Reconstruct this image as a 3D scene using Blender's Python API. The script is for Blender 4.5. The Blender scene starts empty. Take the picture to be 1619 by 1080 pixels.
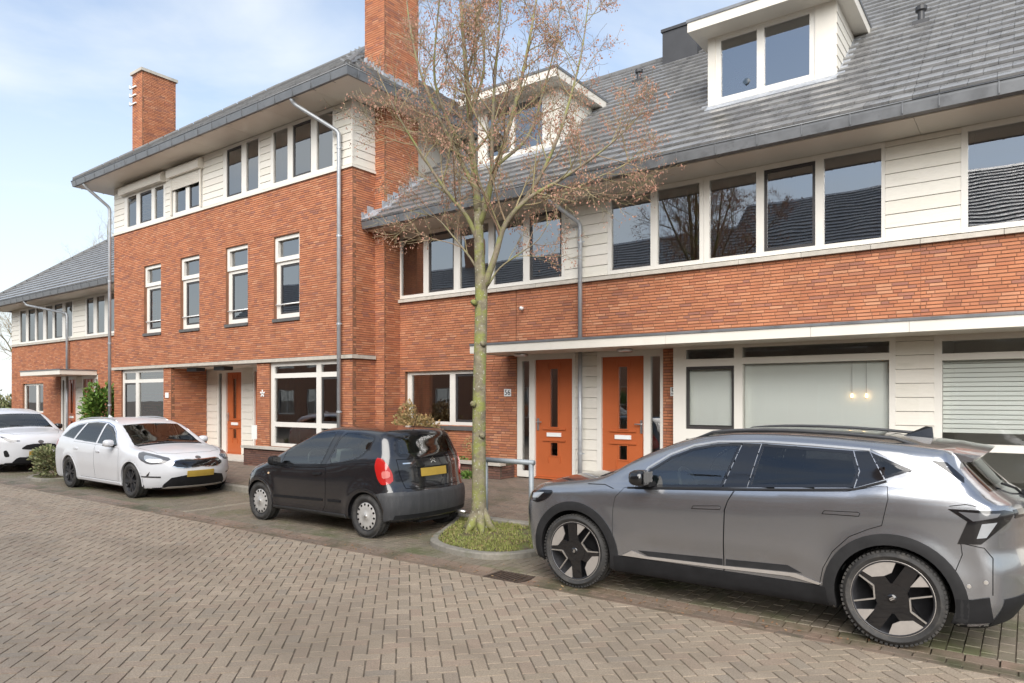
import bpy, bmesh, math, random
import numpy as np
from mathutils import Vector, Matrix
from mathutils.geometry import delaunay_2d_cdt

random.seed(7)
RNG = np.random.default_rng(7)
R = math.radians
SC = bpy.context.scene
COL = SC.collection

# ------------------------------------------------------------------ camera, sky, sun, exposure
EYE = 1.86
YAW = R(36.42)
cam_d = bpy.data.cameras.new('camera')
cam_d.sensor_width = 36.0
cam_d.lens = 1110.0 / 1619.0 * 36.0
cam_d.shift_y = 90.0 / 1619.0
cam_d.clip_end = 900.0
cam_d.clip_start = 0.05
cam = bpy.data.objects.new('camera', cam_d)
cam.location = (0, 0, EYE)
cam.rotation_euler = (R(90), 0, YAW)
COL.objects.link(cam)
SC.camera = cam

SUN_EL, SUN_AZ = 36.0, 150.0          # azimuth: direction the light comes from, degrees clockwise from +Y
world = bpy.data.worlds.new('World')
SC.world = world
world.use_nodes = True
wt = world.node_tree
for n in list(wt.nodes):
    wt.nodes.remove(n)
def wn(kind, **kw):
    n = wt.nodes.new(kind)
    for k, v in kw.items():
        setattr(n, k, v)
    return n
w_out = wn('ShaderNodeOutputWorld')
w_bg = wn('ShaderNodeBackground')
w_sky = wn('ShaderNodeTexSky', sky_type='NISHITA', sun_disc=False)
w_sky.sun_elevation = R(SUN_EL)
w_sky.sun_rotation = R(SUN_AZ)
w_sky.air_density = 1.0
w_sky.dust_density = 0.5
w_sky.ozone_density = 1.6
w_tc = wn('ShaderNodeTexCoord')
w_map = wn('ShaderNodeMapping')
w_map.inputs['Scale'].default_value = (1.0, 1.0, 2.6)
w_map.inputs['Rotation'].default_value = (0.1, 0.25, 0.9)
w_noise = wn('ShaderNodeTexNoise')
w_noise.inputs['Scale'].default_value = 1.7
w_noise.inputs['Detail'].default_value = 7
w_noise.inputs['Roughness'].default_value = 0.52
w_noise.inputs['Distortion'].default_value = 0.5
w_ramp = wn('ShaderNodeValToRGB')
w_ramp.color_ramp.elements[0].position = 0.36
w_ramp.color_ramp.elements[0].color = (0.04, 0.04, 0.04, 1)
w_ramp.color_ramp.elements[1].position = 0.66
w_ramp.color_ramp.elements[1].color = (0.86, 0.86, 0.86, 1)
w_mix = wn('ShaderNodeMix', data_type='RGBA')
w_mix.inputs[7].default_value = (4.2, 4.42, 4.5, 1)
L = wt.links.new
L(w_tc.outputs['Generated'], w_map.inputs['Vector'])
L(w_map.outputs['Vector'], w_noise.inputs['Vector'])
L(w_noise.outputs['Fac'], w_ramp.inputs['Fac'])
w_sep = wn('ShaderNodeSeparateXYZ')
w_hz = wn('ShaderNodeMapRange')
w_hz.inputs['From Min'].default_value = 0.0
w_hz.inputs['From Max'].default_value = 0.58
w_hz.inputs['To Min'].default_value = 0.95
w_hz.inputs['To Max'].default_value = 0.0
w_max = wn('ShaderNodeMath', operation='MAXIMUM')
L(w_tc.outputs['Generated'], w_sep.inputs[0])
L(w_sep.outputs['Z'], w_hz.inputs['Value'])
L(w_hz.outputs[0], w_max.inputs[0])
L(w_ramp.outputs['Color'], w_max.inputs[1])
L(w_max.outputs[0], w_mix.inputs[0])
L(w_sky.outputs['Color'], w_mix.inputs[6])
L(w_mix.outputs[2], w_bg.inputs['Color'])
w_bg.inputs['Strength'].default_value = 0.10
L(w_bg.outputs['Background'], w_out.inputs['Surface'])

sun_d = bpy.data.lights.new('sun', 'SUN')
sun_d.energy = 2.6
sun_d.angle = R(60)
sun_d.color = (1.0, 0.95, 0.88)
sun = bpy.data.objects.new('sun', sun_d)
_az, _el = R(SUN_AZ), R(SUN_EL)
_to = Vector((math.sin(_az) * math.cos(_el), math.cos(_az) * math.cos(_el), math.sin(_el)))
sun.rotation_euler = _to.to_track_quat('Z', 'Y').to_euler()
sun.location = _to * 60
COL.objects.link(sun)

SC.view_settings.view_transform = 'Standard'
SC.view_settings.look = 'None'
SC.view_settings.exposure = 1.28
SC.view_settings.gamma = 1.0
SC.view_settings.use_curve_mapping = False
SC.cycles.max_bounces = 7
SC.cycles.transparent_max_bounces = 24
SC.cycles.glossy_bounces = 4
SC.cycles.caustics_reflective = False
SC.cycles.caustics_refractive = False
SC.cycles.sample_clamp_indirect = 6.0

# ------------------------------------------------------------------ projection helper (only to rank pieces by size in view)
SN, CS = math.sin(YAW), math.cos(YAW)
def in_view(p, m=30):
    d = -SN * p[0] + CS * p[1]
    if d < 0.3:
        return 0.0
    x = 809.5 + 1110 * (CS * p[0] + SN * p[1]) / d
    y = 630 - 1110 * (p[2] - EYE) / d
    return 1.0 / d if -m < x < 1619 + m and -m < y < 1080 + m else 0.0

# ------------------------------------------------------------------ materials
MATS = {}
def M(name, col, rough=0.6, metal=0.0, nscale=0.0, namt=0.0, bump=0.0, bscale=60.0, spec=0.5, coat=0.0,
      island=True, nscale2=0.0, ncol2=None, nth=(0.5, 0.7), emit=None, rvar=0.0, trans=0.0, stretch=None, coat_rough=0.04):
    m = bpy.data.materials.new(name)
    m.use_nodes = True
    nt = m.node_tree
    b = nt.nodes['Principled BSDF']
    lk = nt.links.new
    pos = nt.nodes.new('ShaderNodeNewGeometry')
    vec = pos.outputs['Position']
    if stretch:
        mp = nt.nodes.new('ShaderNodeMapping')
        mp.inputs['Scale'].default_value = stretch
        lk(vec, mp.inputs['Vector'])
        vec = mp.outputs['Vector']
    src = None
    if isinstance(col, list):
        oi = nt.nodes.new('ShaderNodeObjectInfo')
        ad = nt.nodes.new('ShaderNodeMath'); ad.operation = 'ADD'
        fr = nt.nodes.new('ShaderNodeMath'); fr.operation = 'FRACT'
        lk(oi.outputs['Random'], ad.inputs[0]); lk(pos.outputs['Random Per Island'], ad.inputs[1]); lk(ad.outputs[0], fr.inputs[0])
        rp = nt.nodes.new('ShaderNodeValToRGB')
        rp.color_ramp.interpolation = 'LINEAR'
        els = rp.color_ramp.elements
        n = len(col)
        while len(els) < n:
            els.new(0.5)
        for i, c in enumerate(col):
            els[i].position = i / max(1, n - 1)
            els[i].color = (*c, 1)
        lk(fr.outputs[0], rp.inputs['Fac'])
        src = rp.outputs['Color']
    else:
        rgb = nt.nodes.new('ShaderNodeRGB'); rgb.outputs[0].default_value = (*col, 1)
        src = rgb.outputs[0]
    if namt:
        no = nt.nodes.new('ShaderNodeTexNoise'); no.inputs['Scale'].default_value = nscale; no.inputs['Detail'].default_value = 5
        no.inputs['Roughness'].default_value = 0.62
        lk(vec, no.inputs['Vector'])
        mr = nt.nodes.new('ShaderNodeMapRange')
        mr.inputs['From Min'].default_value = 0.25; mr.inputs['From Max'].default_value = 0.75
        mr.inputs['To Min'].default_value = 1 - namt; mr.inputs['To Max'].default_value = 1 + namt
        lk(no.outputs['Fac'], mr.inputs['Value'])
        mx = nt.nodes.new('ShaderNodeMix'); mx.data_type = 'RGBA'; mx.blend_type = 'MULTIPLY'; mx.inputs[0].default_value = 1
        lk(src, mx.inputs[6]); lk(mr.outputs[0], mx.inputs[7])
        src = mx.outputs[2]
        if rvar:
            m2 = nt.nodes.new('ShaderNodeMapRange')
            m2.inputs['From Min'].default_value = 0.3; m2.inputs['From Max'].default_value = 0.7
            m2.inputs['To Min'].default_value = max(0.02, rough - rvar); m2.inputs['To Max'].default_value = min(1, rough + rvar)
            lk(no.outputs['Fac'], m2.inputs['Value']); lk(m2.outputs[0], b.inputs['Roughness'])
    if ncol2 is not None:
        no = nt.nodes.new('ShaderNodeTexNoise'); no.inputs['Scale'].default_value = nscale2; no.inputs['Detail'].default_value = 6
        no.inputs['Roughness'].default_value = 0.65
        lk(vec, no.inputs['Vector'])
        mr = nt.nodes.new('ShaderNodeMapRange')
        mr.inputs['From Min'].default_value = nth[0]; mr.inputs['From Max'].default_value = nth[1]
        lk(no.outputs['Fac'], mr.inputs['Value'])
        mx = nt.nodes.new('ShaderNodeMix'); mx.data_type = 'RGBA'
        mx.inputs[7].default_value = (*ncol2, 1)
        lk(mr.outputs[0], mx.inputs[0]); lk(src, mx.inputs[6])
        src = mx.outputs[2]
    lk(src, b.inputs['Base Color'])
    if not (namt and rvar):
        b.inputs['Roughness'].default_value = rough
    b.inputs['Metallic'].default_value = metal
    b.inputs['Specular IOR Level'].default_value = spec
    b.inputs['Coat Weight'].default_value = coat
    b.inputs['Coat Roughness'].default_value = coat_rough
    if trans:
        b.inputs['Transmission Weight'].default_value = trans
    if bump:
        nb = nt.nodes.new('ShaderNodeTexNoise'); nb.inputs['Scale'].default_value = bscale; nb.inputs['Detail'].default_value = 4
        lk(vec, nb.inputs['Vector'])
        bp = nt.nodes.new('ShaderNodeBump'); bp.inputs['Strength'].default_value = bump; bp.inputs['Distance'].default_value = 0.01
        lk(nb.outputs['Fac'], bp.inputs['Height']); lk(bp.outputs['Normal'], b.inputs['Normal'])
    if emit:
        b.inputs['Emission Color'].default_value = (*emit[0], 1); b.inputs['Emission Strength'].default_value = emit[1]
    MATS[name] = m
    return m

def glass_mat(name, tint, ior=1.65, rough=0.0, wave=0.0, dirt=0.0):
    m = bpy.data.materials.new(name)
    m.use_nodes = True
    nt = m.node_tree
    nt.nodes.clear()
    o = nt.nodes.new('ShaderNodeOutputMaterial')
    tr = nt.nodes.new('ShaderNodeBsdfTransparent'); tr.inputs['Color'].default_value = (*tint, 1)
    gl = nt.nodes.new('ShaderNodeBsdfGlossy'); gl.inputs['Roughness'].default_value = rough
    fr = nt.nodes.new('ShaderNodeFresnel'); fr.inputs['IOR'].default_value = ior
    mx = nt.nodes.new('ShaderNodeMixShader')
    lk = nt.links.new
    lk(fr.outputs[0], mx.inputs[0]); lk(tr.outputs[0], mx.inputs[1]); lk(gl.outputs[0], mx.inputs[2])
    last = mx.outputs[0]
    pos = nt.nodes.new('ShaderNodeNewGeometry')
    if wave:
        no = nt.nodes.new('ShaderNodeTexNoise'); no.inputs['Scale'].default_value = 1.3; no.inputs['Detail'].default_value = 1
        lk(pos.outputs['Position'], no.inputs['Vector'])
        bp = nt.nodes.new('ShaderNodeBump'); bp.inputs['Strength'].default_value = wave; bp.inputs['Distance'].default_value = 0.02
        lk(no.outputs['Fac'], bp.inputs['Height']); lk(bp.outputs['Normal'], gl.inputs['Normal'])
    if dirt:
        di = nt.nodes.new('ShaderNodeBsdfDiffuse'); di.inputs['Color'].default_value = (0.55, 0.58, 0.58, 1)
        n2 = nt.nodes.new('ShaderNodeTexNoise'); n2.inputs['Scale'].default_value = 90; n2.inputs['Detail'].default_value = 3
        lk(pos.outputs['Position'], n2.inputs['Vector'])
        mr = nt.nodes.new('ShaderNodeMapRange'); mr.inputs['From Min'].default_value = 0.45; mr.inputs['From Max'].default_value = 0.75
        mr.inputs['To Min'].default_value = dirt * 0.25; mr.inputs['To Max'].default_value = dirt
        lk(n2.outputs['Fac'], mr.inputs['Value'])
        m3 = nt.nodes.new('ShaderNodeMixShader')
        lk(mr.outputs[0], m3.inputs[0]); lk(last, m3.inputs[1]); lk(di.outputs[0], m3.inputs[2])
        last = m3.outputs[0]
    lk(last, o.inputs['Surface'])
    MATS[name] = m
    return m

M('brick', [(0.34, 0.130, 0.077), (0.435, 0.172, 0.090), (0.465, 0.188, 0.098), (0.485, 0.208, 0.112), (0.455, 0.178, 0.090), (0.41, 0.157, 0.083), (0.515, 0.25, 0.145), (0.47, 0.188, 0.095), (0.30, 0.135, 0.097), (0.445, 0.17, 0.087)],
  rough=0.85, nscale=2.2, namt=0.16, bump=0.5, bscale=90, spec=0.25, ncol2=(0.27, 0.115, 0.078), nscale2=0.8, nth=(0.56, 0.92))
M('brick_plinth', [(0.10, 0.05, 0.04), (0.16, 0.08, 0.06), (0.12, 0.07, 0.06), (0.20, 0.10, 0.07)], rough=0.85, nscale=3, namt=0.2, bump=0.5, bscale=90, spec=0.25)
M('mortar', (0.21, 0.105, 0.065), rough=0.95, nscale=6, namt=0.2, spec=0.1)
M('mortar_dark', (0.10, 0.075, 0.06), rough=0.95, nscale=6, namt=0.2, spec=0.1)
M('cream', (0.66, 0.625, 0.555), rough=0.42, nscale=1.5, namt=0.05, ncol2=(0.52, 0.48, 0.40), nscale2=2.2, nth=(0.62, 0.95))
M('cream_board', [(0.66, 0.63, 0.55), (0.70, 0.67, 0.60), (0.68, 0.64, 0.57)], rough=0.5, nscale=9, namt=0.05, bump=0.15, bscale=40, stretch=(1, 1, 5), ncol2=(0.50, 0.47, 0.38), nscale2=1.6, nth=(0.6, 0.95))
M('white_frame', (0.70, 0.675, 0.62), rough=0.35, nscale=2, namt=0.04)
M('concrete', [(0.46, 0.42, 0.36), (0.52, 0.48, 0.42), (0.42, 0.39, 0.34)], rough=0.85, nscale=8, namt=0.15, bump=0.3, ncol2=(0.25, 0.24, 0.18), nscale2=3.5, nth=(0.55, 0.85))
M('zinc', (0.175, 0.182, 0.19), rough=0.45, metal=0.35, nscale=3, namt=0.18, rvar=0.1, ncol2=(0.09, 0.092, 0.095), nscale2=5, nth=(0.55, 0.8))
M('zinc_pipe', (0.40, 0.42, 0.44), rough=0.42, metal=0.35, nscale=4, namt=0.15, rvar=0.1)
M('lead', (0.36, 0.38, 0.41), rough=0.5, metal=0.3, nscale=12, namt=0.3, bump=0.4, bscale=30)
M('roof_tile', [(0.155, 0.155, 0.156), (0.18, 0.18, 0.18), (0.20, 0.199, 0.197), (0.165, 0.165, 0.166), (0.22, 0.218, 0.213)], rough=0.30, nscale=5, namt=0.22, rvar=0.10, bump=0.12, bscale=50, spec=0.8, coat=0.4, coat_rough=0.3, ncol2=(0.11, 0.107, 0.085), nscale2=0.9, nth=(0.58, 0.8))
M('ridge_cap', (0.13, 0.13, 0.13), rough=0.75, nscale=6, namt=0.2, spec=0.3)
M('roof_under', (0.02, 0.02, 0.02), rough=0.9)
M('dark_trim', (0.035, 0.035, 0.037), rough=0.5, nscale=4, namt=0.2)
M('dark_sash', (0.045, 0.042, 0.042), rough=0.4)
M('sill_dark', (0.10, 0.095, 0.09), rough=0.6, nscale=7, namt=0.2)
M('door_orange', (0.44, 0.112, 0.036), rough=0.38, nscale=2.5, namt=0.06, coat=0.15)
M('interior', (0.62, 0.60, 0.56), rough=0.9)
M('interior_floor', (0.20, 0.14, 0.09), rough=0.6)
M('curtain', (0.72, 0.74, 0.70), rough=0.9, nscale=3, namt=0.06)
M('curtain_green', (0.55, 0.66, 0.55), rough=0.9, nscale=3, namt=0.06)
M('blind', (0.86, 0.88, 0.83), rough=0.6)
M('blind_grey', (0.68, 0.68, 0.65), rough=0.8, bump=0.2, bscale=300)
M('wood', (0.20, 0.075, 0.035), rough=0.45, nscale=3, namt=0.25, stretch=(1, 1, 6))
M('galv', (0.26, 0.285, 0.30), rough=0.55, metal=0.3, nscale=22, namt=0.16, rvar=0.1)
M('steel', (0.6, 0.6, 0.6), rough=0.3, metal=0.9)
M('plate_white', (0.80, 0.80, 0.78), rough=0.35)
M('ink', (0.02, 0.02, 0.025), rough=0.5)
M('bulb', (1, 0.7, 0.35), emit=((1, 0.66, 0.32), 2.2))
glass_mat('glass', (0.80, 0.86, 0.83), ior=4.2, wave=0.07)
glass_mat('glass_low', (0.985, 1.0, 0.99), ior=1.5, wave=0.06)
glass_mat('frost', (0.62, 0.66, 0.66), ior=1.5, rough=0.35)

# paving
M('paver', [(0.275, 0.222, 0.163), (0.29, 0.233, 0.172), (0.31, 0.248, 0.184), (0.255, 0.205, 0.155), (0.33, 0.265, 0.197), (0.285, 0.225, 0.165), (0.285, 0.215, 0.16), (0.295, 0.238, 0.175), (0.25, 0.21, 0.165)],
  rough=0.62, nscale=85, namt=0.42, rvar=0.0, bump=0.5, bscale=160, spec=0.45, ncol2=(0.18, 0.145, 0.105), nscale2=0.5, nth=(0.50, 0.75))
def damp(mat, col, scale, lo, hi, seed):
    # long damp streaks along the street on top of the stone colour
    nt = MATS[mat].node_tree; b = nt.nodes['Principled BSDF']
    old = b.inputs['Base Color'].links[0].from_socket
    g_ = nt.nodes.new('ShaderNodeNewGeometry'); mp = nt.nodes.new('ShaderNodeMapping')
    mp.inputs['Scale'].default_value = scale; mp.inputs['Location'].default_value = (seed, seed * 2, 0)
    no = nt.nodes.new('ShaderNodeTexNoise'); no.inputs['Scale'].default_value = 1.0; no.inputs['Detail'].default_value = 5; no.inputs['Roughness'].default_value = .6
    mr = nt.nodes.new('ShaderNodeMapRange'); mr.inputs['From Min'].default_value = lo; mr.inputs['From Max'].default_value = hi
    mx = nt.nodes.new('ShaderNodeMix'); mx.data_type = 'RGBA'; mx.inputs[7].default_value = (*col, 1)
    lk = nt.links.new
    lk(g_.outputs['Position'], mp.inputs['Vector']); lk(mp.outputs['Vector'], no.inputs['Vector']); lk(no.outputs['Fac'], mr.inputs['Value'])
    lk(mr.outputs[0], mx.inputs[0]); lk(old, mx.inputs[6]); lk(mx.outputs[2], b.inputs['Base Color'])
damp('paver', (0.17, 0.135, 0.10), (0.22, 1.3, 1), 0.52, 0.82, 3.0)
M('paver_bay', [(0.175, 0.15, 0.115), (0.20, 0.165, 0.125), (0.165, 0.14, 0.105), (0.215, 0.18, 0.135), (0.155, 0.14, 0.10)],
  rough=0.5, nscale=90, namt=0.3, bump=0.4, bscale=200, spec=0.5, ncol2=(0.115, 0.118, 0.06), nscale2=1.1, nth=(0.50, 0.66))
M('paver_gutter', [(0.19, 0.14, 0.105), (0.22, 0.155, 0.115), (0.165, 0.13, 0.10), (0.235, 0.17, 0.125)],
  rough=0.5, nscale=90, namt=0.3, bump=0.4, bscale=200, spec=0.5, ncol2=(0.075, 0.075, 0.04), nscale2=1.6, nth=(0.46, 0.66))
M('paver_walk', [(0.17, 0.13, 0.10), (0.20, 0.15, 0.115), (0.15, 0.12, 0.095), (0.21, 0.165, 0.125)],
  rough=0.6, nscale=60, namt=0.25, bump=0.4, bscale=200, ncol2=(0.10, 0.09, 0.06), nscale2=0.9, nth=(0.5, 0.7))
M('paver_light', [(0.26, 0.23, 0.175), (0.29, 0.255, 0.19), (0.23, 0.205, 0.16)], rough=0.6, nscale=60, namt=0.25, bump=0.4, bscale=200)
M('joint_sand', (0.125, 0.10, 0.074), rough=0.95, nscale=30, namt=0.35, ncol2=(0.05, 0.06, 0.02), nscale2=1.3, nth=(0.55, 0.7))
M('far_ground', (0.15, 0.125, 0.10), rough=0.8, nscale=2, namt=0.25)
M('kerb', [(0.20, 0.185, 0.155), (0.23, 0.21, 0.175), (0.175, 0.165, 0.14)], rough=0.85, nscale=18, namt=0.25, bump=0.4, ncol2=(0.10, 0.11, 0.05), nscale2=2.6, nth=(0.52, 0.75))
M('iron', (0.09, 0.065, 0.05), rough=0.65, metal=0.5, nscale=30, namt=0.4)

# plants
M('bark', (0.15, 0.125, 0.085), rough=0.95, nscale=9, namt=0.4, bump=1.0, bscale=35, ncol2=(0.20, 0.22, 0.045), nscale2=5.0, nth=(0.47, 0.60))
M('bark_lichen', (0.45, 0.45, 0.38), rough=0.95, nscale=20, namt=0.3)
M('twig', [(0.25, 0.165, 0.115), (0.29, 0.21, 0.13), (0.27, 0.24, 0.12), (0.34, 0.27, 0.16)], rough=0.9)
M('seed', [(0.31, 0.155, 0.11), (0.37, 0.19, 0.135), (0.27, 0.145, 0.105), (0.40, 0.245, 0.17), (0.32, 0.185, 0.13)], rough=0.9)
M('grass', [(0.16, 0.19, 0.04), (0.21, 0.245, 0.05), (0.26, 0.265, 0.065), (0.15, 0.165, 0.045), (0.29, 0.25, 0.11), (0.22, 0.15, 0.08)], rough=0.8)
M('soil', (0.085, 0.06, 0.04), rough=0.95, nscale=25, namt=0.4, bump=0.8, bscale=60, ncol2=(0.12, 0.15, 0.03), nscale2=6, nth=(0.45, 0.6))
M('leaf_green', [(0.06, 0.13, 0.025), (0.10, 0.19, 0.03), (0.15, 0.24, 0.04), (0.05, 0.10, 0.02), (0.20, 0.27, 0.06)], rough=0.5, spec=0.4)
M('leaf_dull', [(0.13, 0.16, 0.06), (0.18, 0.20, 0.08), (0.22, 0.22, 0.11), (0.10, 0.13, 0.05), (0.28, 0.24, 0.13)], rough=0.7)
M('leaf_dry', [(0.30, 0.20, 0.08), (0.38, 0.26, 0.12), (0.25, 0.17, 0.08), (0.22, 0.20, 0.07)], rough=0.9)
M('leaf_litter', [(0.20, 0.10, 0.05), (0.26, 0.14, 0.07), (0.15, 0.08, 0.04), (0.30, 0.20, 0.10)], rough=0.9)

# ------------------------------------------------------------------ mesh helpers
class MB:
    def __init__(self):
        self.v = []; self.f = []
    def poly(self, pts):
        n = len(self.v)
        self.v.extend([tuple(p) for p in pts]); self.f.append(tuple(range(n, n + len(pts))))
    def box(self, a, b):
        x0, y0, z0 = a; x1, y1, z1 = b
        n = len(self.v)
        self.v += [(x0, y0, z0), (x1, y0, z0), (x1, y1, z0), (x0, y1, z0), (x0, y0, z1), (x1, y0, z1), (x1, y1, z1), (x0, y1, z1)]
        self.f += [tuple(n + i for i in q) for q in ((0, 3, 2, 1), (4, 5, 6, 7), (0, 1, 5, 4), (1, 2, 6, 5), (2, 3, 7, 6), (3, 0, 4, 7))]
        return self
    def obox(self, c, ux, uy, uz):
        c, ux, uy, uz = map(Vector, (c, ux, uy, uz))
        n = len(self.v)
        for sz in (-1, 1):
            for sx, sy in ((-1, -1), (1, -1), (1, 1), (-1, 1)):
                self.v.append(tuple(c + ux * sx + uy * sy + uz * sz))
        self.f += [tuple(n + i for i in q) for q in ((0, 3, 2, 1), (4, 5, 6, 7), (0, 1, 5, 4), (1, 2, 6, 5), (2, 3, 7, 6), (3, 0, 4, 7))]
        return self
    def tube(self, pts, rad, n=8, cap=True):
        pts = [Vector(p) for p in pts]
        if not hasattr(rad, '__len__'):
            rad = [rad] * len(pts)
        base = len(self.v)
        prev = None
        for i, p in enumerate(pts):
            if i == 0: d = pts[1] - pts[0]
            elif i == len(pts) - 1: d = pts[-1] - pts[-2]
            else: d = (pts[i + 1] - pts[i]).normalized() + (pts[i] - pts[i - 1]).normalized()
            d = d.normalized() if d.length > 1e-9 else Vector((0, 0, 1))
            if prev is None:
                a = d.orthogonal().normalized()
            else:
                a = (prev - d * prev.dot(d))
                a = a.normalized() if a.length > 1e-6 else d.orthogonal().normalized()
            prev = a
            b = d.cross(a)
            for k in range(n):
                t = 2 * math.pi * k / n
                self.v.append(tuple(p + (a * math.cos(t) + b * math.sin(t)) * rad[i]))
        for i in range(len(pts) - 1):
            for k in range(n):
                k2 = (k + 1) % n
                self.f.append((base + i * n + k, base + i * n + k2, base + (i + 1) * n + k2, base + (i + 1) * n + k))
        if cap:
            self.f.append(tuple(base + k for k in reversed(range(n))))
            self.f.append(tuple(base + (len(pts) - 1) * n + k for k in range(n)))
        return self
    def lathe(self, prof, c=(0, 0, 0), axis='Y', n=32, closed=False):
        """prof: list of (radius, offset along axis)."""
        base = len(self.v)
        for r_, h in prof:
            for k in range(n):
                t = 2 * math.pi * k / n
                a, b = r_ * math.cos(t), r_ * math.sin(t)
                p = (a, h, b) if axis == 'Y' else ((a, b, h) if axis == 'Z' else (h, a, b))
                self.v.append((p[0] + c[0], p[1] + c[1], p[2] + c[2]))
        m = len(prof)
        for i in range(m if closed else m - 1):
            j = (i + 1) % m
            for k in range(n):
                k2 = (k + 1) % n
                self.f.append((base + i * n + k, base + i * n + k2, base + j * n + k2, base + j * n + k))
        return self
    def extrude_profile(self, prof, axis, a0, a1):
        """prof: closed list of 2D points; axis 'X': (y,z) along x; 'Y': (x,z) along y."""
        n = len(prof); base = len(self.v)
        for a in (a0, a1):
            for p, q in prof:
                self.v.append((a, p, q) if axis == 'X' else (p, a, q))
        for k in range(n):
            k2 = (k + 1) % n
            self.f.append((base + k, base + k2, base + n + k2, base + n + k))
        self.f.append(tuple(base + k for k in reversed(range(n))))
        self.f.append(tuple(base + n + k for k in range(n)))
        return self
    def build(self, name, mat, parent=None, smooth=False, kind=None):
        me = bpy.data.meshes.new(name)
        me.from_pydata(self.v, [], self.f)
        return mesh_obj(name, me, mat, parent, smooth, kind)

def mesh_obj(name, me, mat, parent=None, smooth=False, kind=None):
    if mat is not None:
        if not me.materials:
            me.materials.append(MATS[mat] if isinstance(mat, str) else mat)
    if smooth and len(me.polygons):
        me.polygons.foreach_set('use_smooth', [True] * len(me.polygons))
    o = bpy.data.objects.new(name, me)
    COL.objects.link(o)
    attach(o, parent)
    if kind:
        o['kind'] = kind
    return o

BASE = {}
def attach(o, parent):
    if parent is None:
        return
    o.parent = parent
    b = BASE.get(parent.name)
    if b is not None:
        o.matrix_parent_inverse = Matrix.Translation(-Vector(b))

def thing(name, label, cat, loc=(0, 0, 0), group=None, rotz=None):
    """An Empty at a thing's base.  Without rotz its parts are given in world coordinates."""
    o = bpy.data.objects.new(name, None)
    o.empty_display_size = 0.3
    COL.objects.link(o)
    o.location = loc
    if rotz is None:
        BASE[o.name] = tuple(loc)
    else:
        o.rotation_euler = (0, 0, rotz)
    o['label'] = label; o['category'] = cat
    if group: o['group'] = group
    return o
def tag(o, label, cat, group=None, kind=None):
    o['label'] = label; o['category'] = cat
    if group: o['group'] = group
    if kind: o['kind'] = kind
    return o
def structure(o):
    o['kind'] = 'structure'
    return o

def bulk_mesh(name, verts, quads):
    """verts (n,3) array, quads (m,4) int array."""
    me = bpy.data.meshes.new(name)
    nv, nf = len(verts), len(quads)
    me.vertices.add(nv)
    me.vertices.foreach_set('co', np.asarray(verts, dtype=np.float32).ravel())
    k = quads.shape[1]
    me.loops.add(nf * k)
    me.loops.foreach_set('vertex_index', np.asarray(quads, dtype=np.int32).ravel())
    me.polygons.add(nf)
    me.polygons.foreach_set('loop_start', np.arange(0, nf * k, k, dtype=np.int32))
    me.polygons.foreach_set('loop_total', np.full(nf, k, dtype=np.int32))
    me.update(calc_edges=True)
    me.shade_flat()
    return me

BOXQ = np.array([(0, 3, 2, 1), (4, 5, 6, 7), (0, 1, 5, 4), (1, 2, 6, 5), (2, 3, 7, 6), (3, 0, 4, 7)])
def boxes_mesh(name, c, ux, uy, uz, drop_bottom=False, taper=0.0):
    """many oriented boxes; c, ux, uy, uz: (n,3).  uz is the outward half axis; the outer face may be inset."""
    n = len(c)
    sg = np.array([(-1, -1, -1), (1, -1, -1), (1, 1, -1), (-1, 1, -1), (-1, -1, 1), (1, -1, 1), (1, 1, 1), (-1, 1, 1)], float)
    lx = np.linalg.norm(ux, axis=1, keepdims=True); ly = np.linalg.norm(uy, axis=1, keepdims=True)
    V = np.zeros((n, 8, 3))
    for i, (a, b, d) in enumerate(sg):
        fx = (lx - taper) / lx if d > 0 and taper else 1.0
        fy = (ly - taper) / ly if d > 0 and taper else 1.0
        V[:, i] = c + a * ux * fx + b * uy * fy + d * uz
    q = BOXQ[1:] if drop_bottom else BOXQ
    Q = (q[None] + (np.arange(n) * 8)[:, None, None]).reshape(-1, 4)
    return bulk_mesh(name, V.reshape(-1, 3), Q)

class Frame2:
    """A wall plane: O origin, U along the wall, N outward, z up."""
    def __init__(self, O, U, N):
        self.O, self.U, self.N = Vector(O), Vector(U), Vector(N)
    def p(self, u, z, d=0.0):
        q = self.O + self.U * u + self.N * d
        return (q.x, q.y, q.z + z)

def in_holes(u, z, holes):
    return any(h[0] < u < h[1] and h[2] < z < h[3] for h in holes)

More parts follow.
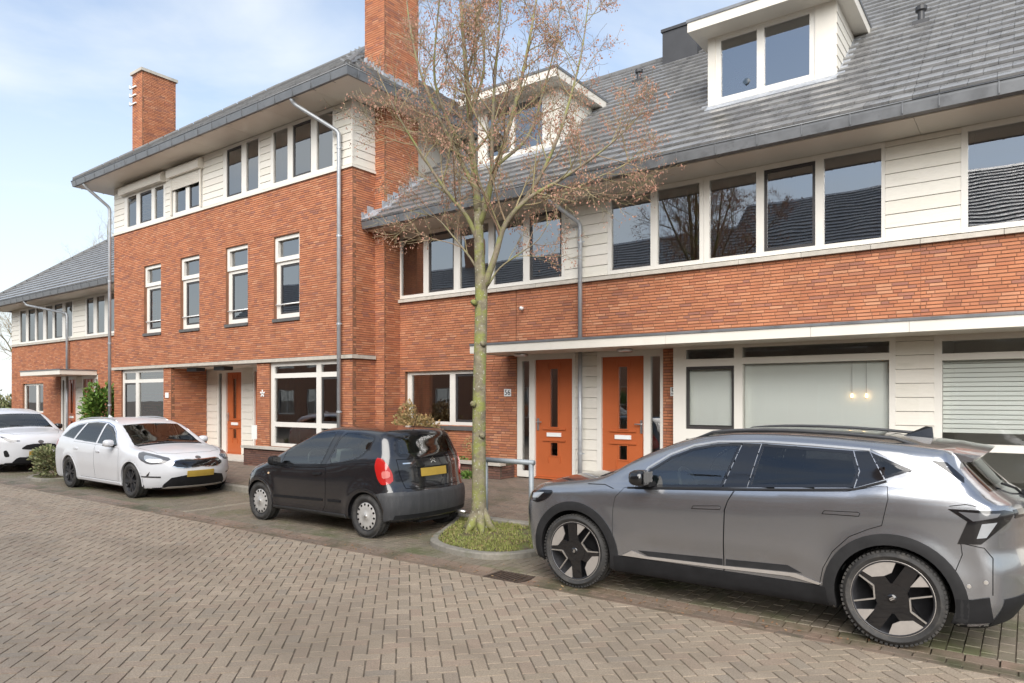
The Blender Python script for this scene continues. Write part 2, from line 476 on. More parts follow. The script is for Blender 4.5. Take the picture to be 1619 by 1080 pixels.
def plate(mb, fr, rect, holes, d, depth, outer=True, back=False):
    """flat plate with rectangular holes: front at d, sides going back by depth."""
    us = sorted({rect[0], rect[1], *[min(max(h[i], rect[0]), rect[1]) for h in holes for i in (0, 1)]})
    zs = sorted({rect[2], rect[3], *[min(max(h[i], rect[2]), rect[3]) for h in holes for i in (2, 3)]})
    nu, nz = len(us) - 1, len(zs) - 1
    sol = [[not in_holes((us[i] + us[i + 1]) / 2, (zs[j] + zs[j + 1]) / 2, holes) for j in range(nz)] for i in range(nu)]
    for i in range(nu):
        for j in range(nz):
            if not sol[i][j]:
                continue
            a, b, c_, e = us[i], us[i + 1], zs[j], zs[j + 1]
            mb.poly([fr.p(a, c_, d), fr.p(b, c_, d), fr.p(b, e, d), fr.p(a, e, d)])
            if back:
                mb.poly([fr.p(a, e, d - depth), fr.p(b, e, d - depth), fr.p(b, c_, d - depth), fr.p(a, c_, d - depth)])
            def solid(i2, j2):
                if 0 <= i2 < nu and 0 <= j2 < nz:
                    return sol[i2][j2]
                return not outer
            if not solid(i - 1, j): mb.poly([fr.p(a, c_, d - depth), fr.p(a, c_, d), fr.p(a, e, d), fr.p(a, e, d - depth)])
            if not solid(i + 1, j): mb.poly([fr.p(b, c_, d), fr.p(b, c_, d - depth), fr.p(b, e, d - depth), fr.p(b, e, d)])
            if not solid(i, j - 1): mb.poly([fr.p(a, c_, d - depth), fr.p(b, c_, d - depth), fr.p(b, c_, d), fr.p(a, c_, d)])
            if not solid(i, j + 1): mb.poly([fr.p(a, e, d), fr.p(b, e, d), fr.p(b, e, d - depth), fr.p(a, e, d - depth)])

COURSE, BRICK_L, JOINT = 0.05, 0.205, 0.004
def brick_face(acc, fr, rect, holes=(), course=COURSE, d=0.0, phase=0.0):
    """collect bricks of one wall face in acc (lists of c, ux, uy, uz)."""
    u0, u1, z0, z1 = rect
    U = np.array(fr.U); N = np.array(fr.N); O = np.array(fr.O)
    k0 = int(math.floor(z0 / course + 1e-6)); k1 = int(math.ceil(z1 / course - 1e-6))
    for k in range(k0, k1):
        a = max(z0, k * course); b = min(z1, (k + 1) * course)
        if b - a < 0.012:
            continue
        zc = (a + b) / 2
        cuts = sorted([(h[0], h[1]) for h in holes if h[2] < zc < h[3]])
        segs, cur = [], u0
        for c0, c1 in cuts:
            if c0 > cur: segs.append((cur, min(c0, u1)))
            cur = max(cur, c1)
        if cur < u1: segs.append((cur, u1))
        for s0, s1 in segs:
            st = s0 - random.random() * BRICK_L * 0.9 if (k % 2) else s0 - (0.5 + random.random() * 0.4) * BRICK_L
            u = st
            while u < s1:
                ln = BRICK_L if random.random() < 0.85 else BRICK_L * 0.5
                e0, e1 = max(u + JOINT / 2, s0), min(u + ln - JOINT / 2 + 0.0, s1)
                u += ln
                if e1 - e0 < 0.02:
                    continue
                jit = random.uniform(-0.0015, 0.0015)
                acc[0].append(O + U * (e0 + e1) / 2 + N * (d - 0.012 + jit) + np.array((0, 0, zc + random.uniform(-.0015, .0015))))
                acc[1].append(U * (e1 - e0) / 2)
                acc[2].append(np.array((0, 0, (b - a) / 2 - 0.0052)))
                acc[3].append(N * 0.012)
def brick_build(acc, name, mat, parent):
    if not acc[0]:
        return None
    a = [np.array(x) for x in acc]
    me = boxes_mesh(name, a[0], a[1], a[2], a[3], drop_bottom=True, taper=0.0025)
    return mesh_obj(name, me, mat, parent, kind='stuff')
def acc4():
    return ([], [], [], [])

def brick_wall(parent, faces, bricks='brick', mortar='mortar', depth=0.10):
    """faces: list of (frame, rect, holes)."""
    acc = acc4(); mb = MB()
    for fr, rect, holes in faces:
        brick_face(acc, fr, rect, holes)
        plate(mb, fr, rect, holes, -0.0075, depth)
    mb.build('wall', mortar, parent)
    brick_build(acc, 'brick', bricks, parent)

def window(parent, fr, rect, panes, d=-0.06, depth=0.07, frame='white_frame', glass='glass', sash=(), name='window', gd=0.035, bar=None):
    """frame plate with holes for panes, each pane a sub-part.  sash: indices of panes with a dark opening sash."""
    mb = MB()
    plate(mb, fr, rect, [p[:4] for p in panes], d, depth, back=True)
    w = mb.build(name, frame, parent)
    for i, p in enumerate(panes):
        a, b, c_, e = p[:4]
        if i in sash:
            sm = MB()
            plate(sm, fr, (a, b, c_, e), [(a + .045, b - .045, c_ + .05, e - .05)], d - 0.02, 0.04, back=True)
            sm.build('sash', 'dark_sash', w)
        g = MB()
        g.poly([fr.p(a, c_, d - gd), fr.p(b, c_, d - gd), fr.p(b, e, d - gd), fr.p(a, e, d - gd)])
        g.build('pane', glass, w)
    return w

def boards(parent, fr, rect, pitch=0.19, mat='cream_board', d=0.0, name='board', z_from=None):
    """weatherboards, each a part: a wedge with its lower edge proud."""
    u0, u1, z0, z1 = rect
    z = z0 if z_from is None else z_from
    while z < z1 - 0.02:
        a, b = max(z, z0), min(z + pitch, z1)
        if b - a > 0.02:
            mb = MB()
            mb.v = [fr.p(u0, a + .004, d - .03), fr.p(u1, a + .004, d - .03), fr.p(u1, a + .004, d + .006), fr.p(u0, a + .004, d + .006),
                    fr.p(u0, b - .002, d - .03), fr.p(u1, b - .002, d - .03), fr.p(u1, b - .002, d - .008), fr.p(u0, b - .002, d - .008)]
            mb.f = [tuple(q) for q in BOXQ]
            mb.build(name, mat, parent)
        z += pitch

def curtain_mesh(fr, u0, u1, z0, z1, d, amp=0.03, n=None):
    mb = MB()
    n = n or max(6, int((u1 - u0) / 0.025))
    ph = random.random() * 6
    for i in range(n + 1):
        u = u0 + (u1 - u0) * i / n
        dd = d + amp * math.sin(ph + i * 0.9) + amp * .4 * math.sin(i * .37)
        mb.v += [fr.p(u, z0, dd), fr.p(u, z1, d + (dd - d) * .7)]
    for i in range(n):
        mb.f.append((2 * i, 2 * i + 2, 2 * i + 3, 2 * i + 1))
    return mb
def slats_mesh(fr, u0, u1, z0, z1, d, pitch=0.035, tilt=0.6, width=0.030):
    mb = MB()
    z = z1
    dz, dn = width / 2 * math.sin(tilt), width / 2 * math.cos(tilt)
    while z > z0:
        mb.poly([fr.p(u0, z - dz, d + dn), fr.p(u1, z - dz, d + dn), fr.p(u1, z + dz, d - dn), fr.p(u0, z + dz, d - dn)])
        z -= pitch
    for u in (u0 + .12, u1 - .12):
        mb.poly([fr.p(u, z0, d + dn + .002), fr.p(u + .004, z0, d + dn + .002), fr.p(u + .004, z1, d + dn + .002), fr.p(u, z1, d + dn + .002)])
    return mb

def room(parent, fr, rect, d0, depth, name='room'):
    """five inward faces behind a wall."""
    u0, u1, z0, z1 = rect
    e = d0 - depth
    mb = MB()
    mb.poly([fr.p(u0, z0, e), fr.p(u1, z0, e), fr.p(u1, z1, e), fr.p(u0, z1, e)])
    mb.poly([fr.p(u0, z0, d0), fr.p(u0, z0, e), fr.p(u0, z1, e), fr.p(u0, z1, d0)])
    mb.poly([fr.p(u1, z0, e), fr.p(u1, z0, d0), fr.p(u1, z1, d0), fr.p(u1, z1, e)])
    mb.poly([fr.p(u0, z1, e), fr.p(u1, z1, e), fr.p(u1, z1, d0), fr.p(u0, z1, d0)])
    mb.poly([fr.p(u0, z0, d0), fr.p(u1, z0, d0), fr.p(u1, z0, e), fr.p(u0, z0, e)])
    return mb.build(name, 'interior', parent)

TILE_ME = None
TW, TE = 0.30, 0.277
def roof_tiles(parent, O, U, V, length, nrows, inside, mat='roof_tile', n_single=300, back=True):
    """rows of flat interlocking tiles.  O lower corner, U along the eave, V up the slope (unit vectors)."""
    global TILE_ME
    O, U, V = Vector(O), Vector(U).normalized(), Vector(V).normalized()
    Nn = U.cross(V).normalized()
    if Nn.z < 0: Nn = -Nn
    tilt = math.atan2(0.038, TE)
    Vt = (V * math.cos(tilt) - Nn * math.sin(tilt)).normalized()
    Nt = (Nn * math.cos(tilt) + V * math.sin(tilt)).normalized()
    spots = []
    for r_ in range(nrows):
        off = 0.0 if r_ % 2 == 0 else TW / 2
        u = -TW + off
        while u < length:
            c0, c1 = max(0, u), min(length, u + TW)
            if c1 - c0 > 0.04 and inside((c0 + c1) / 2, (r_ + .5) * TE):
                uc, vc = (c0 + c1) / 2, r_ * TE + 0.165
                p = O + U * uc + V * vc + Nn * (0.030 + random.uniform(0, .003))
                spots.append((in_view(p), p, c1 - c0))
            u += TW
    spots.sort(key=lambda s: -s[0])
    if TILE_ME is None:
        mb = MB(); mb.box((-.5, -0.5, -.5), (.5, .5, .5))
        # bevel the lower front edge a little
        mb.v[4] = (-.5, -.485, .5); mb.v[5] = (.5, -.485, .5)
        TILE_ME = bpy.data.meshes.new('tile'); TILE_ME.from_pydata(mb.v, [], mb.f); TILE_ME.materials.append(MATS[mat])
    bx = U.cross(Vt)
    up = Nt if bx.dot(Nt) > 0 else -Nt
    for sc, p, w in spots[:n_single]:
        o = bpy.data.objects.new('tile', TILE_ME); COL.objects.link(o)
        wob = random.uniform(-.004, .004)
        m = Matrix.Identity(4)
        a, b, c_ = U * (w - .005), Vt * 0.33, Nt * 0.034
        for i in range(3):
            m[i][0], m[i][1], m[i][2], m[i][3] = a[i], b[i], c_[i], p[i]
        o.matrix_world = m
        o.parent = parent
        bb = BASE.get(parent.name)
        if bb is not None: o.matrix_parent_inverse = Matrix.Translation(-Vector(bb))
    rest = spots[n_single:]
    if rest:
        c = np.array([tuple(s[1]) for s in rest]); w = np.array([s[2] for s in rest])[:, None]
        me = boxes_mesh('roof_tiles', c, np.array(U)[None] * (w - .004) / 2, np.repeat(np.array(Vt)[None] * .165, len(c), 0), np.repeat(np.array(Nt)[None] * .017, len(c), 0))
        mesh_obj('roof_tiles', me, mat, parent, kind='stuff')
# ------------------------------------------------------------------ ground, road, parking lane, pavement
gm = MB(); gm.poly([(-420, -300, -0.05), (300, -300, -0.05), (300, 420, -0.05), (-420, 420, -0.05)])
structure(gm.build('ground', 'far_ground'))

T_EDGE = 5.72      # road meets the gutter course
T_BAY = 6.08       # gutter course meets the parking lane
T_KERB = 8.02      # kerb face

def clip_poly(pts, axis, lim, keep_less=True):
    out = []
    for i in range(len(pts)):
        a, b = pts[i], pts[(i + 1) % len(pts)]
        ia = (a[axis] <= lim) == keep_less; ib = (b[axis] <= lim) == keep_less
        if ia: out.append(a)
        if ia != ib:
            t = (lim - a[axis]) / (b[axis] - a[axis])
            out.append((a[0] + (b[0] - a[0]) * t, a[1] + (b[1] - a[1]) * t))
    return out

def paver_polys_mesh(name, polys, zf, mat, parent, single=0, inset=0.004, drop=0.014, zj=0.0014, kind='stuff'):
    """polys: 2D outlines.  Each becomes a chamfered stone; the ones largest in view are objects of their own."""
    sc = []
    for p in polys:
        cx = sum(q[0] for q in p) / len(p); cy = sum(q[1] for q in p) / len(p)
        sc.append((in_view((cx, cy, zf(cx, cy)), m=0) * (1 if len(p) == 4 else .3), p, cx, cy))
    sc.sort(key=lambda s: -s[0])
    def stone(mb, p, cx, cy, rel=False):
        n = len(p)
        dz = random.uniform(-zj, zj); tx = random.uniform(-.012, .012); ty = random.uniform(-.012, .012)
        top, bot = [], []
        for x, y in p:
            dx, dy = x - cx, y - cy
            L_ = math.hypot(dx, dy) or 1
            ix, iy = x - dx / L_ * inset * 1.4, y - dy / L_ * inset * 1.4
            z = zf(ix, iy) + dz + tx * dx + ty * dy
            top.append((ix, iy, z)); bot.append((x, y, z - drop))
        b = len(mb.v)
        mb.v += top + bot
        mb.f.append(tuple(b + i for i in range(n)))
        for i in range(n):
            j = (i + 1) % n
            mb.f.append((b + n + i, b + n + j, b + j, b + i))
    for s, p, cx, cy in sc[:single]:
        mb = MB(); stone(mb, p, cx, cy)
        mb.v = [(x - cx, y - cy, z - zf(cx, cy)) for x, y, z in mb.v]
        o = mb.build(name, mat, parent)
        o.location = (cx, cy, zf(cx, cy))
    mb = MB()
    for s, p, cx, cy in sc[single:]:
        stone(mb, p, cx, cy)
    mb.build(name + 's' if single else name, mat, parent, kind=kind)

# road bed with herringbone clinkers laid at 45 degrees
def road_z(x, y):
    return 0.0
rb = MB(); rb.poly([(-60, -6, -0.009), (9, -6, -0.009), (9, T_EDGE + .05, -0.009), (-60, T_EDGE + .05, -0.009)])
road = structure(rb.build('road', 'joint_sand'))
c = 0.1055; j = 0.0034
r2 = math.sqrt(.5)
polys = []
for a in range(-360, 200):
    for b in range(-360, 200):
        m4 = (a - b) % 4
        if m4 == 0: rect = (a * c + j, (a + 2) * c - j, b * c + j, (b + 1) * c - j)
        elif m4 == 3: rect = (a * c + j, (a + 1) * c - j, b * c + j, (b + 2) * c - j)
        else: continue
        mx, my = (rect[0] + rect[1]) / 2, (rect[2] + rect[3]) / 2
        X, Y = (mx - my) * r2 - 0.3, (mx + my) * r2 + 0.2
        if not (-30 < X < 3.5 and -2.2 < Y < T_EDGE + .15): continue
        if X < -12 and Y < 0.5: continue
        p = [((q[0] - q[1]) * r2 - 0.3, (q[0] + q[1]) * r2 + 0.2) for q in ((rect[0], rect[2]), (rect[1], rect[2]), (rect[1], rect[3]), (rect[0], rect[3]))]
        if max(q[1] for q in p) > T_EDGE:
            p = clip_poly(p, 1, T_EDGE - .003)
            if len(p) < 3: continue
            ar = abs(sum(p[i][0] * p[(i + 1) % len(p)][1] - p[(i + 1) % len(p)][0] * p[i][1] for i in range(len(p)))) / 2
            if ar < 0.0012: continue
        polys.append(p)
paver_polys_mesh('paving_brick', polys, road_z, 'paver', road, single=300)

def course_polys(s0, s1, t0, t1, rows, ln, off=0.5, g=0.003):
    out = []
    h = (t1 - t0) / rows
    for r_ in range(rows):
        s = s0 - (ln * off if r_ % 2 else 0)
        while s < s1:
            a, b = max(s, s0), min(s + ln, s1)
            if b - a > .03: out.append([(a + g, t0 + r_ * h + g), (b - g, t0 + r_ * h + g), (b - g, t0 + (r_ + 1) * h - g), (a + g, t0 + (r_ + 1) * h - g)])
            s += ln
    return out

# gutter course (three rows laid lengthwise, slightly dished)
gb = MB(); gb.poly([(-60, T_EDGE, -0.034), (9, T_EDGE, -0.034), (9, T_BAY, -0.034), (-60, T_BAY, -0.034)])
gut = structure(gb.build('gutter_course', 'joint_sand'))
def gut_z(x, y):
    return -0.022 * (1 - abs((y - (T_EDGE + T_BAY) / 2) / ((T_BAY - T_EDGE) / 2)))
DRAIN = (-4.62, -4.16)
gp = course_polys(-32, DRAIN[0], T_EDGE, T_BAY, 3, 0.21) + course_polys(DRAIN[1], 3.5, T_EDGE, T_BAY, 3, 0.21)
paver_polys_mesh('paving_brick', gp, gut_z, 'paver_gutter', gut, single=120)

# parking lane: stretcher bond across, light dividing row
lb = MB(); lb.poly([(-60, T_BAY, -0.012), (9, T_BAY, -0.012), (9, T_KERB + .02, -0.012), (-60, T_KERB + .02, -0.012)])
lane = structure(lb.build('parking_lane', 'joint_sand'))
lp = [[(y, x) for x, y in p][::-1] for p in course_polys(T_BAY, T_KERB, -24, 3.5, 261, 0.21)]
LINE_S = -11.1
light = [p for p in lp if LINE_S - .11 < (p[0][0] + p[1][0] + p[2][0]) / 3 < LINE_S + .0]
lp = [p for p in lp if p not in light]
def flat_z(x, y): return 0.0
paver_polys_mesh('paving_brick', lp, flat_z, 'paver_bay', lane, single=150)
paver_polys_mesh('dividing_brick', light, flat_z, 'paver_light', lane, single=len(light) - 1)

# pavement rising gently to the doorsteps
def walk_z(x, y):
    t = (y - T_KERB) / (9.9 - T_KERB)
    return 0.115 + 0.165 * min(1.0, max(0.0, t)) + 0.02 * min(1, max(0, y - 9.9))
wb = MB()
for y0, y1 in ((T_KERB + .1, 9.9), (9.9, 11.5)):
    wb.poly([(-60, y0, walk_z(0, y0) - .012), (9, y0, walk_z(0, y0) - .012), (9, y1, walk_z(0, y1) - .012), (-60, y1, walk_z(0, y1) - .012)])
walk = structure(wb.build('pavement', 'joint_sand'))
wp = course_polys(-36, 3.5, T_KERB + .14, 11.3, 30, 0.21)
paver_polys_mesh('paving_brick', wp, walk_z, 'paver_walk', walk, single=200)

# kerb stones along the pavement
kerb = MB(); kerb.box((-60, T_KERB + .012, -.05), (9, T_KERB + .128, .06))
kerb = structure(kerb.build('kerb', 'mortar_dark'))
s = -36.0
KP = [(T_KERB, -.06), (T_KERB + .012, .095), (T_KERB + .03, .115), (T_KERB + .135, .117), (T_KERB + .135, -.06)]
while s < 3.5:
    KM = MB(); KM.extrude_profile(KP, 'X', s + .004, s + .996)
    KM.build('kerb_stone', 'kerb', kerb)
    s += 1.0

# drain grate in the gutter course
dr = thing('drain_grate', 'rusty iron street drain grate set in the gutter by the tree island', 'drain', ((DRAIN[0] + DRAIN[1]) / 2, (T_EDGE + T_BAY) / 2, -.02))
mb = MB(); fr_g = .035
mb.box((DRAIN[0], T_EDGE + .02, -.034), (DRAIN[1], T_EDGE + .055, -.004)); mb.box((DRAIN[0], T_BAY - .055, -.034), (DRAIN[1], T_BAY - .02, -.004))
mb.box((DRAIN[0], T_EDGE + .055, -.034), (DRAIN[0] + fr_g, T_BAY - .055, -.004)); mb.box((DRAIN[1] - fr_g, T_EDGE + .055, -.034), (DRAIN[1], T_BAY - .055, -.004))
mb.build('frame', 'iron', dr)
nb = 8
for i in range(nb):
    x = DRAIN[0] + fr_g + (i + .5) * (DRAIN[1] - DRAIN[0] - 2 * fr_g) / nb
    MB().box((x - .013, T_EDGE + .055, -.033), (x + .013, T_BAY - .055, -.008)).build('grate_bar', 'iron', dr)
MB().box((DRAIN[0] + fr_g, T_EDGE + .055, -.0335), (DRAIN[1] - fr_g, T_BAY - .055, -.0333)).build('sump', 'roof_under', dr)

# ------------------------------------------------------------------ buildings
TF = 11.21                    # facade of the low terraces
FRT = Frame2((0, TF, 0), (1, 0, 0), (0, -1, 0))
Z_FL = 0.32

def sp(mb, x0, x1, y0, y1, z0, z1):
    return mb.box((min(x0, x1), min(y0, y1), z0), (max(x0, x1), max(y0, y1), z1))

def house_door(parent, s0, s1, z0, z1, t, handle_left=True, color='door_orange'):
    """orange front door with slot lights, letter plate, mouldings and handle."""
    w = s1 - s0
    cx = (s0 + s1) / 2
    sl = 0.085
    f = Frame2((0, t, 0), (1, 0, 0), (0, -1, 0))
    holes = [(cx - sl, cx + sl, z0 + .97, z0 + 2.08), (cx - sl * .95, cx + sl * .95, z0 + .42, z0 + .67)]
    mb = MB(); plate(mb, f, (s0, s1, z0 + .005, z1), holes, 0, .045, back=True)
    d = mb.build('door', color, parent)
    for h in holes:
        g = MB(); g.poly([f.p(h[0], h[2], -.02), f.p(h[1], h[2], -.02), f.p(h[1], h[3], -.02), f.p(h[0], h[3], -.02)])
        g.build('pane', 'glass', d)
        m = MB(); plate(m, f, (h[0] - .02, h[1] + .02, h[2] - .02, h[3] + .02), [h], .012, .011)
        m.build('glazing_bead', color, d)
    for zz in (z0 + .93, z0 + .71):
        MB().box((cx - .26, t - .028, zz - .013), (cx + .26, t - .001, zz + .013)).build('moulding', color, d)
    for sx in (-1, 1):
        m = MB(); m.box((cx + sx * .13 - .01, t - .015, z0 + 2.06), (cx + sx * .13 + .01, t - .001, z0 + 2.2)); m.build('moulding', color, d)
        m = MB(); m.box((cx + sx * .13 - .01, t - .015, z0 + .28), (cx + sx * .13 + .01, t - .001, z0 + .42)); m.build('moulding', color, d)
    MB().box((cx - .16, t - .022, z0 + .785), (cx + .16, t - .001, z0 + .86)).build('letter_plate', 'plate_white', d)
    hx = s0 + .055 if handle_left else s1 - .055
    m = MB(); m.box((hx - .022, t - .014, z0 + .90), (hx + .022, t - .001, z0 + 1.13))
    m.tube([(hx, t - .012, z0 + 1.06), (hx, t - .06, z0 + 1.06), (hx + (.11 if handle_left else -.11), t - .06, z0 + 1.06)], .011, 8)
    m.build('door_handle', 'steel', d)
    MB().box((s0 - .005, t - .05, z0 - .03), (s1 + .005, t + .05, z0 + .002)).build('door_sill', color, parent)
    return d

def entrance(parent, s_list, z0, z1, t, flip):
    """frame with sidelight and door.  s_list: frame left, glass left, glass right, leaf left, leaf right, frame right."""
    a, g0, g1, d0, d1, b = s_list
    f = Frame2((0, t, 0), (1, 0, 0), (0, -1, 0))
    holes = [(g0, g1, z0 + .10, z1 - .08), (d0, d1, z0 - .02, z1 - .06)]
    mb = MB(); plate(mb, f, (min(a, b), max(a, b), z0 - .02, z1 + .06), holes, .0, .10, back=True)
    fr_ = mb.build('door_frame', 'white_frame', parent)
    g = MB(); g.poly([f.p(g0, z0 + .1, -.04), f.p(g1, z0 + .1, -.04), f.p(g1, z1 - .08, -.04), f.p(g0, z1 - .08, -.04)])
    g.build('pane', 'glass', fr_)
    house_door(parent, d0 + .003, d1 - .003, z0, z1 - .062, t + .045, handle_left=not flip)

def number_plate(parent, s, z, t, txt):
    h = .145; w = .17
    p = MB().box((s - w / 2, t - .012, z - h / 2), (s + w / 2, t + .0, z + h / 2)).build('number_plate', 'plate_white', parent)
    cu = bpy.data.curves.new('number', 'FONT'); cu.body = txt; cu.size = .15; cu.align_x = 'CENTER'; cu.align_y = 'CENTER'; cu.extrude = .0012
    tmp = bpy.data.objects.new('number', cu); COL.objects.link(tmp)
    me = bpy.data.meshes.new_from_object(tmp.evaluated_get(bpy.context.evaluated_depsgraph_get()))
    bpy.data.objects.remove(tmp)
    me.transform(Matrix.Translation((s, t - .0145, z)) @ Matrix.Rotation(R(90), 4, 'X'))
    me.materials.clear()
    mesh_obj('number', me, 'ink', p)

def lamp_disc(parent, x, y, z, r_=.14):
    m = MB(); m.lathe([(0.001, z - .06), (r_ * .8, z - .055), (r_, z - .035), (r_, z - .012), (r_ * .7, z)], (x, y, 0), 'Z', 24)
    m.build('porch_lamp', 'steel', parent, smooth=True)

def gutter(parent, s0, s1, t_out, z_bot, brackets=True, axis='X', wid=.16, ht=.165, sgn=1, mitre=(0, 0)):
    """box gutter with a rolled bead; axis X runs along the facade, axis Y along a return (sgn: outward direction)."""
    if axis == 'X':
        pr = [(t_out + .03, z_bot), (t_out + .005, z_bot + ht * .75), (t_out, z_bot + ht), (t_out + .012, z_bot + ht), (t_out + .018, z_bot + ht * .72), (t_out + .04, z_bot + .014), (t_out + wid - .01, z_bot + .014), (t_out + wid - .01, z_bot + ht), (t_out + wid, z_bot + ht), (t_out + wid, z_bot)]
        n = len(pr); mb = MB()
        for e, aa in ((0, s0), (1, s1)):
            for y, z in pr:
                mb.v.append((aa + mitre[e] * (y - t_out), y, z))
        bead = MB().tube([(s0, t_out - .002, z_bot + ht), (s1, t_out - .002, z_bot + ht)], .011, 8)
    else:
        pr = [(0 - .03, z_bot), (-.005, z_bot + ht * .75), (0, z_bot + ht), (-.012, z_bot + ht), (-.018, z_bot + ht * .72), (-.04, z_bot + .014), (-wid + .01, z_bot + .014), (-wid + .01, z_bot + ht), (-wid, z_bot + ht), (-wid, z_bot)]
        n = len(pr); mb = MB()
        for e, aa in ((0, s0), (1, s1)):
            for x, z in pr:
                mb.v.append((t_out + sgn * x, aa + mitre[e] * (-x), z))
        bead = MB().tube([(t_out + sgn * .002, s0, z_bot + ht), (t_out + sgn * .002, s1, z_bot + ht)], .011, 8)
    for k in range(n):
        k2 = (k + 1) % n
        mb.f.append((k, k2, n + k2, n + k))
    mb.f.append(tuple(range(n))); mb.f.append(tuple(range(2 * n - 1, n - 1, -1)))
    g = mb.build('gutter', 'zinc', parent)
    bead.build('gutter_bead', 'zinc', g, smooth=True)
    if brackets:
        a = min(s0, s1) + .3
        while a < max(s0, s1) - .1:
            m = MB()
            if axis == 'X':
                m.obox((a, t_out + .004, z_bot + ht * .5), (.007, 0, 0), (0, .006, -.01), (0, -.008, ht * .45))
                m.box((a - .011, t_out + .02, z_bot - .005), (a + .011, t_out + wid, z_bot + .001))
            else:
                m.obox((t_out - sgn * .001, a, z_bot + ht * .55), (0, .011, 0), (sgn * -.008, 0, -.02), (sgn * .004, 0, ht * .5))
            m.build('gutter_bracket', 'zinc', g)
            a += .62
    return g

def downpipe(parent, pts, r_=.04):
    # round the elbows
    P = [Vector(p) for p in pts]; out = [P[0]]
    for i in range(1, len(P) - 1):
        d0 = (P[i - 1] - P[i]).normalized(); d1 = (P[i + 1] - P[i]).normalized()
        k = min(.09, (P[i - 1] - P[i]).length * .45, (P[i + 1] - P[i]).length * .45)
        for q in (0, .33, .67, 1):
            a = P[i] + d0 * k * (1 - q); b = P[i] + d1 * k * q
            out.append(a * (1 - q) + b * q)
    out.append(P[-1])
    pipe = MB().tube(out, r_, 12).build('downpipe', 'zinc_pipe', parent, smooth=True)
    top = P[-2] if len(P) > 2 else P[0]
    bot = P[-1]
    z = top.z - .35
    while z > bot.z + .3:
        m = MB(); m.lathe([(r_ + .002, z - .022), (r_ + .008, z - .02), (r_ + .008, z + .02), (r_ + .002, z + .022)], (bot.x, bot.y, 0), 'Z', 12)
        m.box((bot.x + r_, bot.y - .008, z - .008), (bot.x + r_ + .05, bot.y + .008, z + .008))
        m.build('pipe_clip', 'zinc_pipe', pipe)
        z -= 1.9
    return pipe

def soffit(parent, x0, x1, y0, y1, z, step=1.5):
    x = x0
    while x < x1 - .01:
        e = min(x + step, x1)
        MB().box((x + .003, y0, z), (e - .003, y1, z + .02)).build('soffit_panel', 'cream', parent)
        x = e
    return

# ---- the right-hand terrace: three houses
EAVE_T, EAVE_Z, PITCH = 10.40, 5.72, math.atan(.81)
RIDGE_T = 15.4
SLOPE = (RIDGE_T - EAVE_T) / math.cos(PITCH)
VSL = (0, math.cos(PITCH), math.sin(PITCH))
def roof_at(t):
    return EAVE_Z + (t - EAVE_T) * .81

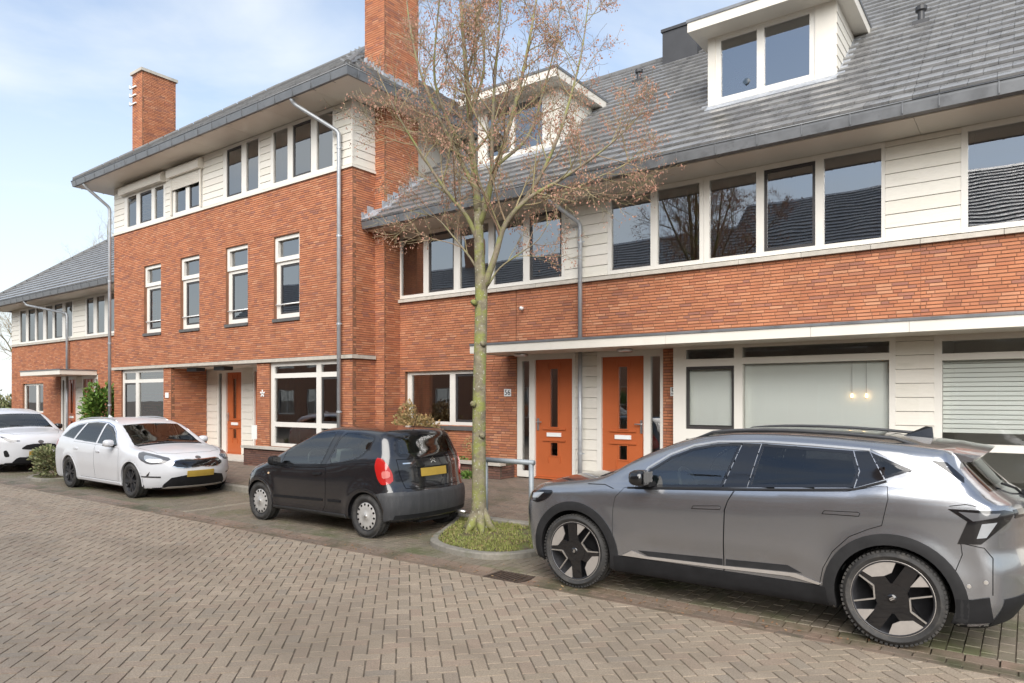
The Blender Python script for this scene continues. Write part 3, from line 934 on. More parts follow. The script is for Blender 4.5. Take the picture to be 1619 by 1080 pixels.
def dormer(parent, x0, x1, t0=11.8):
    """flat-roofed dormer: parts under the house.  x0..x1 outer walls."""
    f = Frame2((0, t0, 0), (1, 0, 0), (0, -1, 0))
    zb, zt = roof_at(t0) + .0, 8.09
    w = x1 - x0
    u = lambda q: x0 + q * w / 2.06
    panes = [(u(.22), u(.83), zb + .17, 8.00), (u(.95), u(1.66), zb + .17, 8.00)]
    dm = MB(); plate(dm, f, (x0, x1, zb, zt), [(u(.13), u(1.75), zb + .07, zt - .03)], 0, .06)
    # cheeks' cores
    for xx, sg in ((x0, 1), (x1, -1)):
        tb = EAVE_T + (zt - EAVE_Z) / .81
        dm.poly([(xx + sg * .012, t0, zb), (xx + sg * .012, t0, zt), (xx + sg * .012, tb, zt)])
    d = dm.build('dormer', 'cream', parent)
    w_ = window(d, f, (u(.13), u(1.75), zb + .07, zt - .03), panes, d=-.025, name='window_frame')
    # sub-parts under the dormer
    for ch in list(w_.children):
        ch.parent = d
    for xx, sg in ((x0, -1), (x1, 1)):
        z = zb + .02
        while z < zt - .03:
            z2 = min(z + .17, zt - .01)
            ta, tb = t0 + .02, EAVE_T + (z2 - EAVE_Z) / .81
            ta2 = max(ta, EAVE_T + (z - EAVE_Z) / .81)
            m = MB()
            m.v = [(xx + sg * .012, ta, z + .004), (xx + sg * .012, max(ta2, ta + .01), z + .004), (xx + sg * .002, tb, z2 - .002), (xx + sg * .002, ta, z2 - .002),
                   (xx - sg * .01, ta, z + .004), (xx - sg * .01, max(ta2, ta + .01), z + .004), (xx - sg * .01, tb, z2 - .002), (xx - sg * .01, ta, z2 - .002)]
            m.f = [(0, 1, 2, 3), (7, 6, 5, 4), (0, 4, 5, 1), (1, 5, 6, 2), (2, 6, 7, 3), (3, 7, 4, 0)]
            m.build('cheek_board', 'cream_board', d)
            z += .17
    # roof slab with fascia and zinc edge
    tb = EAVE_T + (8.28 - EAVE_Z) / .81 + .3
    MB().box((x0 - .2, t0 - .42, 8.08), (x1 + .22, tb, 8.24)).build('dormer_fascia', 'cream', d)
    MB().box((x0 - .215, t0 - .435, 8.24), (x1 + .235, tb, 8.29)).build('roof_edge', 'zinc', d)
    # lead apron and cheek flashing
    m = MB(); a = t0 - .16
    m.obox(((x0 + x1) / 2, t0 - .085, roof_at(t0 - .085) + .055), ((x1 - x0) / 2 + .12, 0, 0), (0, math.cos(PITCH) * .10, math.sin(PITCH) * .10), (0, -.003, .004))
    m.build('lead_apron', 'lead', d)
    for xx, sg in ((x0, -1), (x1, 1)):
        t1 = EAVE_T + (8.08 - EAVE_Z) / .81
        m = MB(); n_ = 7
        for i in range(n_):
            ta = t0 + (t1 - t0) * i / n_; tb2 = t0 + (t1 - t0) * (i + 1) / n_
            m.obox((xx + sg * .06, (ta + tb2) / 2, roof_at((ta + tb2) / 2) + .055), (.06, 0, 0), (0, (tb2 - ta) / 2, (tb2 - ta) / 2 * .81), (0, -.004, .005))
        m.build('lead_flashing', 'lead', d)
    # attic behind
    mb = MB()
    mb.poly([(x0 + .02, t0 + 2.0, zb), (x1 - .02, t0 + 2.0, zb), (x1 - .02, t0 + 2.0, zt), (x0 + .02, t0 + 2.0, zt)])
    mb.poly([(x0 + .02, t0 + .07, zb + .02), (x1 - .02, t0 + .07, zb + .02), (x1 - .02, t0 + 2, zb + .02), (x0 + .02, t0 + 2, zb + .02)])
    mb.poly([(x0 + .02, t0 + .07, zt - .01), (x1 - .02, t0 + .07, zt - .01), (x1 - .02, t0 + 2, zt - .01), (x0 + .02, t0 + 2, zt - .01)])
    for xx in (x0 + .02, x1 - .02):
        mb.poly([(xx, t0 + .07, zb), (xx, t0 + 2, zb), (xx, t0 + 2, zt), (xx, t0 + .07, zt)])
    mb.build('attic', 'interior', d)
    return d, panes, f

def upper_panes(edges, z0=4.16, z1=5.44):
    return [(a, b, z0, z1) for a, b in edges]

def terrace_house(label, s0, s1, win_up, board_up, low, dorm, joints=()):
    h = thing('terrace_house', label, 'house', ((s0 + s1) / 2, TF, 0))
    # brick: first-floor band
    faces = [(FRT, (a, b, 2.74, 4.0), []) for a, b in zip([s0] + list(joints), list(joints) + [s1])]
    faces = [(f, (r_[0] + (.006 if r_[0] != s0 else 0), r_[1] - (.006 if r_[1] != s1 else 0), r_[2], r_[3]), ho) for f, r_, ho in faces]
    for rect, holes in low['brick']:
        faces.append((FRT, rect, holes))
    brick_wall(h, faces)
    MB().box((s0, TF + .11, .2), (s1, TF + .16, .33)).build('foundation', 'mortar_dark', h)
    # concrete sill course in pieces
    x = s0
    while x < s1 - .01:
        e = min(x + .95, s1)
        m = MB(); m.extrude_profile([(TF - .065, 4.0), (TF - .06, 4.065), (TF + .03, 4.086), (TF + .03, 4.0)], 'X', x + .003, e - .003)
        m.build('sill_stone', 'concrete', h)
        x = e
    # dark wall behind boards and frames of the upper floor
    holes = [(a, b, 4.09, 5.52) for a, b, *_ in win_up]
    mb = MB(); plate(mb, FRT, (s0, s1, 4.087, 5.53), holes, -.03, .08); mb.build('upper_wall', 'cream', h)
    for a, b in board_up:
        boards(h, FRT, (a, b, 4.088, 5.515), pitch=.192, z_from=4.088)
    for a, b, panes, sash in win_up:
        window(h, FRT, (a + .002, b - .002, 4.09, 5.518), upper_panes(panes), d=.0, sash=sash)
    room(h, FRT, (s0 + .08, s1 - .08, 3.2, 5.6), -.12, 3.6, 'upper_room')
    room(h, FRT, (s0 + .08, s1 - .08, .34, 2.9), -.14, 4.2, 'lower_room')
    # eaves
    soffit(h, s0, s1, EAVE_T + .075, TF + .02, 5.523, step=(s1 - s0) / 2 + .001)
    gutter(h, s0, s1, EAVE_T - .09, 5.535)
    # roof
    m = MB()
    m.poly([(s0, EAVE_T, EAVE_Z), (s1, EAVE_T, EAVE_Z), (s1, RIDGE_T, roof_at(RIDGE_T)), (s0, RIDGE_T, roof_at(RIDGE_T))])
    m.poly([(s1, RIDGE_T + 5, EAVE_Z), (s0, RIDGE_T + 5, EAVE_Z), (s0, RIDGE_T, roof_at(RIDGE_T)), (s1, RIDGE_T, roof_at(RIDGE_T))])
    rf = m.build('roof', 'roof_under', h)
    def ins(u, v):
        x = s0 + u; t = EAVE_T + v * math.cos(PITCH)
        return not (dorm and dorm[0] + .03 < x < dorm[1] - .03 and t > 11.72 and t < 13.6)
    roof_tiles(rf, (s0, EAVE_T - .03, EAVE_Z - .02), (1, 0, 0), VSL, s1 - s0, int(SLOPE / TE) + 1, ins)
    x = s0
    while x < s1 - .05:
        e = min(x + .4, s1)
        m = MB(); m.tube([(x, RIDGE_T, roof_at(RIDGE_T) + .02), (e - .006, RIDGE_T, roof_at(RIDGE_T) + .02)], .095, 10); m.build('ridge_tile', 'ridge_cap', rf, smooth=False)
        x = e
    return h, rf

# upper windows (frame left, frame right, panes, sashes)
UP1 = (-11.42, -7.04, [(-11.36, -10.68), (-10.53, -9.80), (-9.63, -8.87), (-8.73, -8.00), (-7.85, -7.11)], (1, 4))
UP2a = (-6.13, -4.335, [(-6.05, -5.29), (-5.16, -4.41)], ())
UP2b = (-4.335, -1.66, [(-4.24, -3.48), (-3.36, -2.60), (-2.48, -1.71)], (1,))
UP3 = (-0.75, 3.7, [(-0.67, 0.10), (0.22, 0.98), (1.1, 1.86), (1.98, 2.74), (2.86, 3.62)], ())
PW1, PW2 = -6.59, -1.22
low1 = {'brick': [((-11.46, -8.16, .2, 2.74), [(-11.25, -9.07, 1.28, 2.46)])]}
low2 = {'brick': [((-5.06, -4.80, .2, 2.74), [])]}
low3 = {'brick': []}
DORM2 = (-4.49, -2.43)
DORM1 = (-4.49 - 5.13, -2.43 - 5.13)
h56, rf56 = terrace_house('brick terrace house with two-pane ground window and plate 56, beside the tall block', -11.46, PW1, [UP1], [(-7.04, PW1)], low1, DORM1, joints=(-8.17,))
h58, rf58 = terrace_house('brick terrace house with orange door and wide window under the sharp white dormer', PW1, PW2, [UP2a, UP2b], [(PW1, -6.13), (-1.66, PW2)], low2, DORM2)
h60, rf60 = terrace_house('brick terrace house at the right edge with tall window blinds behind the grey car', PW2, 3.72, [UP3], [(PW2, -.75)], low3, None)
mb = MB(); plate(mb, Frame2((3.72, 0, 0), (0, 1, 0), (1, 0, 0)), (TF + .03, 19.5, .2, 5.5), [], 0, .1); mb.poly([(3.72, EAVE_T + .4, 5.5), (3.72, 20, 5.5), (3.72, RIDGE_T, roof_at(RIDGE_T) - .05)]); mb.build('end_wall', 'mortar', h60)
d56, dp56, df = dormer(h56, *DORM1)
d58, dp58, df = dormer(h58, *DORM2)

# canopy along the ground floor: fascia, zinc edge, soffit; one length per house
CAN_T = 10.05
for h, a, b in ((h56, -8.39, PW1), (h58, PW1, PW2), (h60, PW2, 3.72)):
    x = a
    while x < b - .01:
        e = min(x + 2.1, b)
        MB().box((x + .002, CAN_T, 2.695), (e - .002, CAN_T + .03, 2.835)).build('canopy_fascia', 'cream', h)
        x = e
    MB().box((a - .001, CAN_T - .015, 2.835), (b, TF + .02, 2.872)).build('canopy_roof', 'zinc', h)
    MB().box((a, CAN_T + .03, 2.71), (b, TF + .01, 2.73)).build('canopy_soffit', 'cream', h)
MB().box((-8.39, CAN_T + .03, 2.695), (-8.36, TF, 2.835)).build('canopy_fascia', 'cream', h56)

# ground floor: house 56
f_in = Frame2((0, TF + .09, 0), (1, 0, 0), (0, -1, 0))
window(h56, FRT, (-11.25, -9.07, 1.28, 2.46), [(-11.12, -9.99, 1.36, 2.38), (-9.84, -9.18, 1.36, 2.38)], d=-.09, depth=.08, name='window', sash=(1,))
MB().box((-11.27, TF - .04, 1.19), (-9.05, TF + .09, 1.278)).build('window_sill', 'sill_dark', h56)
number_plate(h56, -8.37, 1.975, TF - .006, '56')
lamp_disc(h56, -7.8, TF - .35, 2.71)
entrance(h56, (-8.16, -8.04, -7.87, -7.74, -6.89, -6.82), .345, 2.67, TF + .02, False)
boards(h56, Frame2((0, TF + .03, 0), (1, 0, 0), (0, -1, 0)), (-6.82, PW1, .33, 2.71), pitch=.193)
# ground floor: house 58
boards(h58, Frame2((0, TF + .03, 0), (1, 0, 0), (0, -1, 0)), (PW1, -6.36, .33, 2.71), pitch=.193)
entrance(h58, (-5.06, -5.30, -5.12, -6.27, -5.43, -6.36), .345, 2.67, TF + .02, True)
lamp_disc(h58, -5.6, TF - .35, 2.71)
number_plate(h58, -4.83, 1.975, TF - .006, '58')
BAY = Frame2((0, 11.0, 0), (1, 0, 0), (0, -1, 0))
window(h58, BAY, (-4.78, -1.50, .36, 2.71), [(-4.56, -3.76, 2.50, 2.66), (-4.56, -3.76, 1.36, 2.38), (-4.56, -3.76, .5, 1.2), (-3.63, -1.58, 2.50, 2.66), (-3.63, -1.58, .5, 2.40)], d=0, depth=.14, gd=.06, sash=(1,), glass='glass_low')
boards(h58, BAY, (-1.50, PW2, .33, 2.71), pitch=.193)
boards(h60, BAY, (PW2, -1.04, .33, 2.71), pitch=.193)
window(h60, BAY, (-1.04, 2.3, .36, 2.71), [(-.95, .95, 2.46, 2.63), (-.95, .95, 1.26, 2.37), (-.95, .95, .5, 1.16), (1.08, 2.2, 2.46, 2.63), (1.08, 2.2, .5, 2.37)], d=0, depth=.14, gd=.06, glass='glass_low')
boards(h60, BAY, (2.3, 3.72, .33, 2.71), pitch=.193)
for h, a, b in ((h58, -4.78, PW2), (h60, PW2, 3.72)):
    MB().box((a, 11.03, .2), (b, TF + .1, .36)).build('bay_base', 'concrete', h)
# party-line downpipe
downpipe(h56, [(-6.95, EAVE_T, 5.55), (-6.95, EAVE_T + .08, 5.42), (-6.65, TF - .09, 5.08), (-6.65, TF - .09, 2.87)])
downpipe(h56, [(-6.65, TF - .09, 2.71), (-6.65, TF - .09, 1.2), (-6.65, TF - .09, .3)])
# curtains, blinds and things behind the panes
slats_mesh(FRT, -3.64, -1.57, .95, 2.46, .055, pitch=.028, tilt=1.3, width=.034).build('blind', 'blind', h58)
slats_mesh(FRT, -4.58, -3.74, 1.42, 2.42, .055, pitch=.028, tilt=1.3, width=.034).build('blind', 'blind', h58)
slats_mesh(FRT, -.97, .97, 1.42, 2.42, .05, pitch=.062, tilt=1.15, width=.06).build('blind', 'blind', h60)
slats_mesh(FRT, -.72, 1.0, 4.16, 5.46, -.12, pitch=.03, tilt=.25, width=.025).build('blind', 'blind_grey', h60)
slats_mesh(FRT, -2.47, -1.72, 4.16, 5.46, -.12, pitch=.028, tilt=.25, width=.025).build('blind', 'blind_grey', h58)
curtain_mesh(FRT, -5.18, -4.4, 4.14, 5.45, -.16, amp=.012).build('curtain', 'curtain_green', h58)
curtain_mesh(FRT, -4.26, -3.46, 4.14, 5.46, -.14, amp=.010).build('curtain', 'blind_grey', h58)
curtain_mesh(FRT, -3.34, -2.62, 4.14, 5.46, -.24, amp=.012).build('curtain', 'blind_grey', h58)
MB().box((-6.04, TF + .11, 4.2), (-5.3, TF + .14, 5.42)).build('roller_blind', 'curtain', h58)
MB().box((dp58[1][0], df.O.y + .09, dp58[1][2] - .02), (dp58[1][1], df.O.y + .10, dp58[1][3] + .02)).build('roller_blind', 'blind_grey', d58)
for h_, a, b, z0, z1 in ((h56, -10.55, -9.78, 4.14, 4.62), (h56, -7.87, -7.09, 4.14, 4.40)):
    curtain_mesh(FRT, a, b, z0, z1, -.12, amp=.008).build('net_curtain', 'curtain', h_)
for a, b in ((-11.1, -10.75), (-9.5, -9.2)):
    curtain_mesh(FRT, a, b, 1.36, 2.4, -.26, amp=.02).build('curtain', 'curtain', h56)
# tilted-open sash of the first window of house 58
m = MB()
f_t = Frame2((0, TF + .03, 0), (1, 0, 0), (0, -1, 0))
pv = MB(); plate(pv, f_t, (-6.05, -5.29, 4.165, 5.43), [(-5.99, -5.35, 4.23, 5.36)], 0, .05, back=True)
sash = pv.build('open_sash', 'dark_sash', h58)
sash.matrix_parent_inverse = Matrix.Translation(-Vector(BASE[h58.name])) @ Matrix.Translation((0, TF + .03, 4.165)) @ Matrix.Rotation(R(-7), 4, 'X') @ Matrix.Translation((0, -TF - .03, -4.165))
# chimney box, vents
m = MB().box((-6.78, 15.0, 9.3), (-5.95, 15.8, 10.30)); m.box((-6.81, 14.97, 10.24), (-5.92, 15.83, 10.305)); m.build('roof_chimney', 'dark_trim', h58)
for h, x, t in ((h56, -7.05, 14.35), (h58, -1.42, 13.1)):
    z = roof_at(t)
    m = MB(); m.lathe([(.05, z - .1), (.05, z + .22), (.085, z + .24), (.085, z + .30), (.02, z + .33)], (x, t, 0), 'Z', 12); m.box((x - .12, t - .12, z - .02), (x + .12, t + .12, z + .05))
    m.build('roof_vent', 'dark_trim', h)
# low planter wall under the window of 56
def planter_wall(parent, s0, s1, t0, t1, z0, z1, tail=.05):
    f = Frame2((0, t0, 0), (1, 0, 0), (0, -1, 0)); fe = Frame2((s1, 0, 0), (0, 1, 0), (1, 0, 0)); fl = Frame2((s0, 0, 0), (0, -1, 0), (-1, 0, 0))
    acc = acc4(); mb = MB()
    for fr_, rect in ((f, (s0, s1, z0, z1)), (fe, (t0 + .026, t1, z0, z1)), (fl, (-t1, -t0 - .026, z0, z1))):
        brick_face(acc, fr_, rect); plate(mb, fr_, rect, [], -.0075, .06)
    mb.build('wall', 'mortar_dark', parent)
    brick_build(acc, 'brick', 'brick_plinth', parent)
    x = s0 - tail
    while x < s1 + tail - .01:
        e = min(x + .8, s1 + tail)
        MB().box((x + .003, t0 - tail, z1), (e - .003, t0 + .13, z1 + .055)).build('coping_stone', 'concrete', parent)
        x = e
    MB().box((s0 + .02, t0 + .131, z1 - .06), (s1 - .02, t1, z1 + .012)).build('planting_soil', 'soil', parent)
pl56 = thing('planter', 'low dark brick planter with concrete coping under the window of number 56', 'planter', (-9.7, 10.85, .29))
planter_wall(pl56, -11.2, -8.2, 10.72, 11.19, .26, .56)
# insulator on the wall and wall hook
for h, x, z in ((h56, -8.0, 3.62),):
    m = MB(); m.lathe([(.001, -.001), (.035, -.02), (.03, -.05), (.04, -.08), (.001, -.1)], (x, TF, z), 'Y', 12); m.build('wall_insulator', 'plate_white', h, smooth=True)

# ---- the tall block
LT, LS0, LS1 = 10.08, -22.60, -11.69
FL = Frame2((0, LT, 0), (1, 0, 0), (0, -1, 0))
FLR = Frame2((LS1, 0, 0), (0, 1, 0), (1, 0, 0))        # right return, u = t
FLL = Frame2((LS0, 0, 0), (0, -1, 0), (-1, 0, 0))      # left return, u = -t
blk = thing('tall_block', 'three-storey brick block with white boarded top floor and hipped roof', 'house', ((LS0 + LS1) / 2, LT, 0))
WIN1 = [(-20.75, -19.78), (-18.73, -17.77), (-16.52, -15.55), (-14.49, -13.51)]
h1 = [(a, b, 3.74, 5.69) for a, b in WIN1]
faces = [(FL, (LS0, LS1, 2.81, 6.83), h1), (FLR, (LT + .026, 16, 2.81, 6.83), []), (FLL, (-16, -LT - .026, 2.81, 6.83), []),
         (FL, (LS0, -22.14, .2, 2.72), []), (FL, (-19.64, -19.23, .2, 2.72), []), (FL, (-15.17, -14.66, .2, 2.72), []), (FL, (-12.07, LS1, .2, 2.72), []),
         (FL, (-22.14, -19.64, .2, .74), []), (FL, (-14.66, -12.07, .2, .72), []),
         (FLR, (LT + .026, 16, .2, 2.72), []), (FLL, (-16, -LT - .026, .2, 2.72), []),
         (Frame2((-19.23, 0, 0), (0, 1, 0), (1, 0, 0)), (LT + .026, 11.14, .2, 2.72), []),
         (Frame2((-15.17, 0, 0), (0, -1, 0), (-1, 0, 0)), (-11.14, -LT - .026, .2, 2.72), [])]
brick_wall(blk, faces)
for a, b in WIN1:
    w_ = window(blk, FL, (a, b, 3.74, 5.69), [(a + .10, b - .08, 5.20, 5.60), (a + .14, b - .12, 3.86, 5.02)], d=-.09, depth=.08, sash=(1,))
    # upper light sits proud of the lower frame
    m = MB(); plate(m, FL, (a, b, 5.10, 5.69), [(a + .10, b - .08, 5.20, 5.60)], -.05, .039); m.build('fanlight_frame', 'white_frame', w_)
    MB().tube([(a + .03, LT + .05, 4.08), (b - .03, LT + .05, 4.08)], .016, 8).build('safety_bar', 'plate_white', w_, smooth=True)
    MB().box((a - .02, LT - .035, 3.665), (b + .02, LT + .09, 3.738)).build('window_sill', 'sill_dark', blk)
room(blk, FL, (LS0 + .15, LS1 - .15, 3.0, 5.9), -.18, 4, 'first_floor_room')
room(blk, FL, (LS0 + .15, LS1 - .15, 6.2, 8.27), -.12, 4, 'top_floor_room')
room(blk, FL, (LS0 + .15, -19.33, .34, 2.72), -.12, 4, 'lower_room')
room(blk, FL, (-15.07, LS1 - .15, .34, 2.72), -.12, 4, 'lower_room')
curtain_mesh(FL, -16.4, -16.05, 3.8, 5.1, -.26, amp=.03).build('curtain', 'curtain_green', blk)
curtain_mesh(FL, -15.85, -15.65, 3.8, 5.1, -.26, amp=.02).build('curtain', 'curtain', blk)
for a, b in WIN1[:2]:
    MB().box((a + .3, LT + .2, 3.95 if a < -20 else 4.0), (b - .05, LT + .21, 5.05)).build('roller_blind', 'curtain', blk)
for a, b in WIN1[:3]:
    MB().box((a + .1, LT + .145, 5.19), (b - .08, LT + .15, 5.61)).build('net_curtain', 'curtain', blk)
# concrete band and top-floor sill
m = MB(); m.extrude_profile([(LT - .06, 2.722), (LT - .06, 2.80), (LT + .1, 2.812), (LT + .1, 2.722)], 'X', LS0 - .05, LS1 + .06); m.build('stone_band', 'concrete', blk)
m = MB(); m.extrude_profile([(LS1 + .06, 2.722), (LS1 + .06, 2.80), (LS1 - .1, 2.811), (LS1 - .1, 2.722)], 'Y', LT + .101, 10.7); m.build('stone_band', 'concrete', blk)
m = MB(); m.extrude_profile([(LT - .035, 6.83), (LT - .035, 6.885), (LT + .04, 6.90), (LT + .04, 6.83)], 'X', LS0 - .03, LS1 + .035); m.build('sill_board', 'cream', blk)
m = MB(); m.extrude_profile([(LS1 + .035, 6.83), (LS1 + .035, 6.885), (LS1 - .04, 6.899), (LS1 - .04, 6.83)], 'Y', LT + .041, 10.74); m.build('sill_board', 'cream', blk)
# top floor
W2 = [(-21.95, -19.52, [(-21.75, -21.2), (-20.99, -20.31), (-20.13, -19.63)], (1,), 7.95), (-19.16, -17.58, [(-19.0, -18.45), (-18.27, -17.66)], (1,), 7.95),
      (-16.64, -15.03, [(-16.48, -15.82), (-15.62, -15.11)], (0,), 8.27), (-14.62, -12.27, [(-14.50, -13.95), (-13.76, -13.09), (-12.89, -12.34)], (1,), 8.27)]
holes = [(a, b, 6.90, zt) for a, b, p, s_, zt in W2]
mb = MB(); plate(mb, FL, (LS0, LS1, 6.9, 8.29), holes, -.03, .08); plate(mb, FLR, (LT + .08, 16, 6.9, 8.29), [], -.03, .08); plate(mb, FLL, (-16, -LT - .08, 6.9, 8.29), [], -.03, .08)
mb.build('upper_wall', 'cream', blk)
for a, b, p, s_, zt in W2:
    window(blk, FL, (a + .002, b - .002, 6.902, zt), [(q0, q1, 6.98, zt - .08) for q0, q1 in p], d=.0, sash=s_)
xs = [LS0] + [q for w in W2 for q in (w[0], w[1])] + [LS1]
for i in range(0, len(xs), 2):
    boards(blk, FL, (xs[i], xs[i + 1] - (.03 if i == len(xs) - 2 else 0), 6.902, 8.28), pitch=.172)
boards(blk, FLR, (LT + .03, 10.74, 6.902, 8.28), pitch=.172)
MB().box((LS1 - .032, LT - .012, 6.902), (LS1 + .012, LT + .028, 8.28)).build('corner_board', 'cream', blk)
for a, b, zb in ((-21.98, -19.49, 7.95), (-19.19, -17.55, 7.95)):
    m = MB(); m.extrude_profile([(LT - .17, zb + .03), (LT - .15, zb - .02), (LT + .0, zb - .02), (LT + .0, zb + .25), (LT - .10, zb + .25), (LT - .17, zb + .17)], 'X', a, b)
    m.build('shutter_box', 'cream', blk)
    boards(blk, FL, (a + .03, b - .03, zb + .25, 8.28), pitch=.1)
n_ = 8
for i in range(n_):
    z = 7.93 - (i + 1) * .042
    m = MB(); m.extrude_profile([(LT - .055, z), (LT - .065, z + .02), (LT - .055, z + .040), (LT - .045, z + .04), (LT - .045, z)], 'X', -19.1, -17.64); m.build('shutter_slat', 'cream', blk)
for x in (-19.13, -17.63):
    MB().box((x - .025, LT - .07, 6.92), (x + .025, LT - .03, 7.93)).build('shutter_rail', 'cream', blk)
curtain_mesh(FL, -16.45, -15.9, 7.0, 8.2, -.2, amp=.02).build('curtain', 'curtain', blk)
curtain_mesh(FL, -14.5, -14.0, 7.0, 8.2, -.2, amp=.02).build('curtain', 'curtain', blk)
m = MB(); m.lathe([(.001, -.012), (.10, -.012), (.115, 0), (.10, .012), (.001, .012)], (-15.3, LT + .09, 7.95), 'Y', 24); m.build('window_disc', 'curtain_green', blk)
# eaves, gutter, hipped roof
OV = .80
E0, E1, ET = LS0 - OV, LS1 + OV, LT - OV
soffit(blk, E0 + .02, E1 - .02, ET + .02, LT + .02, 8.285, step=1.62)
MB().box((LS1 + .012, LT + .021, 8.285), (E1 - .02, 16, 8.304)).build('soffit_panel', 'cream', blk)
MB().box((E0 + .02, LT + .021, 8.285), (LS0 - .012, 16, 8.304)).build('soffit_panel', 'cream', blk)
gutter(blk, E0 - .05, E1 + .05, ET - .07, 8.29, mitre=(1, -1))
gutter(blk, ET - .07, 16.0, E1 + .05, 8.29, axis='Y', sgn=1, mitre=(1, 0))
gutter(blk, ET - .07, 16.0, E0 - .05, 8.29, axis='Y', sgn=-1, mitre=(1, 0))
LP = math.atan(.765); LZ = 8.46; DEP = 8.6
RT_ = ET + DEP / 2; RZ = LZ + DEP / 2 * .765
m = MB()
m.poly([(E0, ET, LZ), (E1, ET, LZ), (E1 - DEP / 2, RT_, RZ), (E0 + DEP / 2, RT_, RZ)])
m.poly([(E1, ET, LZ), (E1, ET + DEP, LZ), (E1 - DEP / 2, RT_, RZ)])
m.poly([(E0, ET + DEP, LZ), (E0, ET, LZ), (E0 + DEP / 2, RT_, RZ)])
m.poly([(E1, ET + DEP, LZ), (E0, ET + DEP, LZ), (E0 + DEP / 2, RT_, RZ), (E1 - DEP / 2, RT_, RZ)])
rfb = m.build('roof', 'roof_under', blk)
cl, sl_ = math.cos(LP), math.sin(LP)
Lsl = DEP / 2 / cl
CHIM = [(-22.83, -22.20), (-12.03, -11.40)]
CT0, CT1 = 10.73, 11.80
def hip_in(length):
    def g(u, v):
        t = v * cl
        if not (t - .05 < u < length - t + .05): return False
        x = E0 + u; y = ET + t
        return not any(a < x < b and CT0 < y < CT1 for a, b in CHIM)
    return g
roof_tiles(rfb, (E0, ET - .02, LZ), (1, 0, 0), (0, cl, sl_), E1 - E0, int(Lsl / TE), hip_in(E1 - E0), n_single=200)
def hip_right(u, v):
    t = v * cl
    if not (t < u < DEP - t): return False
    return not (CT0 < ET + u < CT1 and E1 - t > CHIM[1][0] and E1 - t < CHIM[1][1])
roof_tiles(rfb, (E1 + .02, ET, LZ), (0, 1, 0), (-cl, 0, sl_), DEP, int(Lsl / TE), hip_right, n_single=60)
for xa, sg in ((E0, 1), (E1, -1)):
    n_ = 14
    for i in range(n_):
        a = i / n_; b = (i + 1) / n_ - .004
        P0 = Vector((xa + sg * DEP / 2 * a, ET + DEP / 2 * a, LZ + (RZ - LZ) * a + .045)); P1 = Vector((xa + sg * DEP / 2 * b, ET + DEP / 2 * b, LZ + (RZ - LZ) * b + .045))
        MB().tube([P0, P1], .085, 8).build('hip_tile', 'ridge_cap', rfb)
MB().tube([(E0 + DEP / 2, RT_, RZ + .03), (E1 - DEP / 2, RT_, RZ + .03)], .09, 8).build('ridge_tile', 'ridge_cap', rfb)
# chimneys
for i, (a, b) in enumerate(CHIM):
    zt = 12.05
    z0 = .2 if i == 1 else 6.9
    zc0 = .2
    fs = [(Frame2((0, CT0, 0), (1, 0, 0), (0, -1, 0)), (a, b, zc0, zt), []), (Frame2((b, 0, 0), (0, 1, 0), (1, 0, 0)), (CT0 + .026, CT1, zc0, zt), []),
          (Frame2((0, CT1, 0), (-1, 0, 0), (0, 1, 0)), (-b, -a, zc0 + 6, zt), []), (Frame2((a, 0, 0), (0, -1, 0), (-1, 0, 0)), (-CT1, -CT0 - .026, zc0, zt), [])]
    acc = acc4(); mb = MB()
    for f_, r_, ho in fs:
        brick_face(acc, f_, r_, ho); plate(mb, f_, r_, [], -.0075, .05)
    ch = mb.build('chimney', 'mortar', blk)
    brick_build(acc, 'brick', 'brick', ch)
    MB().box((a - .05, CT0 - .05, zt), (b + .05, CT1 + .05, zt + .09)).build('chimney_cap', 'concrete', ch)
    for k in range(3):
        z = zt - .42 - .26 * k
        m = MB(); m.box((a - .10, CT0 - .05, z), (a + .3, CT0 - .012, z + .035)); m.box((a - .10, CT0 - .05, z), (a - .07, CT0 - .012, z + .12)); m.build('chimney_bracket', 'plate_white', ch)
    # stepped lead flashing where the roof meets the stack
    n_ = 9
    for k in range(n_):
        t = CT0 + (CT1 - CT0) * (k + .5) / n_
    x_side = b if i == 1 else a
    for k in range(8):
        q = k / 8
        x = a + (b - a) * q if i == 1 else 0
    m = MB()
    if i == 1:
        for k in range(6):
            t = CT0 - .01; x = b - (k + .5) * (b - a) / 6
            z = LZ + (E1 - x) * .765
            m.box((x - .06, t - .012, z - .02), (x + .06, t + .001, z + .17 + .03 * (k % 2)))
        for k in range(8):
            t = CT0 + (k + .5) * (CT1 - CT0) / 8; z = LZ + (E1 - b) * .765
            m.box((b - .001, t - .07, z - .02), (b + .012, t + .07, z + .15 + .03 * (k % 2)))
        m.build('lead_flashing', 'lead', ch)
# stepped flashing of the terrace roof against the stack
m = MB()
for k in range(9):
    t = EAVE_T + .02 + k * .165; z = roof_at(t)
    if t < CT0:
        m.box((LS1 + .001 + .0, t - .09, z - .02), (LS1 + .014, t + .09, z + .17 + .04 * (k % 2)))
        m.obox((-11.36 - .16, t, z + .075), (.22, 0, 0), (0, .09, .073), (0, -.006, .008))
    else:
        m.box((-11.40 + .001, t - .09, z - .02), (-11.40 + .014, t + .09, z + .18 + .05 * (k % 2)))
        m.obox((-11.30, t, z + .07), (.1, 0, 0), (0, .09, .073), (0, -.006, .008))
m.build('lead_flashing', 'lead', h56)
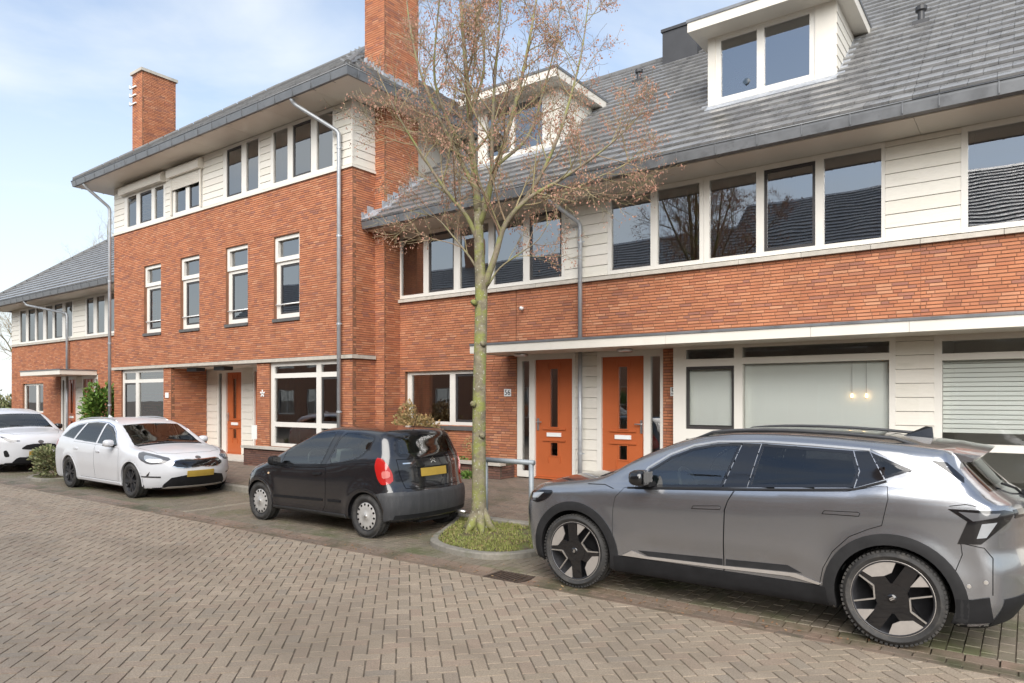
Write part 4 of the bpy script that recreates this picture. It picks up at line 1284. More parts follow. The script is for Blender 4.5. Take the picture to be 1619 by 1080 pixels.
# the eave of house 56 runs on to the block in front of the stack
soffit(h56, LS1 + .02, -11.46, EAVE_T + .075, CT0 + .001, 5.523, 1)
gutter(h56, LS1 + .02, -11.462, EAVE_T - .09, 5.535, brackets=False)
m = MB(); m.poly([(LS1, EAVE_T, EAVE_Z), (-11.46, EAVE_T, EAVE_Z), (-11.46, CT0, roof_at(CT0)), (LS1, CT0, roof_at(CT0))]); m.build('roof_strip', 'lead', h56)
# ground floor of the block
window(blk, FL, (-22.14, -19.64, .742, 2.72), [(-22.04, -21.34, 2.42, 2.62), (-22.04, -21.34, .85, 2.32), (-21.16, -19.73, 2.42, 2.62), (-21.16, -19.73, .85, 2.32)], d=-.05, sash=(1,))
window(blk, FL, (-14.66, -12.07, .722, 2.72), [(-14.52, -12.96, 2.45, 2.62), (-14.52, -12.96, 1.30, 2.34), (-14.52, -12.96, .80, 1.19), (-12.80, -12.14, 2.45, 2.62), (-12.80, -12.14, 1.30, 2.34), (-12.80, -12.14, .80, 1.19)], d=-.05, sash=(4,))
slats_mesh(FL, -22.0, -19.75, 2.0, 2.35, -.2, pitch=.03, tilt=1.2).build('blind', 'blind', blk)
curtain_mesh(FL, -14.35, -13.75, .8, 2.6, -.22, amp=.02).build('curtain', 'curtain', blk)
# porch
FP = Frame2((0, 11.14, 0), (1, 0, 0), (0, -1, 0))
MB().box((-19.24, LT + .1, 2.70), (-15.16, 11.3, 2.72)).build('porch_ceiling', 'cream', blk)
for a, b in ((-19.23, -18.71), (-17.44, -16.96), (-15.69, -15.17)):
    boards(blk, FP, (a, b, .33, 2.70), pitch=.193)
entrance(blk, (-18.71, -18.63, -18.47, -18.26, -17.51, -17.44), .33, 2.65, 11.15, False)
entrance(blk, (-15.69, -15.93, -15.77, -16.89, -16.14, -16.96), .33, 2.65, 11.15, True)
MB().box((-19.3, 11.3, .2), (-15.1, 11.34, 2.72)).build('porch_wall', 'interior', blk)
for x in (-18.45, -17.1):
    MB().box((x - .24, LT + .16, 2.60), (x + .24, LT + .42, 2.699)).build('porch_lamp', 'dark_trim', blk)
number_plate(blk, -19.42, 1.95, LT - .006, '')
MB().box((-19.23, LT - .02, .2), (-15.17, 11.3, .31)).build('porch_step', 'concrete', blk)
# star ornament on the right pier and letter box
m = MB()
for k in range(5):
    a = R(90 + 72 * k); q = Vector((-14.92, LT - .014, 1.98))
    m.obox(q + Vector((math.cos(a) * .04, 0, math.sin(a) * .04)), Vector((math.cos(a), 0, math.sin(a))) * .05, Vector((-math.sin(a), 0, math.cos(a))) * .016, (0, .006, 0))
m.build('wall_star', 'plate_white', blk)
MB().box((-15.42, LT + .02, .86), (-15.18, LT + .3, 1.2)).build('letter_box', 'curtain', blk)
# planter in front of the right window of the block
plb = thing('planter', 'long dark brick planter with pale coping by the black car and tall block', 'planter', (-13.5, 9.9, .28))
planter_wall(plb, -15.2, -11.75, 9.74, 10.05, .24, .68)
# downpipes of the block
downpipe(blk, [(-12.75, ET + .02, 8.3), (-12.75, ET + .1, 8.2), (-12.02, LT - .09, 7.62), (-12.02, LT - .09, .3)], .045)
downpipe(blk, [(E0 + .6, ET + .02, 8.3), (E0 + .6, ET + .08, 8.2), (LS0 - .09, LT - .09, 7.7), (LS0 - .09, LT - .09, .3)], .045)

# ---- the far terrace house
FS0, FS1 = -34.3, LS0 - .0
far = thing('terrace_house', 'small distant brick terrace house with hipped roof at the left edge', 'house', ((FS0 + FS1) / 2, TF, 0))
SH = -21.3
win_low = (-33.13, -31.06, 1.28, 2.46)
brick_wall(far, [(FRT, (FS0, FS1, 2.71, 4.0), []), (FRT, (FS0, -29.46, .2, 2.71), [win_low]), (FRT, (-26.36, FS1, .2, 2.71), []),
                 (Frame2((FS0, 0, 0), (0, -1, 0), (-1, 0, 0)), (-18, -TF - .026, .2, 4.0), [])])
window(far, FRT, win_low, [(-33.02, -31.95, 1.36, 2.38), (-31.75, -31.17, 1.36, 2.38)], d=-.08)
m = MB(); m.extrude_profile([(TF - .06, 4.0), (TF - .06, 4.07), (TF + .03, 4.086), (TF + .03, 4.0)], 'X', FS0 - .03, FS1 - .05); m.build('sill_stone', 'concrete', far)
WU = [(-33.5, -28.35, [(-33.38, -32.78), (-32.53, -31.87), (-31.71, -31.07), (-30.8, -30.19), (-30.0, -29.3), (-29.04, -28.45)], (1, 4)), (-27.36, -25.0, [(-27.24, -26.7), (-26.45, -25.85), (-25.6, -25.1)], (0,))]
mb = MB(); plate(mb, FRT, (FS0, FS1, 4.087, 5.53), [(a, b, 4.09, 5.52) for a, b, p, s_ in WU], -.03, .08); plate(mb, Frame2((FS0, 0, 0), (0, -1, 0), (-1, 0, 0)), (-18, -TF, 4.087, 5.53), [], -.0, .05); mb.build('upper_wall', 'cream', far)
for a, b, p, s_ in WU:
    window(far, FRT, (a + .002, b - .002, 4.09, 5.518), upper_panes(p), d=0, sash=s_)
for a, b in ((FS0, -33.5), (-28.35, -27.36), (-25.0, FS1 - .06)):
    boards(far, FRT, (a, b, 4.088, 5.515), pitch=.192)
room(far, FRT, (FS0 + .1, FS1 - .1, 3.2, 5.6), -.12, 3.6, 'upper_room'); room(far, FRT, (FS0 + .1, FS1 - .1, .34, 2.7), -.14, 4, 'lower_room')
for a, b in ((-33.4, -32.9), (-30.75, -30.3), (-27.2, -26.75)):
    curtain_mesh(FRT, a, b, 4.15, 5.45, -.2, amp=.02).build('curtain', 'curtain', far)
m = MB().box((-29.86, 10.03, 2.68), (-26.43, TF, 2.83)); m.build('canopy', 'cream', far)
MB().box((-29.88, 10.01, 2.83), (-26.41, TF, 2.865)).build('canopy_roof', 'zinc', far)
entrance(far, tuple(q + SH for q in (-8.16, -8.04, -7.87, -7.74, -6.89, -6.82)), .345, 2.62, TF + .02, False)
entrance(far, tuple(q + SH for q in (-5.06, -5.30, -5.12, -6.27, -5.43, -6.36)), .345, 2.62, TF + .02, True)
boards(far, Frame2((0, TF + .03, 0), (1, 0, 0), (0, -1, 0)), (-6.82 + SH, -6.36 + SH, .33, 2.71), pitch=.193)
soffit(far, FS0 - .72, FS1 - .02, EAVE_T + .075, TF + .02, 5.523, 2.8)
gutter(far, FS0 - .82, FS1 - .06, EAVE_T - .09, 5.535, mitre=(1, 0))
gutter(far, EAVE_T - .09, 19, FS0 - .82, 5.535, axis='Y', sgn=-1, mitre=(1, 0), brackets=False)
FE0 = FS0 - .75
m = MB()
m.poly([(FE0, EAVE_T, EAVE_Z), (FS1, EAVE_T, EAVE_Z), (FS1, RIDGE_T, roof_at(RIDGE_T)), (FE0 + 5, RIDGE_T, roof_at(RIDGE_T))])
m.poly([(FE0, RIDGE_T + 5, EAVE_Z), (FE0, EAVE_T, EAVE_Z), (FE0 + 5, RIDGE_T, roof_at(RIDGE_T))])
m.poly([(FS1, RIDGE_T + 5, EAVE_Z), (FE0, RIDGE_T + 5, EAVE_Z), (FE0 + 5, RIDGE_T, roof_at(RIDGE_T)), (FS1, RIDGE_T, roof_at(RIDGE_T))])
rff = m.build('roof', 'roof_under', far)
roof_tiles(rff, (FE0, EAVE_T - .03, EAVE_Z - .02), (1, 0, 0), VSL, FS1 - FE0, int(SLOPE / TE) + 1, lambda u, v: u > v * math.cos(PITCH) - .05, n_single=120)
n_ = 16
for i in range(n_):
    a, b = i / n_, (i + 1) / n_ - .004
    MB().tube([(FE0 + 5 * a, EAVE_T + 5 * a, EAVE_Z + 4.05 * a + .05), (FE0 + 5 * b, EAVE_T + 5 * b, EAVE_Z + 4.05 * b + .05)], .09, 8).build('hip_tile', 'ridge_cap', rff)
downpipe(far, [(-30.6, EAVE_T, 5.55), (-30.6, EAVE_T + .08, 5.4), (-28.62, TF - .1, 5.0), (-28.62, TF - .1, 2.87)], .045)
downpipe(far, [(-28.62, TF - .1, 2.67), (-28.62, TF - .1, 1.5), (-28.62, TF - .1, .3)], .045)

# ---- houses across the street (behind the viewer; seen in the window reflections)
M('brick_far', (0.30, 0.16, 0.10), rough=0.85, nscale=14, namt=0.3, bump=0.3, bscale=30, stretch=(1, 1, 4))
def across(name, label, s0, s1, tf, z_e, n_win, floors):
    h = thing(name, label, 'house', ((s0 + s1) / 2, tf, 0))
    f = Frame2((0, tf, 0), (-1, 0, 0), (0, 1, 0))
    holes = []
    for fl in range(floors):
        for k in range(n_win):
            a = -s1 + .6 + k * (s1 - s0 - .6) / n_win
            holes.append((a, a + (s1 - s0) / n_win * .58, fl * 2.8 + .9, fl * 2.8 + 2.4))
    mb = MB(); plate(mb, f, (-s1, -s0, 0, z_e), holes, 0, .12); plate(mb, Frame2((s1, 0, 0), (0, 1, 0), (1, 0, 0)), (tf - 9, tf, 0, z_e), [], 0, .1); plate(mb, Frame2((s0, 0, 0), (0, -1, 0), (-1, 0, 0)), (-tf, -tf + 9, 0, z_e), [], 0, .1)
    mb.build('wall', 'brick_far', h)
    for r_ in holes:
        mid = (r_[0] + r_[1]) / 2
        window(h, f, r_, [(r_[0] + .06, mid - .03, r_[2] + .06, r_[3] - .06), (mid + .03, r_[1] - .06, r_[2] + .06, r_[3] - .06)], d=-.06)
    room(h, f, (-s1 + .1, -s0 - .1, .3, z_e - .1), -.2, 4, 'room')
    m = MB().box((s0 - .3, tf - .1, z_e), (s1 + .3, tf + .7, z_e + .18)); m.build('gutter', 'cream', h)
    dz = .81
    m = MB(); m.poly([(s1 + .3, tf + .7, z_e + .18), (s0 - .3, tf + .7, z_e + .18), (s0 - .3, tf - 4.5, z_e + .18 + 5.2 * dz), (s1 + .3, tf - 4.5, z_e + .18 + 5.2 * dz)])
    m.poly([(s0 - .3, tf - 9.5, z_e + .18), (s1 + .3, tf - 9.5, z_e + .18), (s1 + .3, tf - 4.5, z_e + .18 + 5.2 * dz), (s0 - .3, tf - 4.5, z_e + .18 + 5.2 * dz)])
    rf = m.build('roof', 'roof_under', h)
    roof_tiles(rf, (s1 + .3, tf + .72, z_e + .2), (-1, 0, 0), (0, -math.cos(PITCH), math.sin(PITCH)), s1 - s0 + .6, 24, lambda u, v: True, n_single=0)
    for x, sg in ((s0 - .0, -1), (s1 + .0, 1)):
        m = MB(); m.poly([(x, tf, z_e), (x, tf - 9, z_e), (x, tf - 4.5, z_e + 4.0)]); m.build('gable', 'brick_far', h)
    m = MB().box(((s0 + s1) / 2 - .5, tf - 5, z_e + 3), ((s0 + s1) / 2 + .5, tf - 4.2, z_e + 6)); m.build('chimney', 'brick_far', h)
    return h
across('terrace_house', 'brick terrace across the street, seen only mirrored in the window panes', -44, -10.5, -6.0, 5.55, 12, 2)
across('tall_block', 'taller brick block across the street, mirrored in the right-hand windows', -10.3, 1.4, -6.0, 6.4, 4, 2)
# ------------------------------------------------------------------ cars
M('paint_grey', (0.33, 0.34, 0.36), rough=0.23, metal=0.85, nscale=140, namt=0.10, coat=0.9, ncol2=(0.30, 0.30, 0.305), nscale2=3.0, nth=(0.5, 0.9))
M('paint_black', (0.010, 0.010, 0.012), rough=0.22, nscale=60, namt=0.3, coat=0.9, ncol2=(0.022, 0.021, 0.02), nscale2=7.0, nth=(0.52, 0.95))
M('paint_white', (0.60, 0.61, 0.63), rough=0.28, nscale=2, namt=0.03, coat=0.5, ncol2=(0.52, 0.50, 0.47), nscale2=4.0, nth=(0.62, 1.0))
M('plastic_black', (0.011, 0.011, 0.012), rough=0.65, spec=0.25, nscale=8, namt=0.3, bump=0.15, bscale=400)
M('plastic_grey', (0.038, 0.039, 0.042), rough=0.55, nscale=6, namt=0.25, stretch=(2, 2, .4), bump=0.12, bscale=400, ncol2=(0.065, 0.065, 0.065), nscale2=9, nth=(.52, .8))
M('gloss_black', (0.008, 0.008, 0.009), rough=0.08, coat=0.5)
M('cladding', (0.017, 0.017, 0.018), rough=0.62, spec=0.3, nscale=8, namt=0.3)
M('gap', (0.004, 0.004, 0.004), rough=0.9, spec=0.0)
M('silver', (0.62, 0.60, 0.57), rough=0.28, metal=0.85, nscale=30, namt=0.08)
M('satin_silver', (0.44, 0.41, 0.38), rough=0.4, metal=0.5, nscale=20, namt=0.08)
M('chrome', (0.75, 0.76, 0.78), rough=0.10, metal=1.0)
M('hubcap', (0.50, 0.49, 0.47), rough=0.42, metal=0.35, nscale=14, namt=0.15)
M('rim_black', (0.030, 0.030, 0.033), rough=0.38, metal=0.2, nscale=20, namt=0.3)
M('tyre', (0.030, 0.029, 0.028), rough=0.78, nscale=12, namt=0.3, bump=0.25, bscale=120, ncol2=(0.075, 0.068, 0.060), nscale2=9, nth=(.5, .75))
M('lamp_red', (0.40, 0.014, 0.012), rough=0.12, coat=0.8)
M('lamp_pink', (0.55, 0.16, 0.14), rough=0.12, coat=0.8)
M('lamp_clear', (0.36, 0.38, 0.40), rough=0.12, coat=0.8, metal=0.3)
M('lamp_smoke', (0.10, 0.10, 0.105), rough=0.10, coat=0.8)
M('lamp_amber', (0.75, 0.55, 0.35), rough=0.15, coat=0.6)
M('plate_yellow', (0.38, 0.255, 0.045), rough=0.45, nscale=9, namt=0.12)
M('seat', (0.26, 0.27, 0.265), rough=0.85)
M('cabin', (0.10, 0.10, 0.10), rough=0.8)
glass_mat('car_glass', (0.86, 0.97, 0.91), ior=2.1)
glass_mat('car_glass_dark', (0.20, 0.205, 0.21), ior=1.75)

def pchip(xs, ys):
    xs = np.array(xs, float); ys = np.array(ys, float)
    h = np.diff(xs); d = np.diff(ys) / h
    m = np.zeros_like(ys)
    for i in range(1, len(xs) - 1):
        if d[i - 1] * d[i] > 0:
            w1, w2 = 2 * h[i] + h[i - 1], h[i] + 2 * h[i - 1]
            m[i] = (w1 + w2) / (w1 / d[i - 1] + w2 / d[i])
    m[0], m[-1] = d[0], d[-1]
    def g(x):
        x = np.asarray(x, float)
        xc = np.clip(x, xs[0], xs[-1])
        i = np.clip(np.searchsorted(xs, xc) - 1, 0, len(h) - 1)
        t = (xc - xs[i]) / h[i]
        t2, t3 = t * t, t * t * t
        v = (2 * t3 - 3 * t2 + 1) * ys[i] + (t3 - 2 * t2 + t) * h[i] * m[i] + (-2 * t3 + 3 * t2) * ys[i + 1] + (t3 - t2) * h[i] * m[i + 1]
        return v + np.where(x > xs[-1], (x - xs[-1]) * m[-1], 0) + np.where(x < xs[0], (x - xs[0]) * m[0], 0)
    return g
def smax(a, b, k):
    h = np.maximum(k - np.abs(a - b), 0) / k
    return np.maximum(a, b) + h * h * k * .25
def in_poly(px, py, poly):
    px = np.asarray(px); py = np.asarray(py)
    r_ = np.zeros(px.shape, bool)
    n = len(poly)
    for i in range(n):
        x0, y0 = poly[i]; x1, y1 = poly[(i + 1) % n]
        if y0 == y1: continue
        c_ = ((y0 > py) != (y1 > py)) & (px < (x1 - x0) * (py - y0) / (y1 - y0) + x0)
        r_ ^= c_
    return r_
def area2(poly):
    return sum(poly[i][0] * poly[(i + 1) % len(poly)][1] - poly[(i + 1) % len(poly)][0] * poly[i][1] for i in range(len(poly)))
def offset_poly(poly, d):
    """positive d grows the outline."""
    P = poly if area2(poly) > 0 else poly[::-1]
    n = len(P); out = []
    for i in range(n):
        a, b, c_ = Vector(P[i - 1]), Vector(P[i]), Vector(P[(i + 1) % n])
        e0 = (b - a).normalized(); e1 = (c_ - b).normalized()
        n0 = Vector((e0.y, -e0.x)); n1 = Vector((e1.y, -e1.x))
        m = n0 + n1
        k = m.length_squared
        m = m * (2 / k) if k > .25 else n0
        q = b + m * d
        out.append((q.x, q.y))
    return out
def smooth_poly(poly, it=1, keep=()):
    """Chaikin corner cutting."""
    for _ in range(it):
        out = []
        for i in range(len(poly)):
            a, b = poly[i], poly[(i + 1) % len(poly)]
            out.append((a[0] * .8 + b[0] * .2, a[1] * .8 + b[1] * .2)); out.append((a[0] * .2 + b[0] * .8, a[1] * .2 + b[1] * .8))
        poly = out
    return poly
def densify(poly, step):
    out = []
    for i in range(len(poly)):
        a, b = poly[i], poly[(i + 1) % len(poly)]
        n = max(1, int(math.ceil(math.hypot(b[0] - a[0], b[1] - a[1]) / step)))
        for k in range(n):
            out.append((a[0] + (b[0] - a[0]) * k / n, a[1] + (b[1] - a[1]) * k / n))
    return out
def ribbon(line, w):
    L_ = [Vector(p) for p in line]
    a, b = [], []
    for i, p in enumerate(L_):
        d = (L_[min(i + 1, len(L_) - 1)] - L_[max(i - 1, 0)]).normalized()
        nn = Vector((-d.y, d.x)) * w / 2
        a.append(tuple(p + nn)); b.append(tuple(p - nn))
    return a + b[::-1]
def arc_ring(cx, cz, r0, r1, a0, a1, n=28):
    A = [(cx + r1 * math.cos(R(a0 + (a1 - a0) * i / n)), cz + r1 * math.sin(R(a0 + (a1 - a0) * i / n))) for i in range(n + 1)]
    B = [(cx + r0 * math.cos(R(a0 + (a1 - a0) * i / n)), cz + r0 * math.sin(R(a0 + (a1 - a0) * i / n))) for i in range(n + 1)]
    return A + B[::-1]

class Car:
    def __init__(s, root, paint, L, W, top, front, rear, width, plan, wheels, rw, arch, zb=.2, kf=.12, kr=.10, kt=.10, cf=.30, cr=.20, pf=3.2, pr=3.0, crown=.03, flare=.014, belt=None, scoop=0.0, crown_h=.05):
        s.root, s.paint, s.L, s.W = root, paint, L, W
        s.H0 = pchip(*zip(*top)); s.xf = pchip(*zip(*front)); s.xr = pchip(*zip(*rear))
        s.wz = pchip(*zip(*width)); s.plan = pchip(*zip(*plan))
        s.wheels, s.rw, s.arch, s.zb = wheels, rw, arch, zb
        s.kf, s.kr, s.kt, s.cf, s.cr, s.pf, s.pr, s.crown, s.flare, s.scoop, s.crown_h = kf, kr, kt, cf, cr, pf, pr, crown, flare, scoop, crown_h
        s.belt = pchip(*zip(*belt)) if belt else (lambda x: np.zeros_like(np.asarray(x, float)))
        s.cut = []
    def f(s, x, y, z):
        ay = np.abs(y)
        b = s.belt(x)
        zz = z - b * np.clip((z - .6) / .35, 0, 1)
        w = s.wz(zz) * s.plan(x)
        for wx in s.wheels:
            d = np.hypot(x - wx, z - s.rw)
            w = w + s.flare * np.exp(-((d - s.arch - .04) / .085) ** 2) * np.clip((.98 - z) / .2, 0, 1)
        if s.scoop:
            w = w - s.scoop * np.exp(-((z - .50) / .10) ** 2) * np.clip((x - s.wheels[0] - .55) / .3, 0, 1) * np.clip((s.wheels[1] - .5 - x) / .3, 0, 1)
        q = np.clip(ay / s.W, 0, 1.3)
        ds = ay - w
        e = .01
        hx = (s.H0(x + e) - s.H0(x - e)) / (2 * e)
        dt = (z - (s.H0(x) - s.crown * (ay / .6) ** 2)) / np.sqrt(1 + hx * hx)
        df = (s.xf(z) + s.cf * q ** s.pf) - x
        dr = x - (s.xr(z) - s.cr * q ** s.pr)
        v = smax(ds, dt, s.kt)
        v = smax(v, df, s.kf)
        v = smax(v, dr, s.kr)
        v = smax(v, s.zb - z, .05)
        return v
    def fw(s, x, y, z):
        v = s.f(x, y, z)
        for wx in s.wheels:
            well = np.maximum(np.hypot(x - wx, z - s.rw) - (s.arch + .012), .50 - np.abs(y))
            v = np.maximum(v, -well)
        return v
    def grad(s, x, y, z, fn=None):
        fn = fn or s.f
        e = .004
        g = np.stack([fn(x + e, y, z) - fn(x - e, y, z), fn(x, y + e, z) - fn(x, y - e, z), fn(x, y, z + e) - fn(x, y, z - e)], -1) / (2 * e)
        return g
    def solve(s, kind, a, b, sg):
        a = np.asarray(a, float); b = np.asarray(b, float)
        if kind == 'side': lo, hi, P = np.full(a.shape, .0), np.full(a.shape, 1.3), lambda t: (a, t, b)
        elif kind == 'top': lo, hi, P = np.full(a.shape, .6), np.full(a.shape, 2.2), lambda t: (a, b, t)
        elif kind == 'rear': lo, hi, P = np.full(a.shape, s.L * .5), np.full(a.shape, s.L + .6), lambda t: (t, a, b)
        else: lo, hi, P = np.full(a.shape, s.L * .5), np.full(a.shape, -.6), lambda t: (t, a, b)
        for _ in range(22):
            m = (lo + hi) / 2
            ins = s.f(*P(m)) < 0
            lo = np.where(ins, m, lo); hi = np.where(ins, hi, m)
        p = np.stack([np.broadcast_to(q, a.shape) for q in P((lo + hi) / 2)], -1)
        return p
    def body(s, res=.024):
        xs = np.arange(-.10, s.L + .12, res); ys = np.arange(-s.W - .10, s.W + .12, res); zs = np.arange(s.zb - .06, 1.75, res)
        V = s.fw(xs[:, None, None], ys[None, :, None], zs[None, None, :])
        I = V < 0
        c8 = [(i, j, k) for i in (0, 1) for j in (0, 1) for k in (0, 1)]
        nx, ny, nz = V.shape
        sub = lambda A, i, j, k: A[i:nx - 1 + i, j:ny - 1 + j, k:nz - 1 + k]
        cnt = sum(sub(I, *c_).astype(np.int8) for c_ in c8)
        act = (cnt > 0) & (cnt < 8)
        acc = np.zeros(act.shape + (3,)); n = np.zeros(act.shape)
        for a in range(8):
            for ax in range(3):
                if c8[a][ax] == 0:
                    b = list(c8[a]); b[ax] = 1
                    va, vb = sub(V, *c8[a]), sub(V, *b)
                    cr_ = act & ((va < 0) != (vb < 0))
                    t = np.where(cr_, va / np.where(np.abs(va - vb) < 1e-9, 1, va - vb), 0)
                    off = np.array(c8[a], float)
                    for q in range(3):
                        acc[..., q] += np.where(cr_, off[q] + (t if q == ax else 0), 0)
                    n += cr_
        idx = -np.ones(act.shape, int); ii = np.argwhere(act); idx[act] = np.arange(len(ii))
        P = ii + acc[act] / n[act][:, None]
        P = np.stack([xs[0] + P[:, 0] * res, ys[0] + P[:, 1] * res, zs[0] + P[:, 2] * res], -1)
        quads = []
        for ax in range(3):
            o1, o2 = [(1, 2), (2, 0), (0, 1)][ax]
            sl0 = [slice(1, -1)] * 3; sl0[ax] = slice(0, -1)
            sl1 = [slice(1, -1)] * 3; sl1[ax] = slice(1, None)
            a, b = I[tuple(sl0)], I[tuple(sl1)]
            e = np.argwhere(a != b)
            base = e.copy(); base[:, o1] += 1; base[:, o2] += 1
            def cell(d1, d2):
                q = base.copy(); q[:, o1] += d1; q[:, o2] += d2
                return idx[q[:, 0], q[:, 1], q[:, 2]]
            Q = np.stack([cell(-1, -1), cell(0, -1), cell(0, 0), cell(-1, 0)], -1)
            flip = ~a[tuple(e.T)]
            Q[flip] = Q[flip][:, ::-1]
            quads.append(Q)
        Q = np.concatenate(quads)
        Q = Q[(Q >= 0).all(1)]
        for _ in range(2):
            g = s.grad(P[:, 0], P[:, 1], P[:, 2], s.fw); v = s.fw(P[:, 0], P[:, 1], P[:, 2])
            st = -v[:, None] * g / np.maximum((g * g).sum(1), .2)[:, None]
            P = P + np.clip(st, -.012, .012)
        N = s.grad(P[:, 0], P[:, 1], P[:, 2], s.fw); N /= np.maximum(np.linalg.norm(N, axis=1), 1e-6)[:, None]
        C = P[Q].mean(1); NC = N[Q].mean(1)
        keep = np.ones(len(Q), bool)
        for kind, poly in s.cut:
            if kind == 'side': keep &= ~((np.abs(NC[:, 1]) > .25) & in_poly(C[:, 0], C[:, 2], poly) & (np.abs(C[:, 1]) > .3))
            elif kind == 'top': keep &= ~((NC[:, 2] > .2) & in_poly(C[:, 0], C[:, 1], poly) & (C[:, 2] > .8))
            elif kind == 'rear': keep &= ~((NC[:, 0] > .15) & in_poly(C[:, 1], C[:, 2], poly) & (C[:, 0] > s.L * .6))
        liner = np.zeros(len(Q), bool)
        for wx in s.wheels:
            liner |= (np.hypot(C[:, 0] - wx, C[:, 2] - s.rw) < s.arch + .03) & (s.f(C[:, 0], C[:, 1], C[:, 2]) < -.006)
        under = (NC[:, 2] < -.6) & (C[:, 2] < s.zb + .06)
        dark = (liner | under) & keep
        s._part('body', P, Q[keep & ~dark], N, s.paint)
        s._part('underbody', P, Q[dark], None, 'plastic_black')
    def _part(s, name, P, Q, N, mat, parent=None, mirror=False):
        used, inv = np.unique(Q.ravel(), return_inverse=True)
        me = bulk_mesh(name, P[used], inv.reshape(Q.shape))
        o = mesh_obj(name, me, mat, parent or s.root, smooth=True)
        if N is not None:
            me.normals_split_custom_set_from_vertices([tuple(v) for v in N[used]])
        return o
    def patch(s, kind, poly, mat, name, holes=(), off=.003, thick=.006, res=.035, parent=None, sides=(-1, 1), cut=False):
        """a curved panel lying on the body; kind: side (x,z), top (x,y), rear/front (y,z)."""
        if area2(poly) < 0: poly = poly[::-1]
        outs = []
        loops = [densify(poly, res)] + [densify(h, res) for h in holes]
        pts, edges = [], []
        for lp_ in loops:
            b = len(pts); pts += lp_
            edges += [(b + i, b + (i + 1) % len(lp_)) for i in range(len(lp_))]
        A = np.array(poly)
        gx = np.arange(A[:, 0].min() + res * .5, A[:, 0].max(), res); gy = np.arange(A[:, 1].min() + res * .5, A[:, 1].max(), res)
        if len(gx) and len(gy):
            GX, GY = np.meshgrid(gx, gy); GX = GX.ravel(); GY = GY.ravel()
            ok = in_poly(GX, GY, poly)
            for h in holes: ok &= ~in_poly(GX, GY, h)
            arr = np.array(pts)
            for px, py in zip(GX[ok], GY[ok]):
                if np.min((arr[:, 0] - px) ** 2 + (arr[:, 1] - py) ** 2) > (res * .45) ** 2:
                    pts.append((float(px), float(py)))
        vs, es, fs, *_ = delaunay_2d_cdt([Vector(p) for p in pts], edges, [], 0, 1e-6)
        V2 = np.array([(v.x, v.y) for v in vs]); F = np.array([f for f in fs if len(f) == 3])
        c_ = V2[F].mean(1)
        ok = in_poly(c_[:, 0], c_[:, 1], poly)
        for h in holes: ok &= ~in_poly(c_[:, 0], c_[:, 1], h)
        F = F[ok]
        sets = sides if kind == 'side' else (1,)
        allp = np.concatenate([V2] + [np.array(lp_) for lp_ in loops]) if thick > 0 else V2
        AP = s.solve(kind, allp[:, 0], allp[:, 1], 1)
        AN = s.grad(AP[:, 0], AP[:, 1], AP[:, 2]); AN /= np.linalg.norm(AN, axis=1)[:, None]
        for sg in sets:
            P, N = AP[:len(V2)], AN[:len(V2)]
            P = P + N * off
            at = len(V2)
            Pl, Nl, Fl = [P], [N], [F]
            nb = len(P)
            for lp_ in (loops if thick > 0 else ()):
                q = lp_; B = AP[at:at + len(q)]; n_ = AN[at:at + len(q)]; at += len(q)
                T_ = np.roll(B, -1, 0) - np.roll(B, 1, 0)
                sd = np.cross(T_, n_); sd /= np.maximum(np.linalg.norm(sd, axis=1), 1e-9)[:, None]
                k = len(q)
                Pl += [B + n_ * off, B + n_ * (off - thick)]; Nl += [sd, sd]
                i = np.arange(k); j_ = (i + 1) % k
                Fl += [np.stack([nb + i, nb + j_, nb + k + j_], -1), np.stack([nb + i, nb + k + j_, nb + k + i], -1)]
                nb += 2 * k
            PP, NN, FF = np.concatenate(Pl), np.concatenate(Nl), np.concatenate(Fl)
            if sg < 0:
                PP = PP * np.array((1, -1, 1)); NN = NN * np.array((1, -1, 1)); FF = FF[:, ::-1]
            fn = np.cross(PP[FF[:, 1]] - PP[FF[:, 0]], PP[FF[:, 2]] - PP[FF[:, 0]])
            bad = (fn * NN[FF].mean(1)).sum(1) < 0
            FF = FF.copy(); FF[bad] = FF[bad][:, ::-1]
            par = parent[0 if sg < 0 else 1] if isinstance(parent, (tuple, list)) else parent
            outs.append(s._part(name, PP, FF, NN, mat, par))
        if cut:
            s.cut.append((kind, poly))
        return outs
    def window_(s, kind, poly, glass, border=.024, off=.003, name='window', parent=None, seal='gloss_black'):
        inner = offset_poly(poly, -border)
        w = s.patch(kind, inner, glass, name, off=off - .002, thick=0, parent=parent)
        s.patch(kind, poly, seal, 'window_seal', holes=[inner], off=off, thick=.008, parent=w if kind == 'side' else w[0])
        s.cut.append((kind, offset_poly(poly, -.004)))
        return w
    def door(s, poly, handle=None, name='door'):
        s.patch('side', offset_poly(poly, .0045), 'gap', 'door_gap', off=.0012, thick=0)
        d = s.patch('side', poly, s.paint, name, off=.0030, thick=.004, res=.045)
        return d

